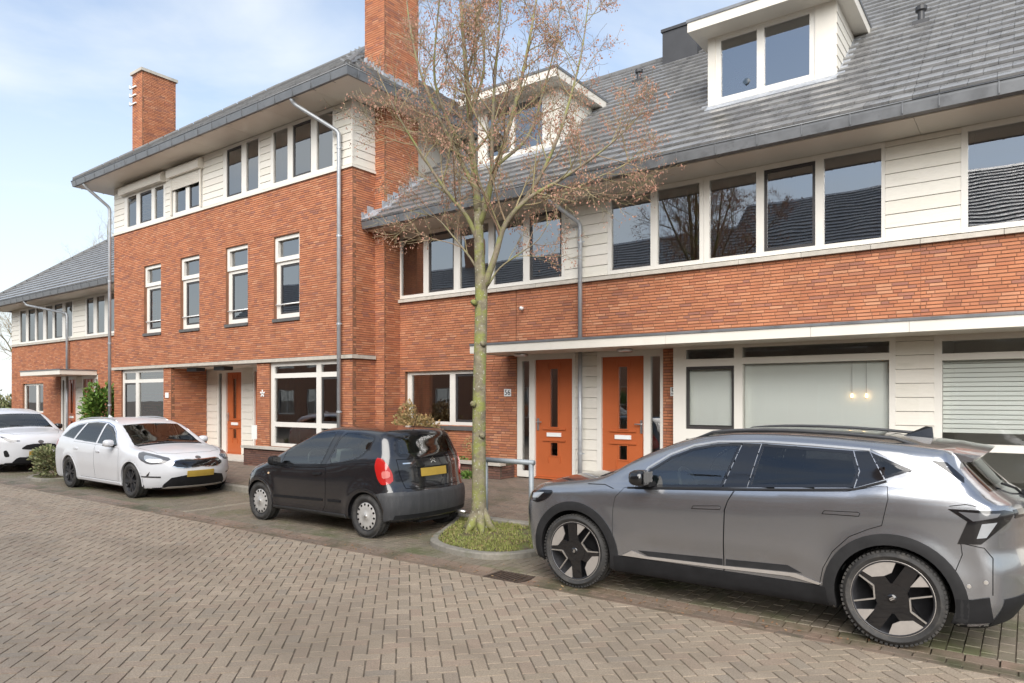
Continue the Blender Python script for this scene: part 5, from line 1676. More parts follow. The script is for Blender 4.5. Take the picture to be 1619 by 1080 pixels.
# ---- wheels
def wheel_parts(style, r_t, w_t, r_r):
    """returns list of (name, MB, material, smooth, parent_index); axis Y, outer face towards -Y."""
    out = []
    h = w_t / 2
    t = MB(); rr = r_t
    prof = [(r_r + .004, -h + .012), (r_r + .012, -h + .002), (r_r + .03, -h - .004), ((r_r + rr) / 2, -h - .012), (rr - .03, -h - .002), (rr - .012, -h + .012), (rr - .003, -h + .03), (rr, -h + .05),
            (rr, -.045), (rr - .007, -.043), (rr - .007, -.035), (rr, -.033), (rr, .033), (rr - .007, .035), (rr - .007, .043), (rr, .045),
            (rr, h - .05), (rr - .012, h - .012), ((r_r + rr) / 2, h + .010), (r_r + .004, h)]
    t.lathe(prof, n=56)
    out.append(('tyre', t, 'tyre', True))
    # tread blocks give the shoulder its notches
    tb = MB(); nb = 64
    for k in range(nb):
        a = 2 * math.pi * k / nb
        for yy in (-h + .030, h - .030):
            tb.obox(((rr - .004) * math.cos(a), yy, (rr - .004) * math.sin(a)), (-math.sin(a) * rr * .030, 0, math.cos(a) * rr * .030), (0, .020, 0), (math.cos(a) * .008, 0, math.sin(a) * .008))
    out.append(('tread', tb, 'tyre', False))
    b = MB(); b.lathe([(r_r + .006, -h + .014), (r_r - .006, -h + .006), (r_r - .016, -h + .02), (r_r - .022, h * .6), (.04, h * .7)], n=48)
    yf = -h + .016
    def disc_poly(mb, pts, y0, y1):
        n = len(pts); base = len(mb.v)
        if area2(pts) > 0: pts = pts[::-1]
        mb.v += [(x, y0, z) for x, z in pts] + [(x, y1, z) for x, z in pts]
        mb.f.append(tuple(base + i for i in reversed(range(n))))
        for i in range(n):
            j_ = (i + 1) % n
            mb.f.append((base + i, base + j_, base + n + j_, base + n + i))
    pol = lambda a, q: (q * r_r * math.cos(R(a)), q * r_r * math.sin(R(a)))
    arc = lambda a0, a1, q, n=10: [pol(a0 + (a1 - a0) * i / n, q) for i in range(n + 1)]
    if style == 'blade':
        out.append(('rim', b, 'rim_black', True))
        ring = MB(); ring.lathe([(r_r + .004, yf - .004), (r_r - .004, yf - .008), (r_r - .010, yf + .004)], n=48); out.append(('rim_edge', ring, 'satin_silver', True))
        hub = MB()
        core = [pol(a, .40) for a in range(0, 360, 15)]
        disc_poly(hub, core, yf - .004, yf + .05)
        sil = MB(); LNS = []
        for a0 in (0, 180):
            # broad dark arms
            disc_poly(hub, [pol(a0 + 20, .95), pol(a0 - 8, .97), pol(a0 - 30, .36), pol(a0 + 60, .36)], yf + .0, yf + .04)
            disc_poly(hub, [pol(a0 + 128, .96), pol(a0 + 108, .97), pol(a0 + 80, .36), pol(a0 + 150, .36)], yf + .0, yf + .04)
            # large silver segment and small silver wedge
            disc_poly(sil, arc(a0 + 142, a0 + 196, .965) + [pol(a0 + 191, .70), pol(a0 + 166, .60), pol(a0 + 148, .68)], yf - .002, yf + .012)
            disc_poly(sil, arc(a0 + 84, a0 + 104, .965, 5) + [pol(a0 + 98, .56)], yf - .003, yf + .012)
            # outlined opening
            lines = MB(); LNS.append(lines)
            for p, q in ((pol(a0 + 70, .95), pol(a0 + 66, .42)), (pol(a0 + 66, .42), pol(a0 + 25, .52)), (pol(a0 + 25, .52), pol(a0 + 24, .95))):
                pv, qv = Vector((p[0], yf - .001, p[1])), Vector((q[0], yf - .001, q[1]))
                d = (qv - pv); L_ = d.length; d.normalize()
                lines.obox((pv + qv) / 2, d * L_ / 2, Vector((0, 1, 0)).cross(d) * .0055, (0, .008, 0))
        out += [('rim_hub', hub, 'gloss_black', False), ('rim_blade', sil, 'satin_silver', False), *[('rim_outline', q_, 'silver', False) for q_ in LNS]]
        cap = MB(); cap.lathe([(.001, yf - .012), (.03, yf - .010), (.034, yf - .003)], n=20); out.append(('centre_cap', cap, 'gloss_black', True))
        lg = MB()
        for sx in (-1, 1):
            lg.obox((sx * .006, yf - .0135, 0), (.0035, 0, .003 * sx), (0, .0015, 0), (0, 0, .016))
        out.append(('emblem', lg, 'silver', False))
    elif style == 'hubcap':
        out.append(('rim', b, 'rim_black', True))
        cp = MB(); cp.lathe([(.001, yf - .016), (.045, yf - .016), (.05, yf - .010), (r_r * .55, yf - .014), (r_r * .78, yf - .010), (r_r * .93, yf - .002), (r_r * .99, yf + .006)], n=48); out.append(('hubcap', cp, 'hubcap', True))
        ho = MB(); nh = 14
        for k in range(nh):
            a = 360 / nh * k
            ring = []
            for q in range(10):
                t_ = 2 * math.pi * q / 10
                rad = r_r * (.80 + .085 * math.cos(t_)); tan = .014 * math.sin(t_)
                ring.append((rad * math.cos(R(a)) - tan * math.sin(R(a)), rad * math.sin(R(a)) + tan * math.cos(R(a))))
            disc_poly(ho, ring, yf - .0135, yf + .0)
        out.append(('vent_hole', ho, 'gap', False))
        cap = MB(); cap.lathe([(.001, yf - .022), (.022, yf - .021), (.026, yf - .015)], n=16); out.append(('centre_cap', cap, 'silver', True))
    else:
        out.append(('rim', b, 'rim_black', True))
        sp_ = MB(); ns = 5
        for k in range(ns):
            for da in (-11, 11):
                a = 360 / ns * k + da
                disc_poly(sp_, [pol(a - 5, .97), pol(a + 5, .97), pol(a + 11 - da * .5, .22), pol(a - 11 - da * .5, .22)], yf - .002, yf + .035)
        disc_poly(sp_, [pol(a, .26) for a in range(0, 360, 15)], yf - .004, yf + .04)
        out.append(('spokes', sp_, 'rim_black' if style == 'dark' else 'hubcap', False))
        ring = MB(); ring.lathe([(r_r + .004, yf - .004), (r_r - .004, yf - .007), (r_r - .012, yf + .004)], n=48); out.append(('rim_edge', ring, 'silver', True))
    return out
def add_wheels(car, style, w_t, r_r, track, steer=0):
    parts = wheel_parts(style, car.rw, w_t, r_r)
    first = {}
    for i, wx in enumerate(car.wheels):
        for sg in (-1, 1):
            e = None
            for k, (nm, mb, mat, sm) in enumerate(parts):
                key = (nm, k)
                if key not in first:
                    me = bpy.data.meshes.new(nm); me.from_pydata(mb.v, [], mb.f); me.materials.append(MATS[mat])
                    if sm: me.polygons.foreach_set('use_smooth', [True] * len(me.polygons))
                    first[key] = me
                o = bpy.data.objects.new('wheel' if k == 0 else nm, first[key]); COL.objects.link(o)
                if k == 0:
                    o.parent = car.root; o.location = (wx, sg * (track - w_t / 2), car.rw)
                    o.rotation_euler = (0, R(37 * i + 20), 0) if sg < 0 else (0, R(11 + 50 * i), R(180))
                    e = o
                else:
                    o.parent = e

def seats(car, xs, z, w, rear_x=None, back=.66, lean=.20):
    for x in xs:
        for sg in (-1, 1):
            y = sg * w
            m = MB()
            m.obox((x - .05, y, z + .05), (.25, 0, .03), (0, .23, 0), (-.01, 0, .07))
            m.obox((x + .26, y, z + .36), (.07, 0, -.02), (0, .22, 0), (lean * .4, 0, .30))
            m.obox((x + .39, y, z + back + .10), (.045, 0, -.01), (0, .12, 0), (.02, 0, .09))
            m.build('front_seat', 'seat', car.root)
    if rear_x:
        m = MB(); m.obox((rear_x - .05, 0, z + .05), (.25, 0, .03), (0, w + .25, 0), (0, 0, .07)); m.obox((rear_x + .26, 0, z + .33), (.07, 0, -.02), (0, w + .25, 0), (.08, 0, .27))
        for sg in (-1, 1):
            m.obox((rear_x + .36, sg * w, z + .68), (.04, 0, 0), (0, .12, 0), (.015, 0, .07))
        m.build('rear_seat', 'seat', car.root)
def dash(car, x, z, w, wheel_y):
    m = MB(); m.obox((x, 0, z - .08), (.24, 0, -.02), (0, w, 0), (0, 0, .09)); m.build('dashboard', 'cabin', car.root)
    m = MB(); c_ = Vector((x + .40, wheel_y, z + .02)); ax = Vector((math.cos(R(25)), 0, math.sin(R(25)))); u = Vector((0, 1, 0)); v = ax.cross(u)
    m.tube([c_ + u * .18 * math.cos(t) + v * .18 * math.sin(t) for t in [2 * math.pi * k / 24 for k in range(25)]], .016, 8)
    for a in (0, 180, 270):
        m.tube([c_ - ax * .02, c_ + u * .17 * math.cos(R(a)) + v * .17 * math.sin(R(a))], .014, 6)
    m.tube([c_, c_ - ax * .3], .03, 8)
    m.build('steering_wheel', 'cabin', car.root)
    MB().box((x - .2, -w + .05, .26), (x + 2.2, w - .05, .34)).build('cabin_floor', 'cabin', car.root)
def mirror(car, x, z, w, mat, size=(.12, .10, .075), stalk=True):
    for sg in (-1, 1):
        y = sg * (w + .10)
        m = MB(); n1, n2 = 8, 14
        for i in range(n1 + 1):
            a = math.pi * i / n1
            for k in range(n2):
                b = 2 * math.pi * k / n2
                ce, se = math.cos(b), math.sin(b)
                sq = lambda v: math.copysign(abs(v) ** .7, v)
                fx = -math.cos(a)
                px = sq(fx) * size[0] * (1.0 if fx < 0 else .55)
                m.v.append((x + px, y + sq(math.sin(a) * ce) * size[1], z + sq(math.sin(a) * se) * size[2]))
        for i in range(n1):
            for k in range(n2):
                k2 = (k + 1) % n2
                m.f.append((i * n2 + k, (i + 1) * n2 + k, (i + 1) * n2 + k2, i * n2 + k2))
        o = m.build('door_mirror', mat, car.root, smooth=True)
        MB().obox((x + .06, y, z), (.004, 0, 0), (0, size[1] * .8, 0), (0, 0, size[2] * .75)).build('mirror_glass', 'gloss_black', o)
        if stalk:
            MB().obox((x + .02, sg * (w + .01), z - size[2] * .8), (.05, 0, 0), (0, .07, 0), (0, 0, .02)).build('mirror_foot', 'plastic_black', o)

# ---- grey crossover, nose to the left
CAR_T = 5.93
root = thing('parked_car', 'silver grey crossover with black and silver bladed wheels, parked nearest the viewer', 'car', (-4.45, CAR_T + .925, .0), rotz=0)
g = Car(root, 'paint_grey', 4.47, .925,
        top=[(-.1, .80), (.05, .90), (.25, .985), (.5, 1.04), (.8, 1.085), (1.0, 1.12), (1.12, 1.16), (1.36, 1.29), (1.62, 1.41), (1.84, 1.49), (2.07, 1.545), (2.35, 1.575), (2.7, 1.585), (3.1, 1.575), (3.5, 1.55), (3.85, 1.52), (4.15, 1.475), (4.3, 1.44)],
        front=[(.15, .16), (.3, .06), (.5, .01), (.7, .0), (.85, .03), (.95, .10), (1.1, .3)],
        rear=[(.15, 4.30), (.25, 4.38), (.42, 4.46), (.60, 4.47), (.80, 4.43), (.90, 4.43), (1.02, 4.45), (1.08, 4.43), (1.17, 4.31), (1.40, 4.10), (1.50, 4.06), (1.6, 4.0)],
        width=[(.15, .85), (.28, .895), (.42, .912), (.60, .925), (.82, .925), (.93, .915), (1.01, .892), (1.06, .865), (1.2, .815), (1.35, .755), (1.5, .675), (1.62, .58)],
        plan=[(-.1, .93), (.3, .955), (.8, .985), (1.4, 1.0), (3.0, 1.0), (3.7, .99), (4.2, .955), (4.5, .93)],
        wheels=(.83, 3.615), rw=.355, arch=.405, zb=.20, cf=.34, cr=.24, pf=3.6, pr=3.0, kt=.09, kf=.11, kr=.08,
        belt=[(1.4, 0.0), (2.3, .045), (3.3, .11), (3.6, .14), (4.5, .14)], scoop=.016, flare=.012)
DLO_F = [(1.50, 1.03), (1.60, 1.20), (1.79, 1.325), (2.0, 1.412), (2.21, 1.455), (2.43, 1.47), (2.30, 1.085)]
DLO_R = [(2.60, 1.47), (2.52, 1.105), (3.345, 1.165), (3.375, 1.29), (3.32, 1.443)]
QTR = [(3.445, 1.44), (3.74, 1.318), (3.56, 1.245)]
d1 = g.door([(1.37, 1.018), (1.285, .92), (1.265, .80), (1.262, .66), (1.275, .5), (1.30, .378), (2.325, .378), (2.322, .51), (2.335, .90), (2.36, .98), (2.405, 1.066), (1.9, 1.036), (1.5, 1.012)])
d2 = g.door([(2.42, 1.068), (2.368, .98), (2.345, .90), (2.332, .51), (2.335, .378), (3.10, .378), (3.13, .52), (3.20, .66), (3.32, .79), (3.45, .86), (3.545, .90), (3.585, 1.10), (3.575, 1.185), (3.5, 1.18), (3.3, 1.13), (2.9, 1.10)])
for p in (DLO_F, DLO_R):
    g.window_('side', p, 'car_glass' if p is DLO_F else 'car_glass_dark', parent=d1 if p is DLO_F else d2)
g.window_('side', QTR, 'car_glass_dark', border=.02, name='quarter_window')
g.patch('side', [(2.437, 1.468), (2.307, 1.085), (2.515, 1.103), (2.593, 1.468)], 'gloss_black', 'door_pillar', off=.003)
g.patch('side', [(3.328, 1.442), (3.382, 1.29), (3.352, 1.166), (3.553, 1.238), (3.437, 1.445)], 'gloss_black', 'door_pillar', off=.003)
g.patch('side', ribbon([(1.47, 1.035), (1.58, 1.213), (1.78, 1.342), (1.99, 1.43), (2.21, 1.473), (2.6, 1.488), (3.0, 1.477), (3.44, 1.456)], .016), 'silver', 'window_trim', off=.006)
g.patch('side', ribbon([(1.40, 1.018), (1.9, 1.050), (2.4, 1.080), (2.95, 1.118), (3.35, 1.150), (3.57, 1.228)], .016), 'plastic_black', 'waist_seal', off=.006)
g.patch('side', [(3.445, 1.458), (3.65, 1.443), (3.83, 1.40), (3.95, 1.325), (4.05, 1.245), (3.92, 1.262), (3.75, 1.332)], 'silver', 'pillar_accent', off=.004)
g.patch('side', [(3.85, 1.40), (3.955, 1.385), (4.06, 1.28), (4.065, 1.245), (3.96, 1.325)], 'gloss_black', 'pillar_trim', off=.003)
for cx in g.wheels:
    a0, a1 = (-16, 200) if cx < 2 else (-14, 196)
    g.patch('side', arc_ring(cx, .355, .404, .487, a0, a1), 'cladding', 'arch_cladding', off=.010, thick=.05)
g.patch('side', [(1.27, .372), (3.15, .372), (3.17, .23), (2.2, .222), (1.27, .23)], 'plastic_black', 'sill_cladding', off=.012, thick=.02)
g.patch('side', [(1.36, .385), (1.46, .44), (1.60, .405), (2.33, .42), (2.92, .445), (3.12, .395), (3.10, .382), (2.88, .415), (2.33, .397), (1.60, .383)], 'satin_silver', 'sill_strip', off=.014)
g.patch('side', [(1.52, .448), (2.318, .478), (2.318, .424), (1.62, .408)], 'cladding', 'door_shade_band', off=.007, parent=d1)  # shaded reflection low on both doors, laid on as a band in cladding black
g.patch('side', [(2.345, .479), (2.86, .50), (2.97, .452), (2.345, .425)], 'cladding', 'door_shade_band', off=.007, parent=d2)
for hd, dd in (([(2.04, .885), (2.06, .915), (2.29, .935), (2.31, .925), (2.30, .90)], d1), ([(3.12, .945), (3.14, .975), (3.38, .985), (3.40, .975), (3.39, .95)], d2)):
    g.patch('side', hd, 'gap', 'handle_gap', holes=[offset_poly(hd, -.004)], off=.004, thick=0, parent=dd)
    g.patch('side', offset_poly(hd, -.006), 'paint_grey', 'door_handle', off=.006, thick=.004, parent=dd)
TL = [(3.97, 1.06), (4.09, .98), (4.03, .815), (4.17, .825), (4.27, .93), (4.33, .985), (4.36, 1.045), (4.30, 1.065), (4.15, 1.065)]
tl = g.patch('side', TL, 'gloss_black', 'tail_light', off=.006, thick=.01)
g.patch('side', [(4.035, 1.045), (4.125, .985), (4.26, 1.02), (4.28, 1.045)], 'lamp_smoke', 'lamp_element', off=.008, parent=tl)
g.patch('side', [(4.145, .865), (4.175, .97), (4.26, .985), (4.20, .875)], 'lamp_clear', 'lamp_element', off=.008, parent=tl)
g.patch('rear', [(-.66, 1.00), (.66, 1.00), (.66, 1.06), (-.66, 1.06)], 'gloss_black', 'light_bar', off=.004)
g.patch('rear', [(-.80, .24), (.80, .24), (.80, .44), (-.80, .44)], 'plastic_black', 'rear_bumper_trim', off=.006)
g.patch('side', [(4.02, .42), (4.12, .425), (4.22, .455), (4.24, .27), (3.99, .235), (4.02, .33)], 'plastic_black', 'rear_bumper_trim', off=.010, thick=.012)
g.patch('side', ribbon([(4.05, .83), (4.06, .74), (4.02, .62)], .005), 'gap', 'panel_gap', off=.0015, thick=0)
g.patch('side', ribbon([(4.07, .82), (4.19, .80), (4.24, .73), (4.24, .47)], .005), 'gap', 'panel_gap', off=.0015, thick=0)
g.patch('side', ribbon([(3.98, 1.08), (4.08, 1.10), (4.2, 1.08)], .005), 'gap', 'panel_gap', off=.0015, thick=0)
for q in ((4.10, .52), (4.2, .56)):
    g.patch('side', [(q[0] + .014 * math.cos(R(a)), q[1] + .014 * math.sin(R(a))) for a in range(0, 360, 45)], 'silver', 'parking_sensor', off=.004)
g.window_('rear', [(-.60, 1.40), (-.66, 1.18), (.66, 1.18), (.60, 1.40)], 'car_glass_dark', name='rear_window', border=.03)
g.window_('top', [(1.10, -.70), (1.10, .70), (1.80, .60), (1.80, -.60)], 'car_glass', name='windscreen', border=.035)
g.patch('top', [(2.0, -.50), (2.0, .50), (3.5, .48), (3.5, -.48)], 'gloss_black', 'glass_roof', off=.004)
g.patch('side', smooth_poly([(.24, .89), (.40, .92), (.58, .93), (.50, .84), (.38, .79), (.27, .80)], 1), 'gloss_black', 'headlight', off=.005)
g.patch('side', [(.28, .875), (.45, .90), (.38, .84), (.29, .83)], 'lamp_clear', 'headlight_lens', off=.008)
g.patch('front', [(-.55, .55), (.55, .55), (.60, .72), (.5, .78), (-.5, .78), (-.60, .72)], 'gloss_black', 'grille', off=.004)
g.patch('front', [(-.62, .25), (.62, .25), (.58, .40), (-.58, .40)], 'plastic_black', 'lower_grille', off=.004)
g.patch('top', ribbon([(1.02, -.62), (.75, -.66), (.4, -.62), (.25, -.5), (.2, 0), (.25, .5), (.4, .62), (.75, .66), (1.02, .62)], .006), 'gap', 'bonnet_gap', off=.0015, thick=0)
g.patch('side', ribbon([(1.255, 1.0), (1.15, 1.03), (.95, 1.02)], .006), 'gap', 'panel_gap', off=.0015, thick=0)
g.patch('top', [(.98, -.66), (1.09, -.70), (1.09, .70), (.98, .66)], 'plastic_black', 'scuttle', off=.004)
g.body()
# roof rails, fin, spoiler, wiper
for sg in (-1, 1):
    xs_ = np.linspace(1.95, 3.75, 12); P = g.solve('top', xs_, np.full(12, .575), 1)
    pts = [(p[0], sg * p[1], p[2] + (.028 if 0 < i < 11 else -.01)) for i, p in enumerate(P)]
    MB().tube(pts, .014, 8).build('roof_rail', 'plastic_grey', root, smooth=True)
m = MB(); m.v = [(3.55, -.03, 1.53), (3.55, .03, 1.53), (3.80, -.035, 1.51), (3.80, .035, 1.51), (3.74, -.004, 1.625), (3.79, -.004, 1.62), (3.74, .004, 1.625), (3.79, .004, 1.62)]
m.f = [(0, 4, 6, 1), (0, 2, 5, 4), (1, 6, 7, 3), (2, 3, 7, 5), (4, 5, 7, 6)]; m.build('roof_fin', 'gloss_black', root)
m = MB(); ny = 15
for i in range(ny):
    y = -.63 + 1.26 * i / (ny - 1); k = (abs(y) / .63) ** 3
    zt = 1.523 - .035 * (y / .6) ** 2
    m.v += [(3.80, y, zt - .002), (3.98, y, zt - .012 - .02 * k), (4.22 - .10 * k, y, zt - .052 - .02 * k), (4.20 - .10 * k, y, zt - .075 - .02 * k), (4.02 - .04 * k, y, zt - .09 - .02 * k), (3.85, y, zt - .08)]
for i in range(ny - 1):
    for q in range(5):
        m.f.append((i * 6 + q, (i + 1) * 6 + q, (i + 1) * 6 + q + 1, i * 6 + q + 1))
m.f.append(tuple(range(6))); m.f.append(tuple(range((ny - 1) * 6 + 5, (ny - 1) * 6 - 1, -1)))
m.build('spoiler', 'paint_grey', root, smooth=False)
MB().tube([(4.41, 0, 1.10), (4.36, -.2, 1.17), (4.28, -.42, 1.22)], .010, 6).build('rear_wiper', 'plastic_black', root)
m = MB().tube([(4.40, .0, 1.11), (4.44, .0, 1.12)], .03, 10); m.build('wiper_boss', 'plastic_black', root)
mirror(g, 1.60, 1.135, .90, 'gloss_black', size=(.11, .115, .075))
add_wheels(g, 'blade', .235, .283, .920)
seats(g, (1.95,), .38, .37, 2.95, back=.66); dash(g, 1.40, 1.0, .72, -.37)

# ---- small black hatchback, nose to the left
root = thing('parked_car', 'small wet black three-door hatchback with red tail lamps, beside the tree island', 'car', (-10.24, 6.37 + .80, .0), rotz=0)
c2 = Car(root, 'paint_black', 3.70, .83,
         top=[(-.1, .60), (.0, .64), (.15, .74), (.4, .86), (.7, .945), (.9, 1.02), (1.09, 1.14), (1.3, 1.245), (1.53, 1.335), (1.93, 1.43), (2.40, 1.468), (2.8, 1.468), (3.2, 1.445), (3.42, 1.405), (3.6, 1.34)],
         front=[(.15, .14), (.3, .05), (.45, .0), (.6, .03), (.75, .13), (.9, .5)],
         rear=[(.15, 3.60), (.28, 3.67), (.45, 3.70), (.58, 3.69), (.63, 3.66), (.75, 3.62), (.92, 3.60), (1.05, 3.57), (1.2, 3.50), (1.4, 3.40), (1.5, 3.33)],
         width=[(.15, .76), (.28, .80), (.45, .815), (.65, .82), (.80, .812), (.90, .79), (1.0, .75), (1.2, .68), (1.38, .60), (1.5, .53)],
         plan=[(-.1, .90), (.3, .95), (.74, .985), (1.3, 1.0), (2.6, 1.0), (3.1, .985), (3.5, .94), (3.8, .90)],
         wheels=(.74, 3.12), rw=.29, arch=.325, zb=.215, cf=.42, cr=.22, pf=2.6, pr=2.8, kt=.12, kf=.14, kr=.10, flare=.022,
         belt=[(1.1, -.03), (2.2, 0.02), (3.0, .13), (3.7, .16)])
dr_ = c2.door([(1.16, .86), (1.11, .78), (1.09, .55), (1.12, .36), (1.20, .27), (2.22, .27), (2.29, .36), (2.31, .60), (2.29, .885), (1.75, .865)])
c2.window_('side', [(1.23, .885), (1.29, 1.10), (1.42, 1.195), (1.6, 1.285), (1.99, 1.38), (2.33, 1.40), (2.17, .915)], 'car_glass', parent=dr_, border=.022)
c2.window_('side', smooth_poly([(2.46, 1.395), (2.29, .93), (2.70, .985), (2.98, 1.06), (3.10, 1.18), (3.19, 1.35), (2.9, 1.39)], 1), 'car_glass', name='rear_side_window', border=.022)
c2.patch('side', [(2.345, 1.40), (2.185, .915), (2.275, .925), (2.445, 1.395)], 'gloss_black', 'door_pillar', off=.003)
c2.patch('side', [(1.13, .425), (2.24, .455), (2.24, .42), (1.13, .39)], 'plastic_black', 'rub_strip', off=.012, parent=dr_)
c2.patch('side', [(2.36, .458), (2.62, .463), (2.62, .43), (2.36, .425)], 'plastic_black', 'rub_strip', off=.012)
c2.patch('side', [(1.10, .265), (2.72, .275), (2.74, .225), (1.08, .215)], 'plastic_grey', 'sill_trim', off=.010)
hd = smooth_poly([(2.03, .775), (2.05, .815), (2.21, .822), (2.22, .79)], 1)
c2.patch('side', hd, 'plastic_black', 'door_handle', off=.022, thick=.02, parent=dr_)
c2.patch('side', [(.98 + .022 * math.cos(R(a)), .735 + .016 * math.sin(R(a))) for a in range(0, 360, 40)], 'lamp_amber', 'indicator', off=.008)
for cx in c2.wheels:
    c2.patch('side', arc_ring(cx, .29, .326, .352, -4, 184), 'paint_black', 'arch_lip', off=.010, thick=.04)
LMP = smooth_poly([(3.29, 1.075), (3.37, 1.065), (3.44, .985), (3.485, .88), (3.50, .745), (3.40, .715), (3.335, .80), (3.28, .95)], 1)
lm = c2.patch('side', LMP, 'lamp_red', 'tail_light', off=.012, thick=.02)
c2.patch('side', smooth_poly([(3.385, .90), (3.465, .905), (3.475, .82), (3.40, .80)], 1), 'lamp_pink', 'reversing_lens', off=.015, parent=lm)
c2.patch('side', [(3.33, .60), (3.40, .615), (3.60, .625), (3.62, .45), (3.58, .30), (3.42, .24), (3.45, .40), (3.41, .50)], 'plastic_grey', 'rear_bumper', off=.014, thick=.03)
c2.patch('rear', [(-.71, .27), (.71, .27), (.73, .45), (.71, .615), (-.71, .615), (-.73, .45)], 'plastic_grey', 'rear_bumper', off=.014, thick=.03)
c2.patch('rear', [(-.70, .275), (.70, .275), (.69, .33), (-.69, .33)], 'plastic_black', 'bumper_valance', off=.017)
c2.window_('rear', smooth_poly([(-.50, 1.385), (-.60, 1.09), (-.3, 1.06), (.3, 1.06), (.60, 1.09), (.50, 1.385)], 1), 'car_glass', name='rear_window', border=.04)
hb = offset_poly([(-.52, .66), (.52, .66), (.58, .85), (.60, 1.05), (-.60, 1.05), (-.58, .85)], 0)
c2.patch('rear', hb, 'gap', 'hatch_gap', off=.0012, thick=0, holes=[offset_poly(hb, -.006)])
c2.patch('rear', [(-.30, .80), (.30, .80), (.30, .93), (-.30, .93)], 'plastic_black', 'plate_recess', off=.003, thick=.0)
c2.patch('rear', [(-.25, .805), (.25, .805), (.25, .915), (-.25, .915)], 'plate_yellow', 'number_plate', off=.012, thick=.01)
c2.patch('rear', [(-.34, .935), (.34, .935), (.34, .96), (-.34, .96)], 'paint_black', 'hatch_lip', off=.020, thick=.02)
for dz in (0, .035):
    c2.patch('rear', [(-.045, .972 + dz), (0, 1.002 + dz), (.045, .972 + dz), (.045, .987 + dz), (0, 1.018 + dz), (-.045, .987 + dz)], 'chrome', 'emblem', off=.006)
c2.patch('rear', [(-.52, .985), (-.38, .985), (-.38, 1.0), (-.52, 1.0)], 'chrome', 'badge', off=.004)
c2.patch('rear', [(.44, .975), (.52, .975), (.52, 1.0), (.44, 1.0)], 'chrome', 'badge', off=.004)
c2.window_('top', [(.93, -.60), (.93, .60), (1.62, .50), (1.62, -.50)], 'car_glass', name='windscreen', border=.035)
c2.patch('side', smooth_poly([(.22, .72), (.42, .80), (.58, .86), (.50, .74), (.35, .64), (.22, .62)], 1), 'lamp_clear', 'headlight', off=.006)
c2.patch('front', [(-.45, .30), (.45, .30), (.5, .42), (-.5, .42)], 'plastic_black', 'lower_grille', off=.004)
c2.patch('top', ribbon([(.95, -.60), (.6, -.60), (.3, -.5), (.25, 0), (.3, .5), (.6, .60), (.95, .60)], .006), 'gap', 'bonnet_gap', off=.0015, thick=0)
c2.body()
mirror(c2, 1.24, .94, .80, 'plastic_black', size=(.085, .085, .07))
add_wheels(c2, 'hubcap', .185, .195, .805)
seats(c2, (1.75,), .30, .33, 2.55, back=.62); dash(c2, 1.15, .90, .66, -.33)
MB().tube([(3.22, -.0, 1.45), (3.30, 0, 1.62)], .004, 6).build('aerial', 'plastic_black', root)
m = MB().tube([(3.5, .52, .24), (3.74, .52, .235)], .026, 12); m.build('exhaust_pipe', 'silver', root, smooth=True)
MB().obox((3.50, -.0, .24), (.12, 0, 0), (0, .3, 0), (0, 0, .05)).build('silencer', 'plastic_black', root)

# ---- white estate, nose to the right
root = thing('parked_car', 'white estate car with black wheels and slim dark grille, facing right', 'car', (-12.62, 6.30 + .90, .0), rotz=math.pi)
k = Car(root, 'paint_white', 4.60, .90,
        top=[(-.1, .66), (.0, .70), (.15, .78), (.4, .87), (.8, .935), (1.1, .97), (1.22, 1.0), (1.45, 1.12), (1.75, 1.27), (2.0, 1.375), (2.3, 1.43), (2.8, 1.465), (3.3, 1.455), (3.8, 1.41), (4.15, 1.35), (4.4, 1.28)],
        front=[(.12, .20), (.22, .09), (.35, .03), (.5, .0), (.65, .02), (.75, .08), (.85, .25), (.95, .55)],
        rear=[(.15, 4.48), (.3, 4.58), (.5, 4.60), (.75, 4.58), (.95, 4.52), (1.05, 4.44), (1.25, 4.25), (1.40, 4.12)],
        width=[(.12, .82), (.25, .865), (.42, .885), (.6, .90), (.75, .895), (.85, .88), (.95, .845), (1.1, .785), (1.25, .715), (1.4, .63), (1.5, .55)],
        plan=[(-.1, .90), (.3, .945), (.9, .985), (1.5, 1.0), (3.2, 1.0), (3.8, .985), (4.3, .95), (4.7, .92)],
        wheels=(.90, 3.55), rw=.325, arch=.355, zb=.17, cf=.52, cr=.25, pf=2.5, pr=2.8, kt=.10, kf=.12, kr=.09, flare=.012,
        belt=[(1.3, 0), (2.4, .02), (3.5, .05), (4.3, .06)])
WINK = [(1.52, .945), (1.62, 1.05), (1.80, 1.19), (2.0, 1.29), (2.30, 1.355), (2.34, .97)]
kd1 = k.door([(1.42, .905), (1.36, .80), (1.35, .5), (1.40, .28), (2.36, .28), (2.37, .6), (2.38, .94), (1.9, .93)])
kd2 = k.door([(2.40, .94), (2.385, .6), (2.375, .28), (3.02, .28), (3.10, .45), (3.25, .62), (3.38, .68), (3.42, .80), (3.40, .965), (2.9, .955)])
k.window_('side', WINK, 'car_glass', parent=kd1, border=.02)
k.window_('side', [(2.41, .975), (2.37, 1.36), (2.75, 1.375), (3.12, 1.35), (3.38, 1.01)], 'car_glass_dark', parent=kd2, border=.02)
k.window_('side', [(3.46, 1.02), (3.20, 1.34), (3.5, 1.30), (3.8, 1.215), (4.04, 1.06)], 'car_glass_dark', name='quarter_window', border=.02)
k.patch('side', ribbon([(1.49, .94), (1.60, 1.06), (1.79, 1.205), (2.0, 1.305), (2.30, 1.37), (2.75, 1.392), (3.18, 1.363), (3.5, 1.318), (3.82, 1.228), (4.07, 1.06)], .012), 'chrome', 'window_trim', off=.005)
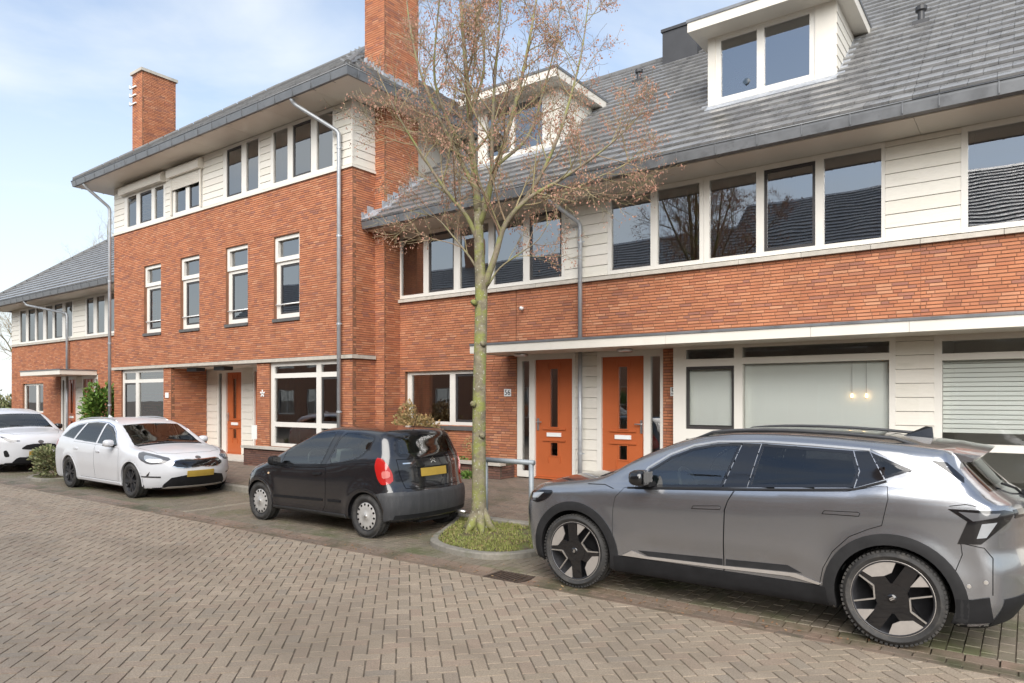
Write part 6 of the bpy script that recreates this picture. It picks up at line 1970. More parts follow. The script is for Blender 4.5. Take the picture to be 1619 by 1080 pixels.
for hd, dd in (([(2.13, .80), (2.15, .83), (2.32, .835), (2.33, .81)], kd1), ([(3.12, .82), (3.14, .85), (3.31, .855), (3.32, .83)], kd2)):
    k.patch('side', smooth_poly(hd, 1), 'paint_white', 'door_handle', off=.024, thick=.022, parent=dd)
for cx in k.wheels:
    k.patch('side', arc_ring(cx, .325, .356, .378, -14, 194), 'paint_white', 'arch_lip', off=.006, thick=.04)
k.patch('side', [(1.30, .255), (3.15, .265), (3.16, .215), (1.28, .205)], 'paint_white', 'sill_trim', off=.012, thick=.02)
GR = smooth_poly([(-.50, .625), (-.40, .715), (-.05, .70), (.05, .70), (.40, .715), (.50, .625), (.40, .575), (.12, .575), (0, .595), (-.12, .575), (-.40, .575)], 1)
k.patch('front', offset_poly(GR, .012), 'chrome', 'grille_surround', holes=[GR], off=.008)
k.patch('front', GR, 'gloss_black', 'grille', off=.004)
k.patch('front', smooth_poly([(-.62, .245), (-.47, .43), (.47, .43), (.62, .245), (.55, .20), (-.55, .20)], 1), 'plastic_black', 'lower_grille', off=.004)
k.patch('front', [(-.60, .195), (.60, .195), (.52, .225), (-.52, .225)], 'satin_silver', 'bumper_trim', off=.010)
k.patch('front', [(-.26, .40), (.26, .40), (.26, .51), (-.26, .51)], 'plate_yellow', 'number_plate', off=.020, thick=.018)
k.patch('front', [(.055 * math.cos(R(a)), .742 + .026 * math.sin(R(a))) for a in range(0, 360, 30)], 'lamp_smoke', 'emblem', off=.006)
HLK = smooth_poly([(.20, .66), (.19, .745), (.42, .815), (.74, .875), (.60, .735), (.40, .645)], 1)
hl = k.patch('side', HLK, 'lamp_smoke', 'headlight', off=.006)
k.patch('side', smooth_poly([(.25, .69), (.26, .735), (.42, .785), (.56, .81), (.48, .715), (.36, .67)], 1), 'lamp_clear', 'headlight_lens', off=.009, parent=hl)
k.patch('front', smooth_poly([(-.78, .76), (-.55, .715), (-.62, .665), (-.74, .67)], 1), 'lamp_smoke', 'headlight', off=.007)
k.patch('front', smooth_poly([(.78, .76), (.55, .715), (.62, .665), (.74, .67)], 1), 'lamp_smoke', 'headlight', off=.007)
k.patch('side', [(.24, .425), (.62, .435), (.62, .418), (.24, .40)], 'gloss_black', 'bumper_slit', off=.006)
k.patch('side', [(.44, .437), (.37, .515), (.40, .437)], 'gloss_black', 'bumper_fin', off=.007)
k.window_('top', [(1.20, -.66), (1.20, .66), (1.92, .555), (1.92, -.555)], 'car_glass', name='windscreen', border=.035)
k.window_('rear', [(-.55, 1.33), (-.60, 1.10), (.60, 1.10), (.55, 1.33)], 'car_glass_dark', name='rear_window', border=.03)
k.patch('top', ribbon([(1.18, -.68), (.8, -.68), (.45, -.60), (.3, -.35), (.27, 0), (.3, .35), (.45, .60), (.8, .68), (1.18, .68)], .006), 'gap', 'bonnet_gap', off=.0015, thick=0)
k.patch('top', [(1.10, -.64), (1.185, -.66), (1.185, .66), (1.10, .64)], 'plastic_black', 'scuttle', off=.004)
for y0 in (-.5, .1):
    MB().tube([(1.17, y0, 1.0), (1.23, y0 + .3, 1.035), (1.30, y0 + .48, 1.065)], .008, 6).build('wiper', 'plastic_black', root)
k.patch('side', smooth_poly([(4.22, .98), (4.36, .97), (4.44, .85), (4.36, .82), (4.24, .88)], 1), 'lamp_red', 'tail_light', off=.006)
k.body()
mirror(k, 1.62, 1.0, .86, 'paint_white', size=(.10, .095, .07))
add_wheels(k, 'dark', .205, .225, .885)
for sg in (-1, 1):
    xs_ = np.linspace(2.2, 4.0, 12); P = k.solve('top', xs_, np.full(12, .52), 1)
    MB().tube([(p[0], sg * p[1], p[2] + (.022 if 0 < i < 11 else -.01)) for i, p in enumerate(P)], .012, 8).build('roof_rail', 'silver', root, smooth=True)
m = MB(); m.v = [(3.55, -.03, 1.41), (3.55, .03, 1.41), (3.78, -.03, 1.385), (3.78, .03, 1.385), (3.73, 0, 1.50), (3.77, 0, 1.495)]
m.f = [(0, 4, 1), (0, 2, 5, 4), (1, 4, 5, 3), (2, 3, 5)]; m.build('roof_fin', 'paint_white', root)
seats(k, (2.05,), .32, .36, 2.95, back=.62); dash(k, 1.45, .93, .68, .36)

# ---- white small crossover at the left edge, nose to the right
root = thing('parked_car', 'white small crossover cut by the left edge, behind the low shrub', 'car', (-20.15, 6.35 + .88, .0), rotz=math.pi)
y_ = Car(root, 'paint_white', 4.18, .88,
         top=[(-.1, .74), (.0, .80), (.1, .90), (.3, .985), (.7, 1.05), (.95, 1.085), (1.08, 1.13), (1.4, 1.32), (1.7, 1.47), (2.0, 1.55), (2.4, 1.59), (2.9, 1.585), (3.4, 1.55), (3.8, 1.49), (4.1, 1.42)],
         front=[(.15, .16), (.25, .06), (.4, .02), (.6, .0), (.75, .0), (.88, .05), (1.0, .25)],
         rear=[(.15, 4.05), (.3, 4.15), (.5, 4.18), (.8, 4.15), (1.05, 4.1), (1.3, 3.95), (1.5, 3.8)],
         width=[(.15, .82), (.3, .86), (.5, .88), (.8, .88), (.95, .865), (1.05, .835), (1.2, .775), (1.4, .70), (1.55, .61), (1.65, .55)],
         plan=[(-.1, .91), (.3, .95), (.8, .985), (1.3, 1.0), (3.0, 1.0), (3.5, .985), (4.2, .94)],
         wheels=(.84, 3.40), rw=.335, arch=.375, zb=.20, cf=.40, cr=.25, pf=2.8, kt=.10, kf=.11, kr=.09, flare=.02)
y_.window_('side', [(1.45, 1.05), (1.6, 1.24), (1.85, 1.38), (2.2, 1.45), (2.4, 1.46), (2.4, 1.07)], 'car_glass', border=.02)
y_.window_('side', [(2.48, 1.07), (2.48, 1.46), (2.9, 1.45), (3.3, 1.38), (3.35, 1.15)], 'car_glass_dark', border=.02)
y_.window_('top', [(1.06, -.66), (1.06, .66), (1.66, .57), (1.66, -.57)], 'car_glass', name='windscreen', border=.035)
GY = smooth_poly([(-.44, .60), (-.28, .72), (.28, .72), (.44, .60), (.25, .575), (-.25, .575)], 1)
y_.patch('front', GY, 'plastic_black', 'grille', off=.004)
y_.patch('front', smooth_poly([(-.60, .24), (-.48, .40), (-.28, .39), (.28, .39), (.48, .40), (.60, .24), (.3, .22), (-.3, .22)], 1), 'plastic_black', 'lower_grille', off=.004)
y_.patch('front', [(.065 * math.cos(R(a)), .765 + .04 * math.sin(R(a))) for a in range(0, 360, 30)], 'lamp_smoke', 'emblem', off=.006)
y_.patch('front', [(-.26, .43), (.26, .43), (.26, .54), (-.26, .54)], 'plate_yellow', 'number_plate', off=.016, thick=.014)
for sg in (-1, 1):
    y_.patch('front', smooth_poly([(sg * .40, .80), (sg * .60, .84), (sg * .78, .93), (sg * .72, .82), (sg * .6, .77)], 1), 'lamp_smoke', 'headlight', off=.006)
    y_.patch('front', smooth_poly([(sg * .62, .42), (sg * .68, .58), (sg * .74, .56), (sg * .71, .40)], 1), 'plastic_black', 'bumper_intake', off=.005)
for cx in y_.wheels:
    y_.patch('side', arc_ring(cx, .335, .376, .43, -14, 194), 'plastic_black', 'arch_cladding', off=.008, thick=.04)
y_.patch('front', [(-.72, .21), (.72, .21), (.70, .26), (-.70, .26)], 'plastic_black', 'bumper_valance', off=.008)
y_.patch('top', ribbon([(1.02, -.66), (.6, -.62), (.3, -.5), (.22, 0), (.3, .5), (.6, .62), (1.02, .66)], .006), 'gap', 'bonnet_gap', off=.0015, thick=0)
MB().tube([(1.03, .05, 1.14), (1.10, .32, 1.165)], .009, 6).build('wiper', 'plastic_black', root)
y_.body()
mirror(y_, 1.48, 1.10, .85, 'gloss_black', size=(.10, .095, .075))
add_wheels(y_, 'dark', .205, .22, .87)
seats(y_, (1.85,), .40, .36, 2.7, back=.62); dash(y_, 1.3, 1.02, .66, .36)
# ------------------------------------------------------------------ tree island, railing, tree, plants
def bark_material():
    m = M('bark_tree', (0.19, 0.165, 0.11), rough=0.95, nscale=10, namt=0.45, bump=1.0, bscale=38, ncol2=(0.21, 0.22, 0.065), nscale2=4.2, nth=(0.46, 0.58))
    nt = m.node_tree; b = nt.nodes['Principled BSDF']
    old = b.inputs['Base Color'].links[0].from_socket
    pos = nt.nodes.new('ShaderNodeNewGeometry')
    no = nt.nodes.new('ShaderNodeTexNoise'); no.inputs['Scale'].default_value = 34; no.inputs['Detail'].default_value = 2
    nt.links.new(pos.outputs['Position'], no.inputs['Vector'])
    mr = nt.nodes.new('ShaderNodeMapRange'); mr.inputs['From Min'].default_value = .63; mr.inputs['From Max'].default_value = .72
    nt.links.new(no.outputs['Fac'], mr.inputs['Value'])
    mx = nt.nodes.new('ShaderNodeMix'); mx.data_type = 'RGBA'; mx.inputs[7].default_value = (.38, .38, .31, 1)
    nt.links.new(mr.outputs[0], mx.inputs[0]); nt.links.new(old, mx.inputs[6]); nt.links.new(mx.outputs[2], b.inputs['Base Color'])
bark_material()
M('bark_limb', (0.21, 0.175, 0.125), rough=0.95, nscale=12, namt=0.4, bump=0.7, bscale=60, ncol2=(0.23, 0.235, 0.09), nscale2=5, nth=(0.46, 0.6))

ISL = [(-6.98, 8.015), (-6.80, 7.7), (-6.52, 7.2), (-6.32, 6.78), (-6.12, 6.52), (-5.75, 6.34), (-5.3, 6.28), (-4.98, 6.35), (-4.74, 6.6), (-4.63, 7.0), (-4.60, 8.015)]
def kerbed_bed(name, label, cat, pts, soil_z=.055):
    cx = sum(p[0] for p in pts) / len(pts); cy = sum(p[1] for p in pts) / len(pts)
    t = thing(name, label, cat, (cx, cy, 0))
    # smooth the open outline, then cut it into kerb segments
    P = pts
    for _ in range(2):
        Q = [P[0]]
        for a, b in zip(P, P[1:]):
            Q += [(a[0] * .75 + b[0] * .25, a[1] * .75 + b[1] * .25), (a[0] * .25 + b[0] * .75, a[1] * .25 + b[1] * .75)]
        P = Q + [P[-1]]
    def inner(i, d):
        a = Vector(P[max(i - 1, 0)]); b = Vector(P[min(i + 1, len(P) - 1)])
        e = (b - a).normalized(); n_ = Vector((-e.y, e.x))
        if n_.dot(Vector((cx, cy)) - Vector(P[i])) < 0: n_ = -n_
        return Vector(P[i]) + n_ * d
    step = 4
    for i in range(0, len(P) - 1, step):
        j2 = min(i + step, len(P) - 1)
        m = MB(); prof = [(0, -.02), (.006, .055), (.022, .07), (.105, .072), (.11, -.02)]
        for q in range(i, j2 + 1):
            for d, z in prof:
                v = inner(q, d); m.v.append((v.x, v.y, z))
        n_ = len(prof)
        for q in range(j2 - i):
            for w in range(n_ - 1):
                m.f.append((q * n_ + w, q * n_ + w + 1, (q + 1) * n_ + w + 1, (q + 1) * n_ + w))
        m.f.append(tuple(range(n_))); m.f.append(tuple(range((j2 - i) * n_ + n_ - 1, (j2 - i) * n_ - 1, -1)))
        m.build('kerb_stone', 'kerb', t)
    poly = [tuple(inner(i, .1)) for i in range(len(P))]
    m = MB(); m.v = [(cx, cy, soil_z + .03)] + [(p[0], p[1], soil_z) for p in poly]
    for i in range(1, len(poly)):
        m.f.append((0, i, i + 1))
    m.f.append((0, len(poly), 1))
    m.build('soil', 'soil', t)
    return t, poly
isl, isl_poly = kerbed_bed('tree_island', 'rounded kerbed planting island at the foot of the street tree', 'planting bed', ISL)
BED = [(-19.0, 8.015), (-18.95, 7.0), (-18.8, 6.5), (-18.45, 6.3), (-17.9, 6.28), (-17.6, 6.4), (-17.45, 6.7), (-17.42, 8.015)]
bed, bed_poly = kerbed_bed('planting_bed', 'low kerbed planting bed under the shrub between the two white cars', 'planting bed', BED)

def blades(poly, n, z, h, name, label, mat='grass'):
    m = MB(); k = 0
    A = np.array(poly); C_ = RNG.random((n * 6, 2)) * (A.max(0) - A.min(0)) + A.min(0)
    C_ = C_[in_poly(C_[:, 0], C_[:, 1], poly)]
    for x, y in C_.tolist():
        if k >= n: break
        d = .5 + .5 * math.sin(x * 5.1 + 1.3) * math.sin(y * 4.3 + .4) + .35 * math.sin(x * 13 + y * 9)
        if random.random() > d + .25: continue
        a = random.uniform(0, 6.28); hh = random.uniform(*h); w = random.uniform(.002, .0055); l = random.uniform(.006, .03)
        dx, dy = math.cos(a), math.sin(a)
        b = len(m.v); zz = z + random.uniform(0, .02)
        m.v += [(x - dy * w, y + dx * w, zz), (x + dy * w, y - dx * w, zz), (x + dx * l * .5 + dy * w * .7, y + dy * l * .5 - dx * w * .7, zz + hh * .7), (x + dx * l * .5 - dy * w * .7, y + dy * l * .5 + dx * w * .7, zz + hh * .7), (x + dx * l, y + dy * l, zz + hh)]
        m.f += [(b, b + 1, b + 2, b + 3), (b + 3, b + 2, b + 4)]
        k += 1
    return tag(m.build(name, mat, kind='stuff'), label, 'grass', kind='stuff')
blades(isl_poly, 17000, .06, (.008, .032), 'grass', 'short mossy grass covering the tree island')
def leaves_on(n, spots, name, label, mat, size=(.012, .03), z=.012):
    m = MB()
    for _ in range(n):
        x, y, zz = spots()
        a = random.uniform(0, 6.28); s_ = random.uniform(*size); ti = random.uniform(-.5, .5)
        u = Vector((math.cos(a), math.sin(a), ti)) * s_; v = Vector((-math.sin(a), math.cos(a), random.uniform(-.4, .4))) * s_ * .6
        c_ = Vector((x, y, zz + z))
        b = len(m.v)
        m.v += [tuple(c_ - u), tuple(c_ + v * .8 - u * .1), tuple(c_ + u), tuple(c_ - v * .8 - u * .1)]
        m.f.append((b, b + 1, b + 2, b + 3))
    return tag(m.build(name, mat, kind='stuff'), label, 'leaves', kind='stuff')
def lit():
    q = random.random()
    if q < .45: return random.uniform(-12, -1), random.gauss((T_EDGE + T_BAY) / 2, .10), -.01
    if q < .70: return random.uniform(-12, -4.6), T_KERB - abs(random.gauss(0, .12)), .0
    if q < .85:
        x, y = random.uniform(-6.6, -4.8), random.uniform(6.5, 7.9); return x, y, .10
    return random.uniform(-10, -4.7), random.uniform(6.1, 8), 0.0
leaves_on(700, lit, 'fallen_leaves', 'brown fallen leaves and debris along gutter, kerb and island', 'leaf_litter', size=(.008, .022), z=.004)

# hoop railing
hr = thing('hoop_railing', 'galvanised steel hoop railing standing behind the street tree', 'railing', (-5.9, 7.9, .1))
HZ = .98
for x in (-6.30, -5.50):
    MB().tube([(x, 7.90, .05), (x, 7.90, HZ - .02)], .036, 16).build('post', 'galv', hr, smooth=True)
MB().tube([(-6.345, 7.90, HZ), (-5.455, 7.90, HZ)], .036, 16).build('top_rail', 'galv', hr, smooth=True)

# ---- street tree
def at_px(px, py, Y):
    X = (px - 809.5) / 1110 * Y
    return Vector((CS * X - SN * Y, SN * X + CS * Y, EYE + (630 - py) * Y / 1110))
class Tree:
    def __init__(s, seed):
        s.rng = random.Random(seed); s.big = MB(); s.mid = MB(); s.tips = []; s.twig = MB()
    def spline(s, pts, n):
        out = []
        P = [pts[0] * 2 - pts[1]] + pts + [pts[-1] * 2 - pts[-2]]
        for i in range(1, len(P) - 2):
            for k in range(n):
                t = k / n
                a, b, c_, d = P[i - 1], P[i], P[i + 1], P[i + 2]
                out.append(.5 * ((2 * b) + (c_ - a) * t + (2 * a - 5 * b + 4 * c_ - d) * t * t + (3 * b - a - 3 * c_ + d) * t ** 3))
        out.append(pts[-1])
        return out
    def limb(s, pts, r0, r1, lvl=1, kids=10, start=.3, klen=1.2):
        P = s.spline(pts, 4)
        n = len(P)
        rad = [r0 + (r1 - r0) * (i / (n - 1)) ** .8 for i in range(n)]
        s.big.tube(P, rad, 10 if r0 > .05 else 7)
        total = sum((P[i + 1] - P[i]).length for i in range(n - 1))
        for k in range(kids):
            q = start + (1 - start) * (k + s.rng.random()) / kids
            i = min(int(q * (n - 1)), n - 2); f = q * (n - 1) - i
            p = P[i].lerp(P[i + 1], f); d = (P[i + 1] - P[i]).normalized()
            s.grow(p, d, klen * (1.15 - .55 * q) * s.rng.uniform(.65, 1.2), max(.006, rad[i] * .45), 2)
        s.grow(P[-1], (P[-1] - P[-2]).normalized(), klen * .6, r1, 2, ang=(0, 12))
    def grow(s, p, d, ln, r0, lvl, ang=(28, 62)):
        rng = s.rng
        a = R(rng.uniform(*ang)); az = rng.uniform(0, 6.28)
        o = d.orthogonal().normalized(); o = (o * math.cos(az) + d.cross(o) * math.sin(az))
        dr_ = (d * math.cos(a) + o * math.sin(a)).normalized()
        n = 5 if lvl < 4 else 3
        pts = [p]; cur = dr_
        for i in range(n):
            cur = (cur + Vector((rng.uniform(-.22, .22), rng.uniform(-.22, .22), rng.uniform(-.08, .24)))).normalized()
            pts.append(pts[-1] + cur * ln / n)
        r1 = max(.0018, r0 * .3)
        mb = s.mid if lvl == 2 else s.twig
        mb.tube(pts, [r0 + (r1 - r0) * i / n for i in range(n + 1)], 5 if lvl == 2 else 3, cap=False)
        if lvl < 4:
            m = {2: 7, 3: 5}[lvl]
            for k in range(m):
                q = .22 + .75 * (k + rng.random()) / m
                i = min(int(q * n), n - 1)
                s.grow(pts[i].lerp(pts[i + 1], q * n - i), (pts[i + 1] - pts[i]).normalized(), ln * rng.uniform(.34, .55), max(.0022, r0 * .42), lvl + 1)
        if lvl >= 3:
            s.tips.append((pts[-1], cur)); s.tips.append((pts[n // 2 + 1], cur))
    def seeds(s, frac, per, size):
        m = MB(); rng = s.rng
        for p, d in s.tips:
            if rng.random() > frac: continue
            for _ in range(rng.randint(*per)):
                c_ = p + Vector((rng.gauss(0, .025), rng.gauss(0, .025), rng.uniform(-.07, .02)))
                l = rng.uniform(*size); a = rng.uniform(0, 6.28)
                u = Vector((rng.uniform(-.5, .5), rng.uniform(-.5, .5), -1)).normalized() * l
                v = Vector((math.cos(a), math.sin(a), 0)) * l * rng.uniform(.25, .45); w = u.cross(v).normalized() * l * .2
                b = len(m.v)
                m.v += [tuple(c_), tuple(c_ + u * .5 + v), tuple(c_ + u), tuple(c_ + u * .5 - v + w)]
                m.f += [(b, b + 1, b + 2), (b, b + 2, b + 3)]
        return m
tree = thing('street_tree', 'bare street tree with mossy trunk and russet seed clusters in the kerbed island', 'tree', (-6.02, 7.40, .1))
T = Tree(11)
D0 = 9.53
tr = MB()
tp = [(759, 842, .165), (758.5, 832, .135), (757, 815, .115), (757, 780, .106), (757, 700, .100), (758, 600, .096), (760, 520, .094), (761, 465, .092), (759, 425, .080), (757, 380, .072), (756, 330, .064)]
tr.tube([at_px(x, y, D0) for x, y, r_ in tp], [q[2] * .92 for q in tp], 20)
rng_ = random.Random(4)
base = at_px(758, 834, D0)
for k_ in range(6):        # root flare
    a = k_ * 1.05 + .3
    tr.tube([base + Vector((math.cos(a) * .05, math.sin(a) * .05, .26)), base + Vector((math.cos(a) * .13, math.sin(a) * .13, .05)), base + Vector((math.cos(a) * .24, math.sin(a) * .24, -.05))], [.05, .06, .03], 8)
for px, py in ((750, 640), (765, 545), (751, 480), (764, 690)):    # knots
    q = at_px(px, py, D0 - .06); tr.tube([q, q + Vector((.0, -.05, .02)), q + Vector((0, -.07, .02))], [.045, .035, .01], 8)
tr.v = [(x + rng_.uniform(-.005, .005), y + rng_.uniform(-.005, .005), z) for x, y, z in tr.v]
tr.build('trunk', 'bark_tree', tree, smooth=True)
LIMBS = [
    # px path, depth change at the end, r0, r1, kids
    ([(756, 335), (750, 270), (743, 190), (736, 100), (729, 10), (724, -70)], .1, .075, .018, 17),
    ([(765, 455), (783, 405), (800, 352), (838, 312), (890, 282), (950, 240), (990, 205)], -.5, .062, .010, 15),
    ([(757, 345), (785, 262), (812, 175), (832, 90), (848, 0), (858, -60)], .7, .058, .012, 16),
    ([(757, 385), (738, 342), (706, 303), (672, 252), (642, 205), (618, 160)], -.4, .046, .009, 14),
    ([(752, 300), (722, 242), (692, 182), (664, 112), (648, 40), (640, -30)], .6, .046, .010, 14),
    ([(800, 352), (846, 292), (880, 222), (903, 150), (920, 80), (930, 5)], .3, .044, .009, 14),
    ([(757, 360), (775, 300), (778, 220), (782, 130), (790, 30), (792, -60)], -1.0, .050, .010, 15),
    ([(748, 250), (715, 205), (688, 130), (690, 50), (700, -40)], -.9, .036, .008, 12),
    ([(785, 262), (835, 215), (860, 140), (880, 60), (890, -30)], 1.2, .034, .008, 12),
    ([(762, 440), (745, 410), (715, 372), (690, 345), (655, 335)], .3, .026, .006, 8),
    ([(838, 312), (885, 310), (935, 285), (985, 262), (1010, 240)], .6, .026, .006, 9),
    ([(771, 452), (790, 424), (820, 402), (850, 380), (868, 352)], -.3, .020, .005, 5),
    ([(742, 190), (765, 110), (760, 30), (752, -50)], .8, .030, .008, 10),
]
for pts, dd, r0, r1, kids in LIMBS:
    n_ = len(pts)
    T.limb([at_px(x, y, D0 + dd * i / (n_ - 1)) for i, (x, y) in enumerate(pts)], r0 * .82, r1 * .8, kids=kids, start=.22, klen=.95)
T.big.build('limbs', 'bark_limb', tree, smooth=True)
T.mid.build('branches', 'twig', tree, smooth=True, kind='stuff')
T.twig.build('twigs', 'twig', tree, kind='stuff')
T.seeds(.44, (2, 5), (.016, .038)).build('seed_clusters', 'seed', tree, kind='stuff')

# ---- shrubs
def shrub(name, label, cat, c_, rad, n, leaf, mat, stems=8, seed=1, droop=0.0, shell=.5, base_z=None):
    rng = random.Random(seed)
    bz = c_[2] - rad[2] if base_z is None else base_z
    t = thing(name, label, cat, (c_[0], c_[1], bz))
    m = MB(); st = MB()
    lob = [(rng.uniform(-.6, .6), rng.uniform(-.6, .6), rng.uniform(-.4, .6), rng.uniform(.35, .6)) for _ in range(9)]
    k = 0
    while k < n:
        lx, ly, lz, lr = rng.choice(lob)
        d = Vector((rng.gauss(0, 1), rng.gauss(0, 1), rng.gauss(0, 1))).normalized()
        q = lr * (shell + (1 - shell) * rng.random())
        x, y, z = lx + d.x * q, ly + d.y * q, lz + d.z * q
        if x * x + y * y + z * z > 1.15 or z < -1: continue
        p = Vector((c_[0] + x * rad[0], c_[1] + y * rad[1], c_[2] + z * rad[2]))
        if p.z < bz + .01: continue
        o = Vector((x, y, z * .6 + .3 - droop)).normalized()
        o = (o + Vector((rng.uniform(-.7, .7), rng.uniform(-.7, .7), rng.uniform(-.6, .6)))).normalized()
        l = rng.uniform(*leaf)
        sd = o.cross(Vector((rng.uniform(-1, 1), rng.uniform(-1, 1), rng.uniform(-1, 1)))).normalized() * l * rng.uniform(.22, .34)
        up = o.cross(sd).normalized() * l * .10
        b = len(m.v)
        m.v += [tuple(p), tuple(p + o * l * .45 + sd), tuple(p + o * l), tuple(p + o * l * .45 - sd), tuple(p + o * l * .5 + up)]
        m.f += [(b, b + 1, b + 4), (b + 1, b + 2, b + 4), (b + 2, b + 3, b + 4), (b + 3, b, b + 4)]
        k += 1
    m.build('foliage', mat, t, kind='stuff')
    for i in range(stems):
        lx, ly, lz, lr = lob[i % len(lob)]
        e = Vector((c_[0] + lx * rad[0], c_[1] + ly * rad[1], c_[2] + lz * rad[2]))
        b0 = Vector((c_[0] + rng.uniform(-.15, .15) * rad[0], c_[1] + rng.uniform(-.15, .15) * rad[1], bz))
        MB().tube([b0, b0.lerp(e, .5) + Vector((0, 0, .1 * rad[2])), e], [.012, .009, .004], 5).build('stem', 'twig', t)
    return t
shrub('shrub', 'low grey-green shrub spilling over the kerb between the two white cars', 'shrub', (-18.15, 6.82, .40), (.62, .50, .36), 1500, (.05, .11), 'leaf_dull', seed=3, base_z=.09)
shrub('shrub', 'tall bright green laurel shrub at the left corner of the tall block', 'shrub', (-23.62, 10.15, 1.35), (.62, .55, 1.0), 2200, (.09, .17), 'leaf_green', seed=5, base_z=.28)
shrub('shrub', 'dried brown hydrangea bush in front of the two-pane ground window', 'shrub', (-10.4, 10.90, 1.16), (.78, .34, .66), 3600, (.045, .09), 'leaf_dry', seed=8, base_z=.56)
shrub('shrub', 'sparse yellowing climber in the planter right of the two-pane window', 'shrub', (-8.95, 10.98, .85), (.38, .18, .32), 160, (.03, .06), 'leaf_dry', seed=9, base_z=.56, stems=9)
shrub('ground_plant', 'low green weeds spreading over the planter soil beside the tree trunk', 'plant', (-9.6, 10.92, .62), (.55, .16, .09), 420, (.03, .07), 'leaf_green', seed=12, base_z=.56, stems=3)
shrub('ground_plant', 'small bright green plant growing at the foot of the dark planter wall', 'plant', (-8.78, 10.55, .33), (.24, .12, .10), 380, (.04, .08), 'leaf_green', seed=14, base_z=.27, stems=3)
shrub('ground_plant', 'tuft of weeds at the foot of the planter behind the black car', 'plant', (-9.75, 10.58, .34), (.20, .10, .10), 240, (.04, .08), 'leaf_dull', seed=15, base_z=.27, stems=3)
shrub('house_plant', 'green pot plant leaves behind the left ground window of the tall block', 'plant', (-20.15, 10.62, 1.25), (.42, .2, .42), 260, (.12, .28), 'leaf_green', seed=21, base_z=.80, stems=5, shell=.2)
shrub('house_plant', 'flowering pot plant behind the narrow pane at the block corner', 'plant', (-21.7, 10.55, 1.2), (.25, .2, .35), 160, (.06, .14), 'leaf_dry', seed=22, base_z=.80, stems=5, shell=.2)
shrub('shrub', 'dark evergreen hedge bush beyond the far terrace at the left edge', 'shrub', (-37.2, 12.2, 1.2), (1.6, 1.2, 1.3), 2600, (.10, .20), 'leaf_dull', seed=31, base_z=-.04, stems=5)
def far_tree(label, x, y, h, spread, seed):
    t = thing('bare_tree', label, 'tree', (x, y, -.05))
    q = Tree(seed); rr = random.Random(seed)
    MB().tube([(x, y, -.05), (x + .1, y, h * .2), (x, y + .1, h * .38)], [.22, .17, .13], 9).build('trunk', 'bark_tree', t, smooth=True)
    for k_ in range(9):
        a = k_ * .72 + rr.random() * .4; up = rr.uniform(.62, 1.0)
        p0 = Vector((x, y + .05, h * rr.uniform(.28, .38)))
        p3 = Vector((x + math.cos(a) * spread * rr.uniform(.4, 1), y + math.sin(a) * spread * rr.uniform(.4, 1), h * up))
        q.limb([p0, p0.lerp(p3, .4) + Vector((0, 0, .2)), p0.lerp(p3, .75) + Vector((0, 0, .3)), p3], .07, .012, kids=8, klen=1.7)
    q.big.build('limbs', 'bark_tree', t, smooth=True); q.mid.build('branches', 'twig', t, kind='stuff'); q.twig.build('twigs', 'twig', t, kind='stuff')
far_tree('bare tree beyond the far terrace, at the left edge of the view', -41.5, 14.5, 6.0, 2.0, 41)
far_tree('tall bare tree rising behind the roof of the far terrace', -58.0, 25.2, 16.5, 3.2, 43)

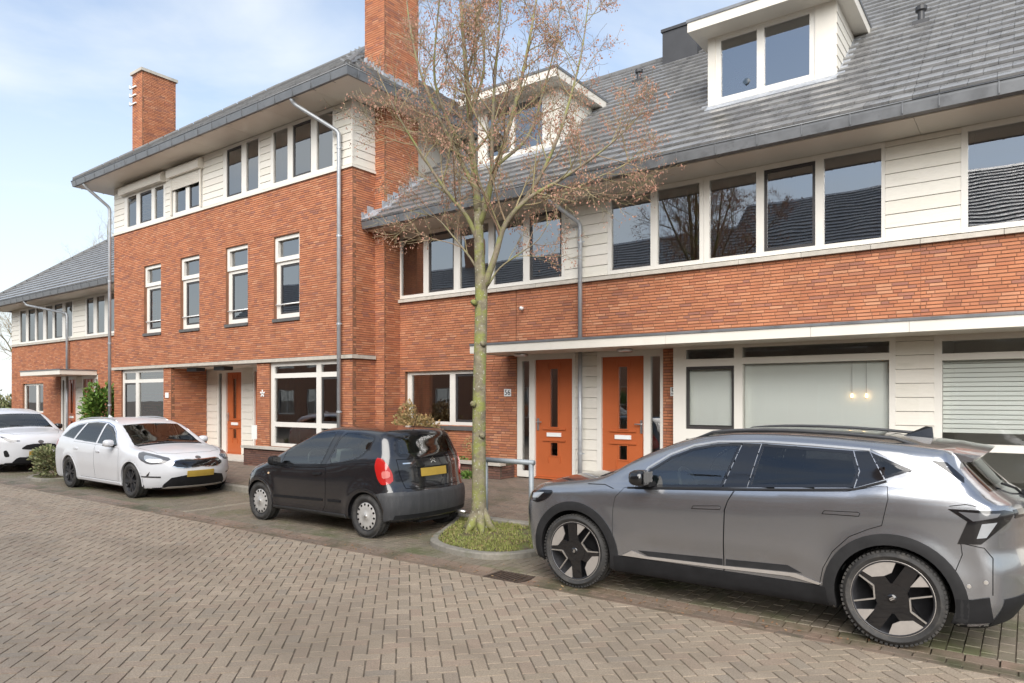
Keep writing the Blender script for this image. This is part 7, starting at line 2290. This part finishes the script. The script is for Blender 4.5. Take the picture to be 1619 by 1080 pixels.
# ---- things behind the panes
wd = thing('wardrobe', 'brown wooden wardrobe with arched top seen through the upper left window', 'wardrobe', (-11.0, 12.1, 3.2))
m = MB(); m.box((-11.33, 11.95, 3.21), (-10.62, 12.4, 4.62)); m.build('carcass', 'wood', wd)
m = MB(); arc_ = [(-10.975 + .40 * math.cos(R(a)), 4.60 + .22 * math.sin(R(a))) for a in range(0, 181, 15)]
m.extrude_profile(arc_, 'Y', 11.9, 12.4); m.build('cornice', 'wood', wd)
for x in (-11.3, -10.97):
    MB().box((x, 11.935, 3.25), (x + .31, 11.949, 4.55)).build('mirror_door', 'interior', wd)
tp_ = thing('glass_teapot', 'clear glass teapot ornament on the sill of the sharp white dormer', 'ornament', (-3.84, 11.95, 6.99))
ZT = 6.985
m = MB(); m.lathe([(.06, ZT), (.075, ZT + .01), (.045, ZT + .05), (.11, ZT + .14), (.13, ZT + .22), (.10, ZT + .30), (.05, ZT + .33), (.02, ZT + .36), (.025, ZT + .39), (.001, ZT + .41)], (-3.84, 11.97, 0), 'Z', 20); m.build('bowl', 'frost', tp_, smooth=True)
MB().tube([(-3.72, 11.97, ZT + .16), (-3.65, 11.97, ZT + .24), (-3.63, 11.97, ZT + .32)], .016, 8).build('spout', 'frost', tp_, smooth=True)
MB().tube([(-3.95, 11.97, ZT + .16), (-4.02, 11.97, ZT + .20), (-4.01, 11.97, ZT + .28), (-3.94, 11.97, ZT + .29)], .010, 8).build('handle', 'frost', tp_, smooth=True)
pn = thing('pendant_lamp', 'lit pendant lamp with two warm bulbs behind the wide ground window', 'lamp', (-1.98, 11.108, 2.9))
m = MB().tube([(-2.09, 11.108, 2.60), (-1.87, 11.108, 2.60)], .008, 6); m.tube([(-1.98, 11.108, 2.9), (-1.98, 11.108, 2.6)], .006, 6); m.build('rod', 'steel', pn)
for x in (-2.075, -1.885):
    m = MB().tube([(x, 11.108, 2.60), (x, 11.108, 1.93)], .003, 5); m.build('flex', 'steel', pn)
    m = MB(); m.lathe([(.001, 1.87), (.016, 1.875), (.021, 1.89), (.014, 1.92), (.010, 1.93)], (x, 11.108, 0), 'Z', 12); m.build('bulb', 'bulb', pn, smooth=True)

GROUPS = {'parked_car': 'cars parked along the kerb', 'terrace_house': 'brick terrace houses', 'tall_block': 'taller brick blocks', 'planter': 'dark brick planters', 'shrub': 'shrubs by the houses', 'ground_plant': 'low plants by the planters', 'house_plant': 'plants behind the panes', 'bare_tree': 'bare trees beyond the houses'}
for o in COL.objects:
    if o.parent is None and 'label' in o and o.name.split('.')[0] in GROUPS:
        o['group'] = GROUPS[o.name.split('.')[0]]
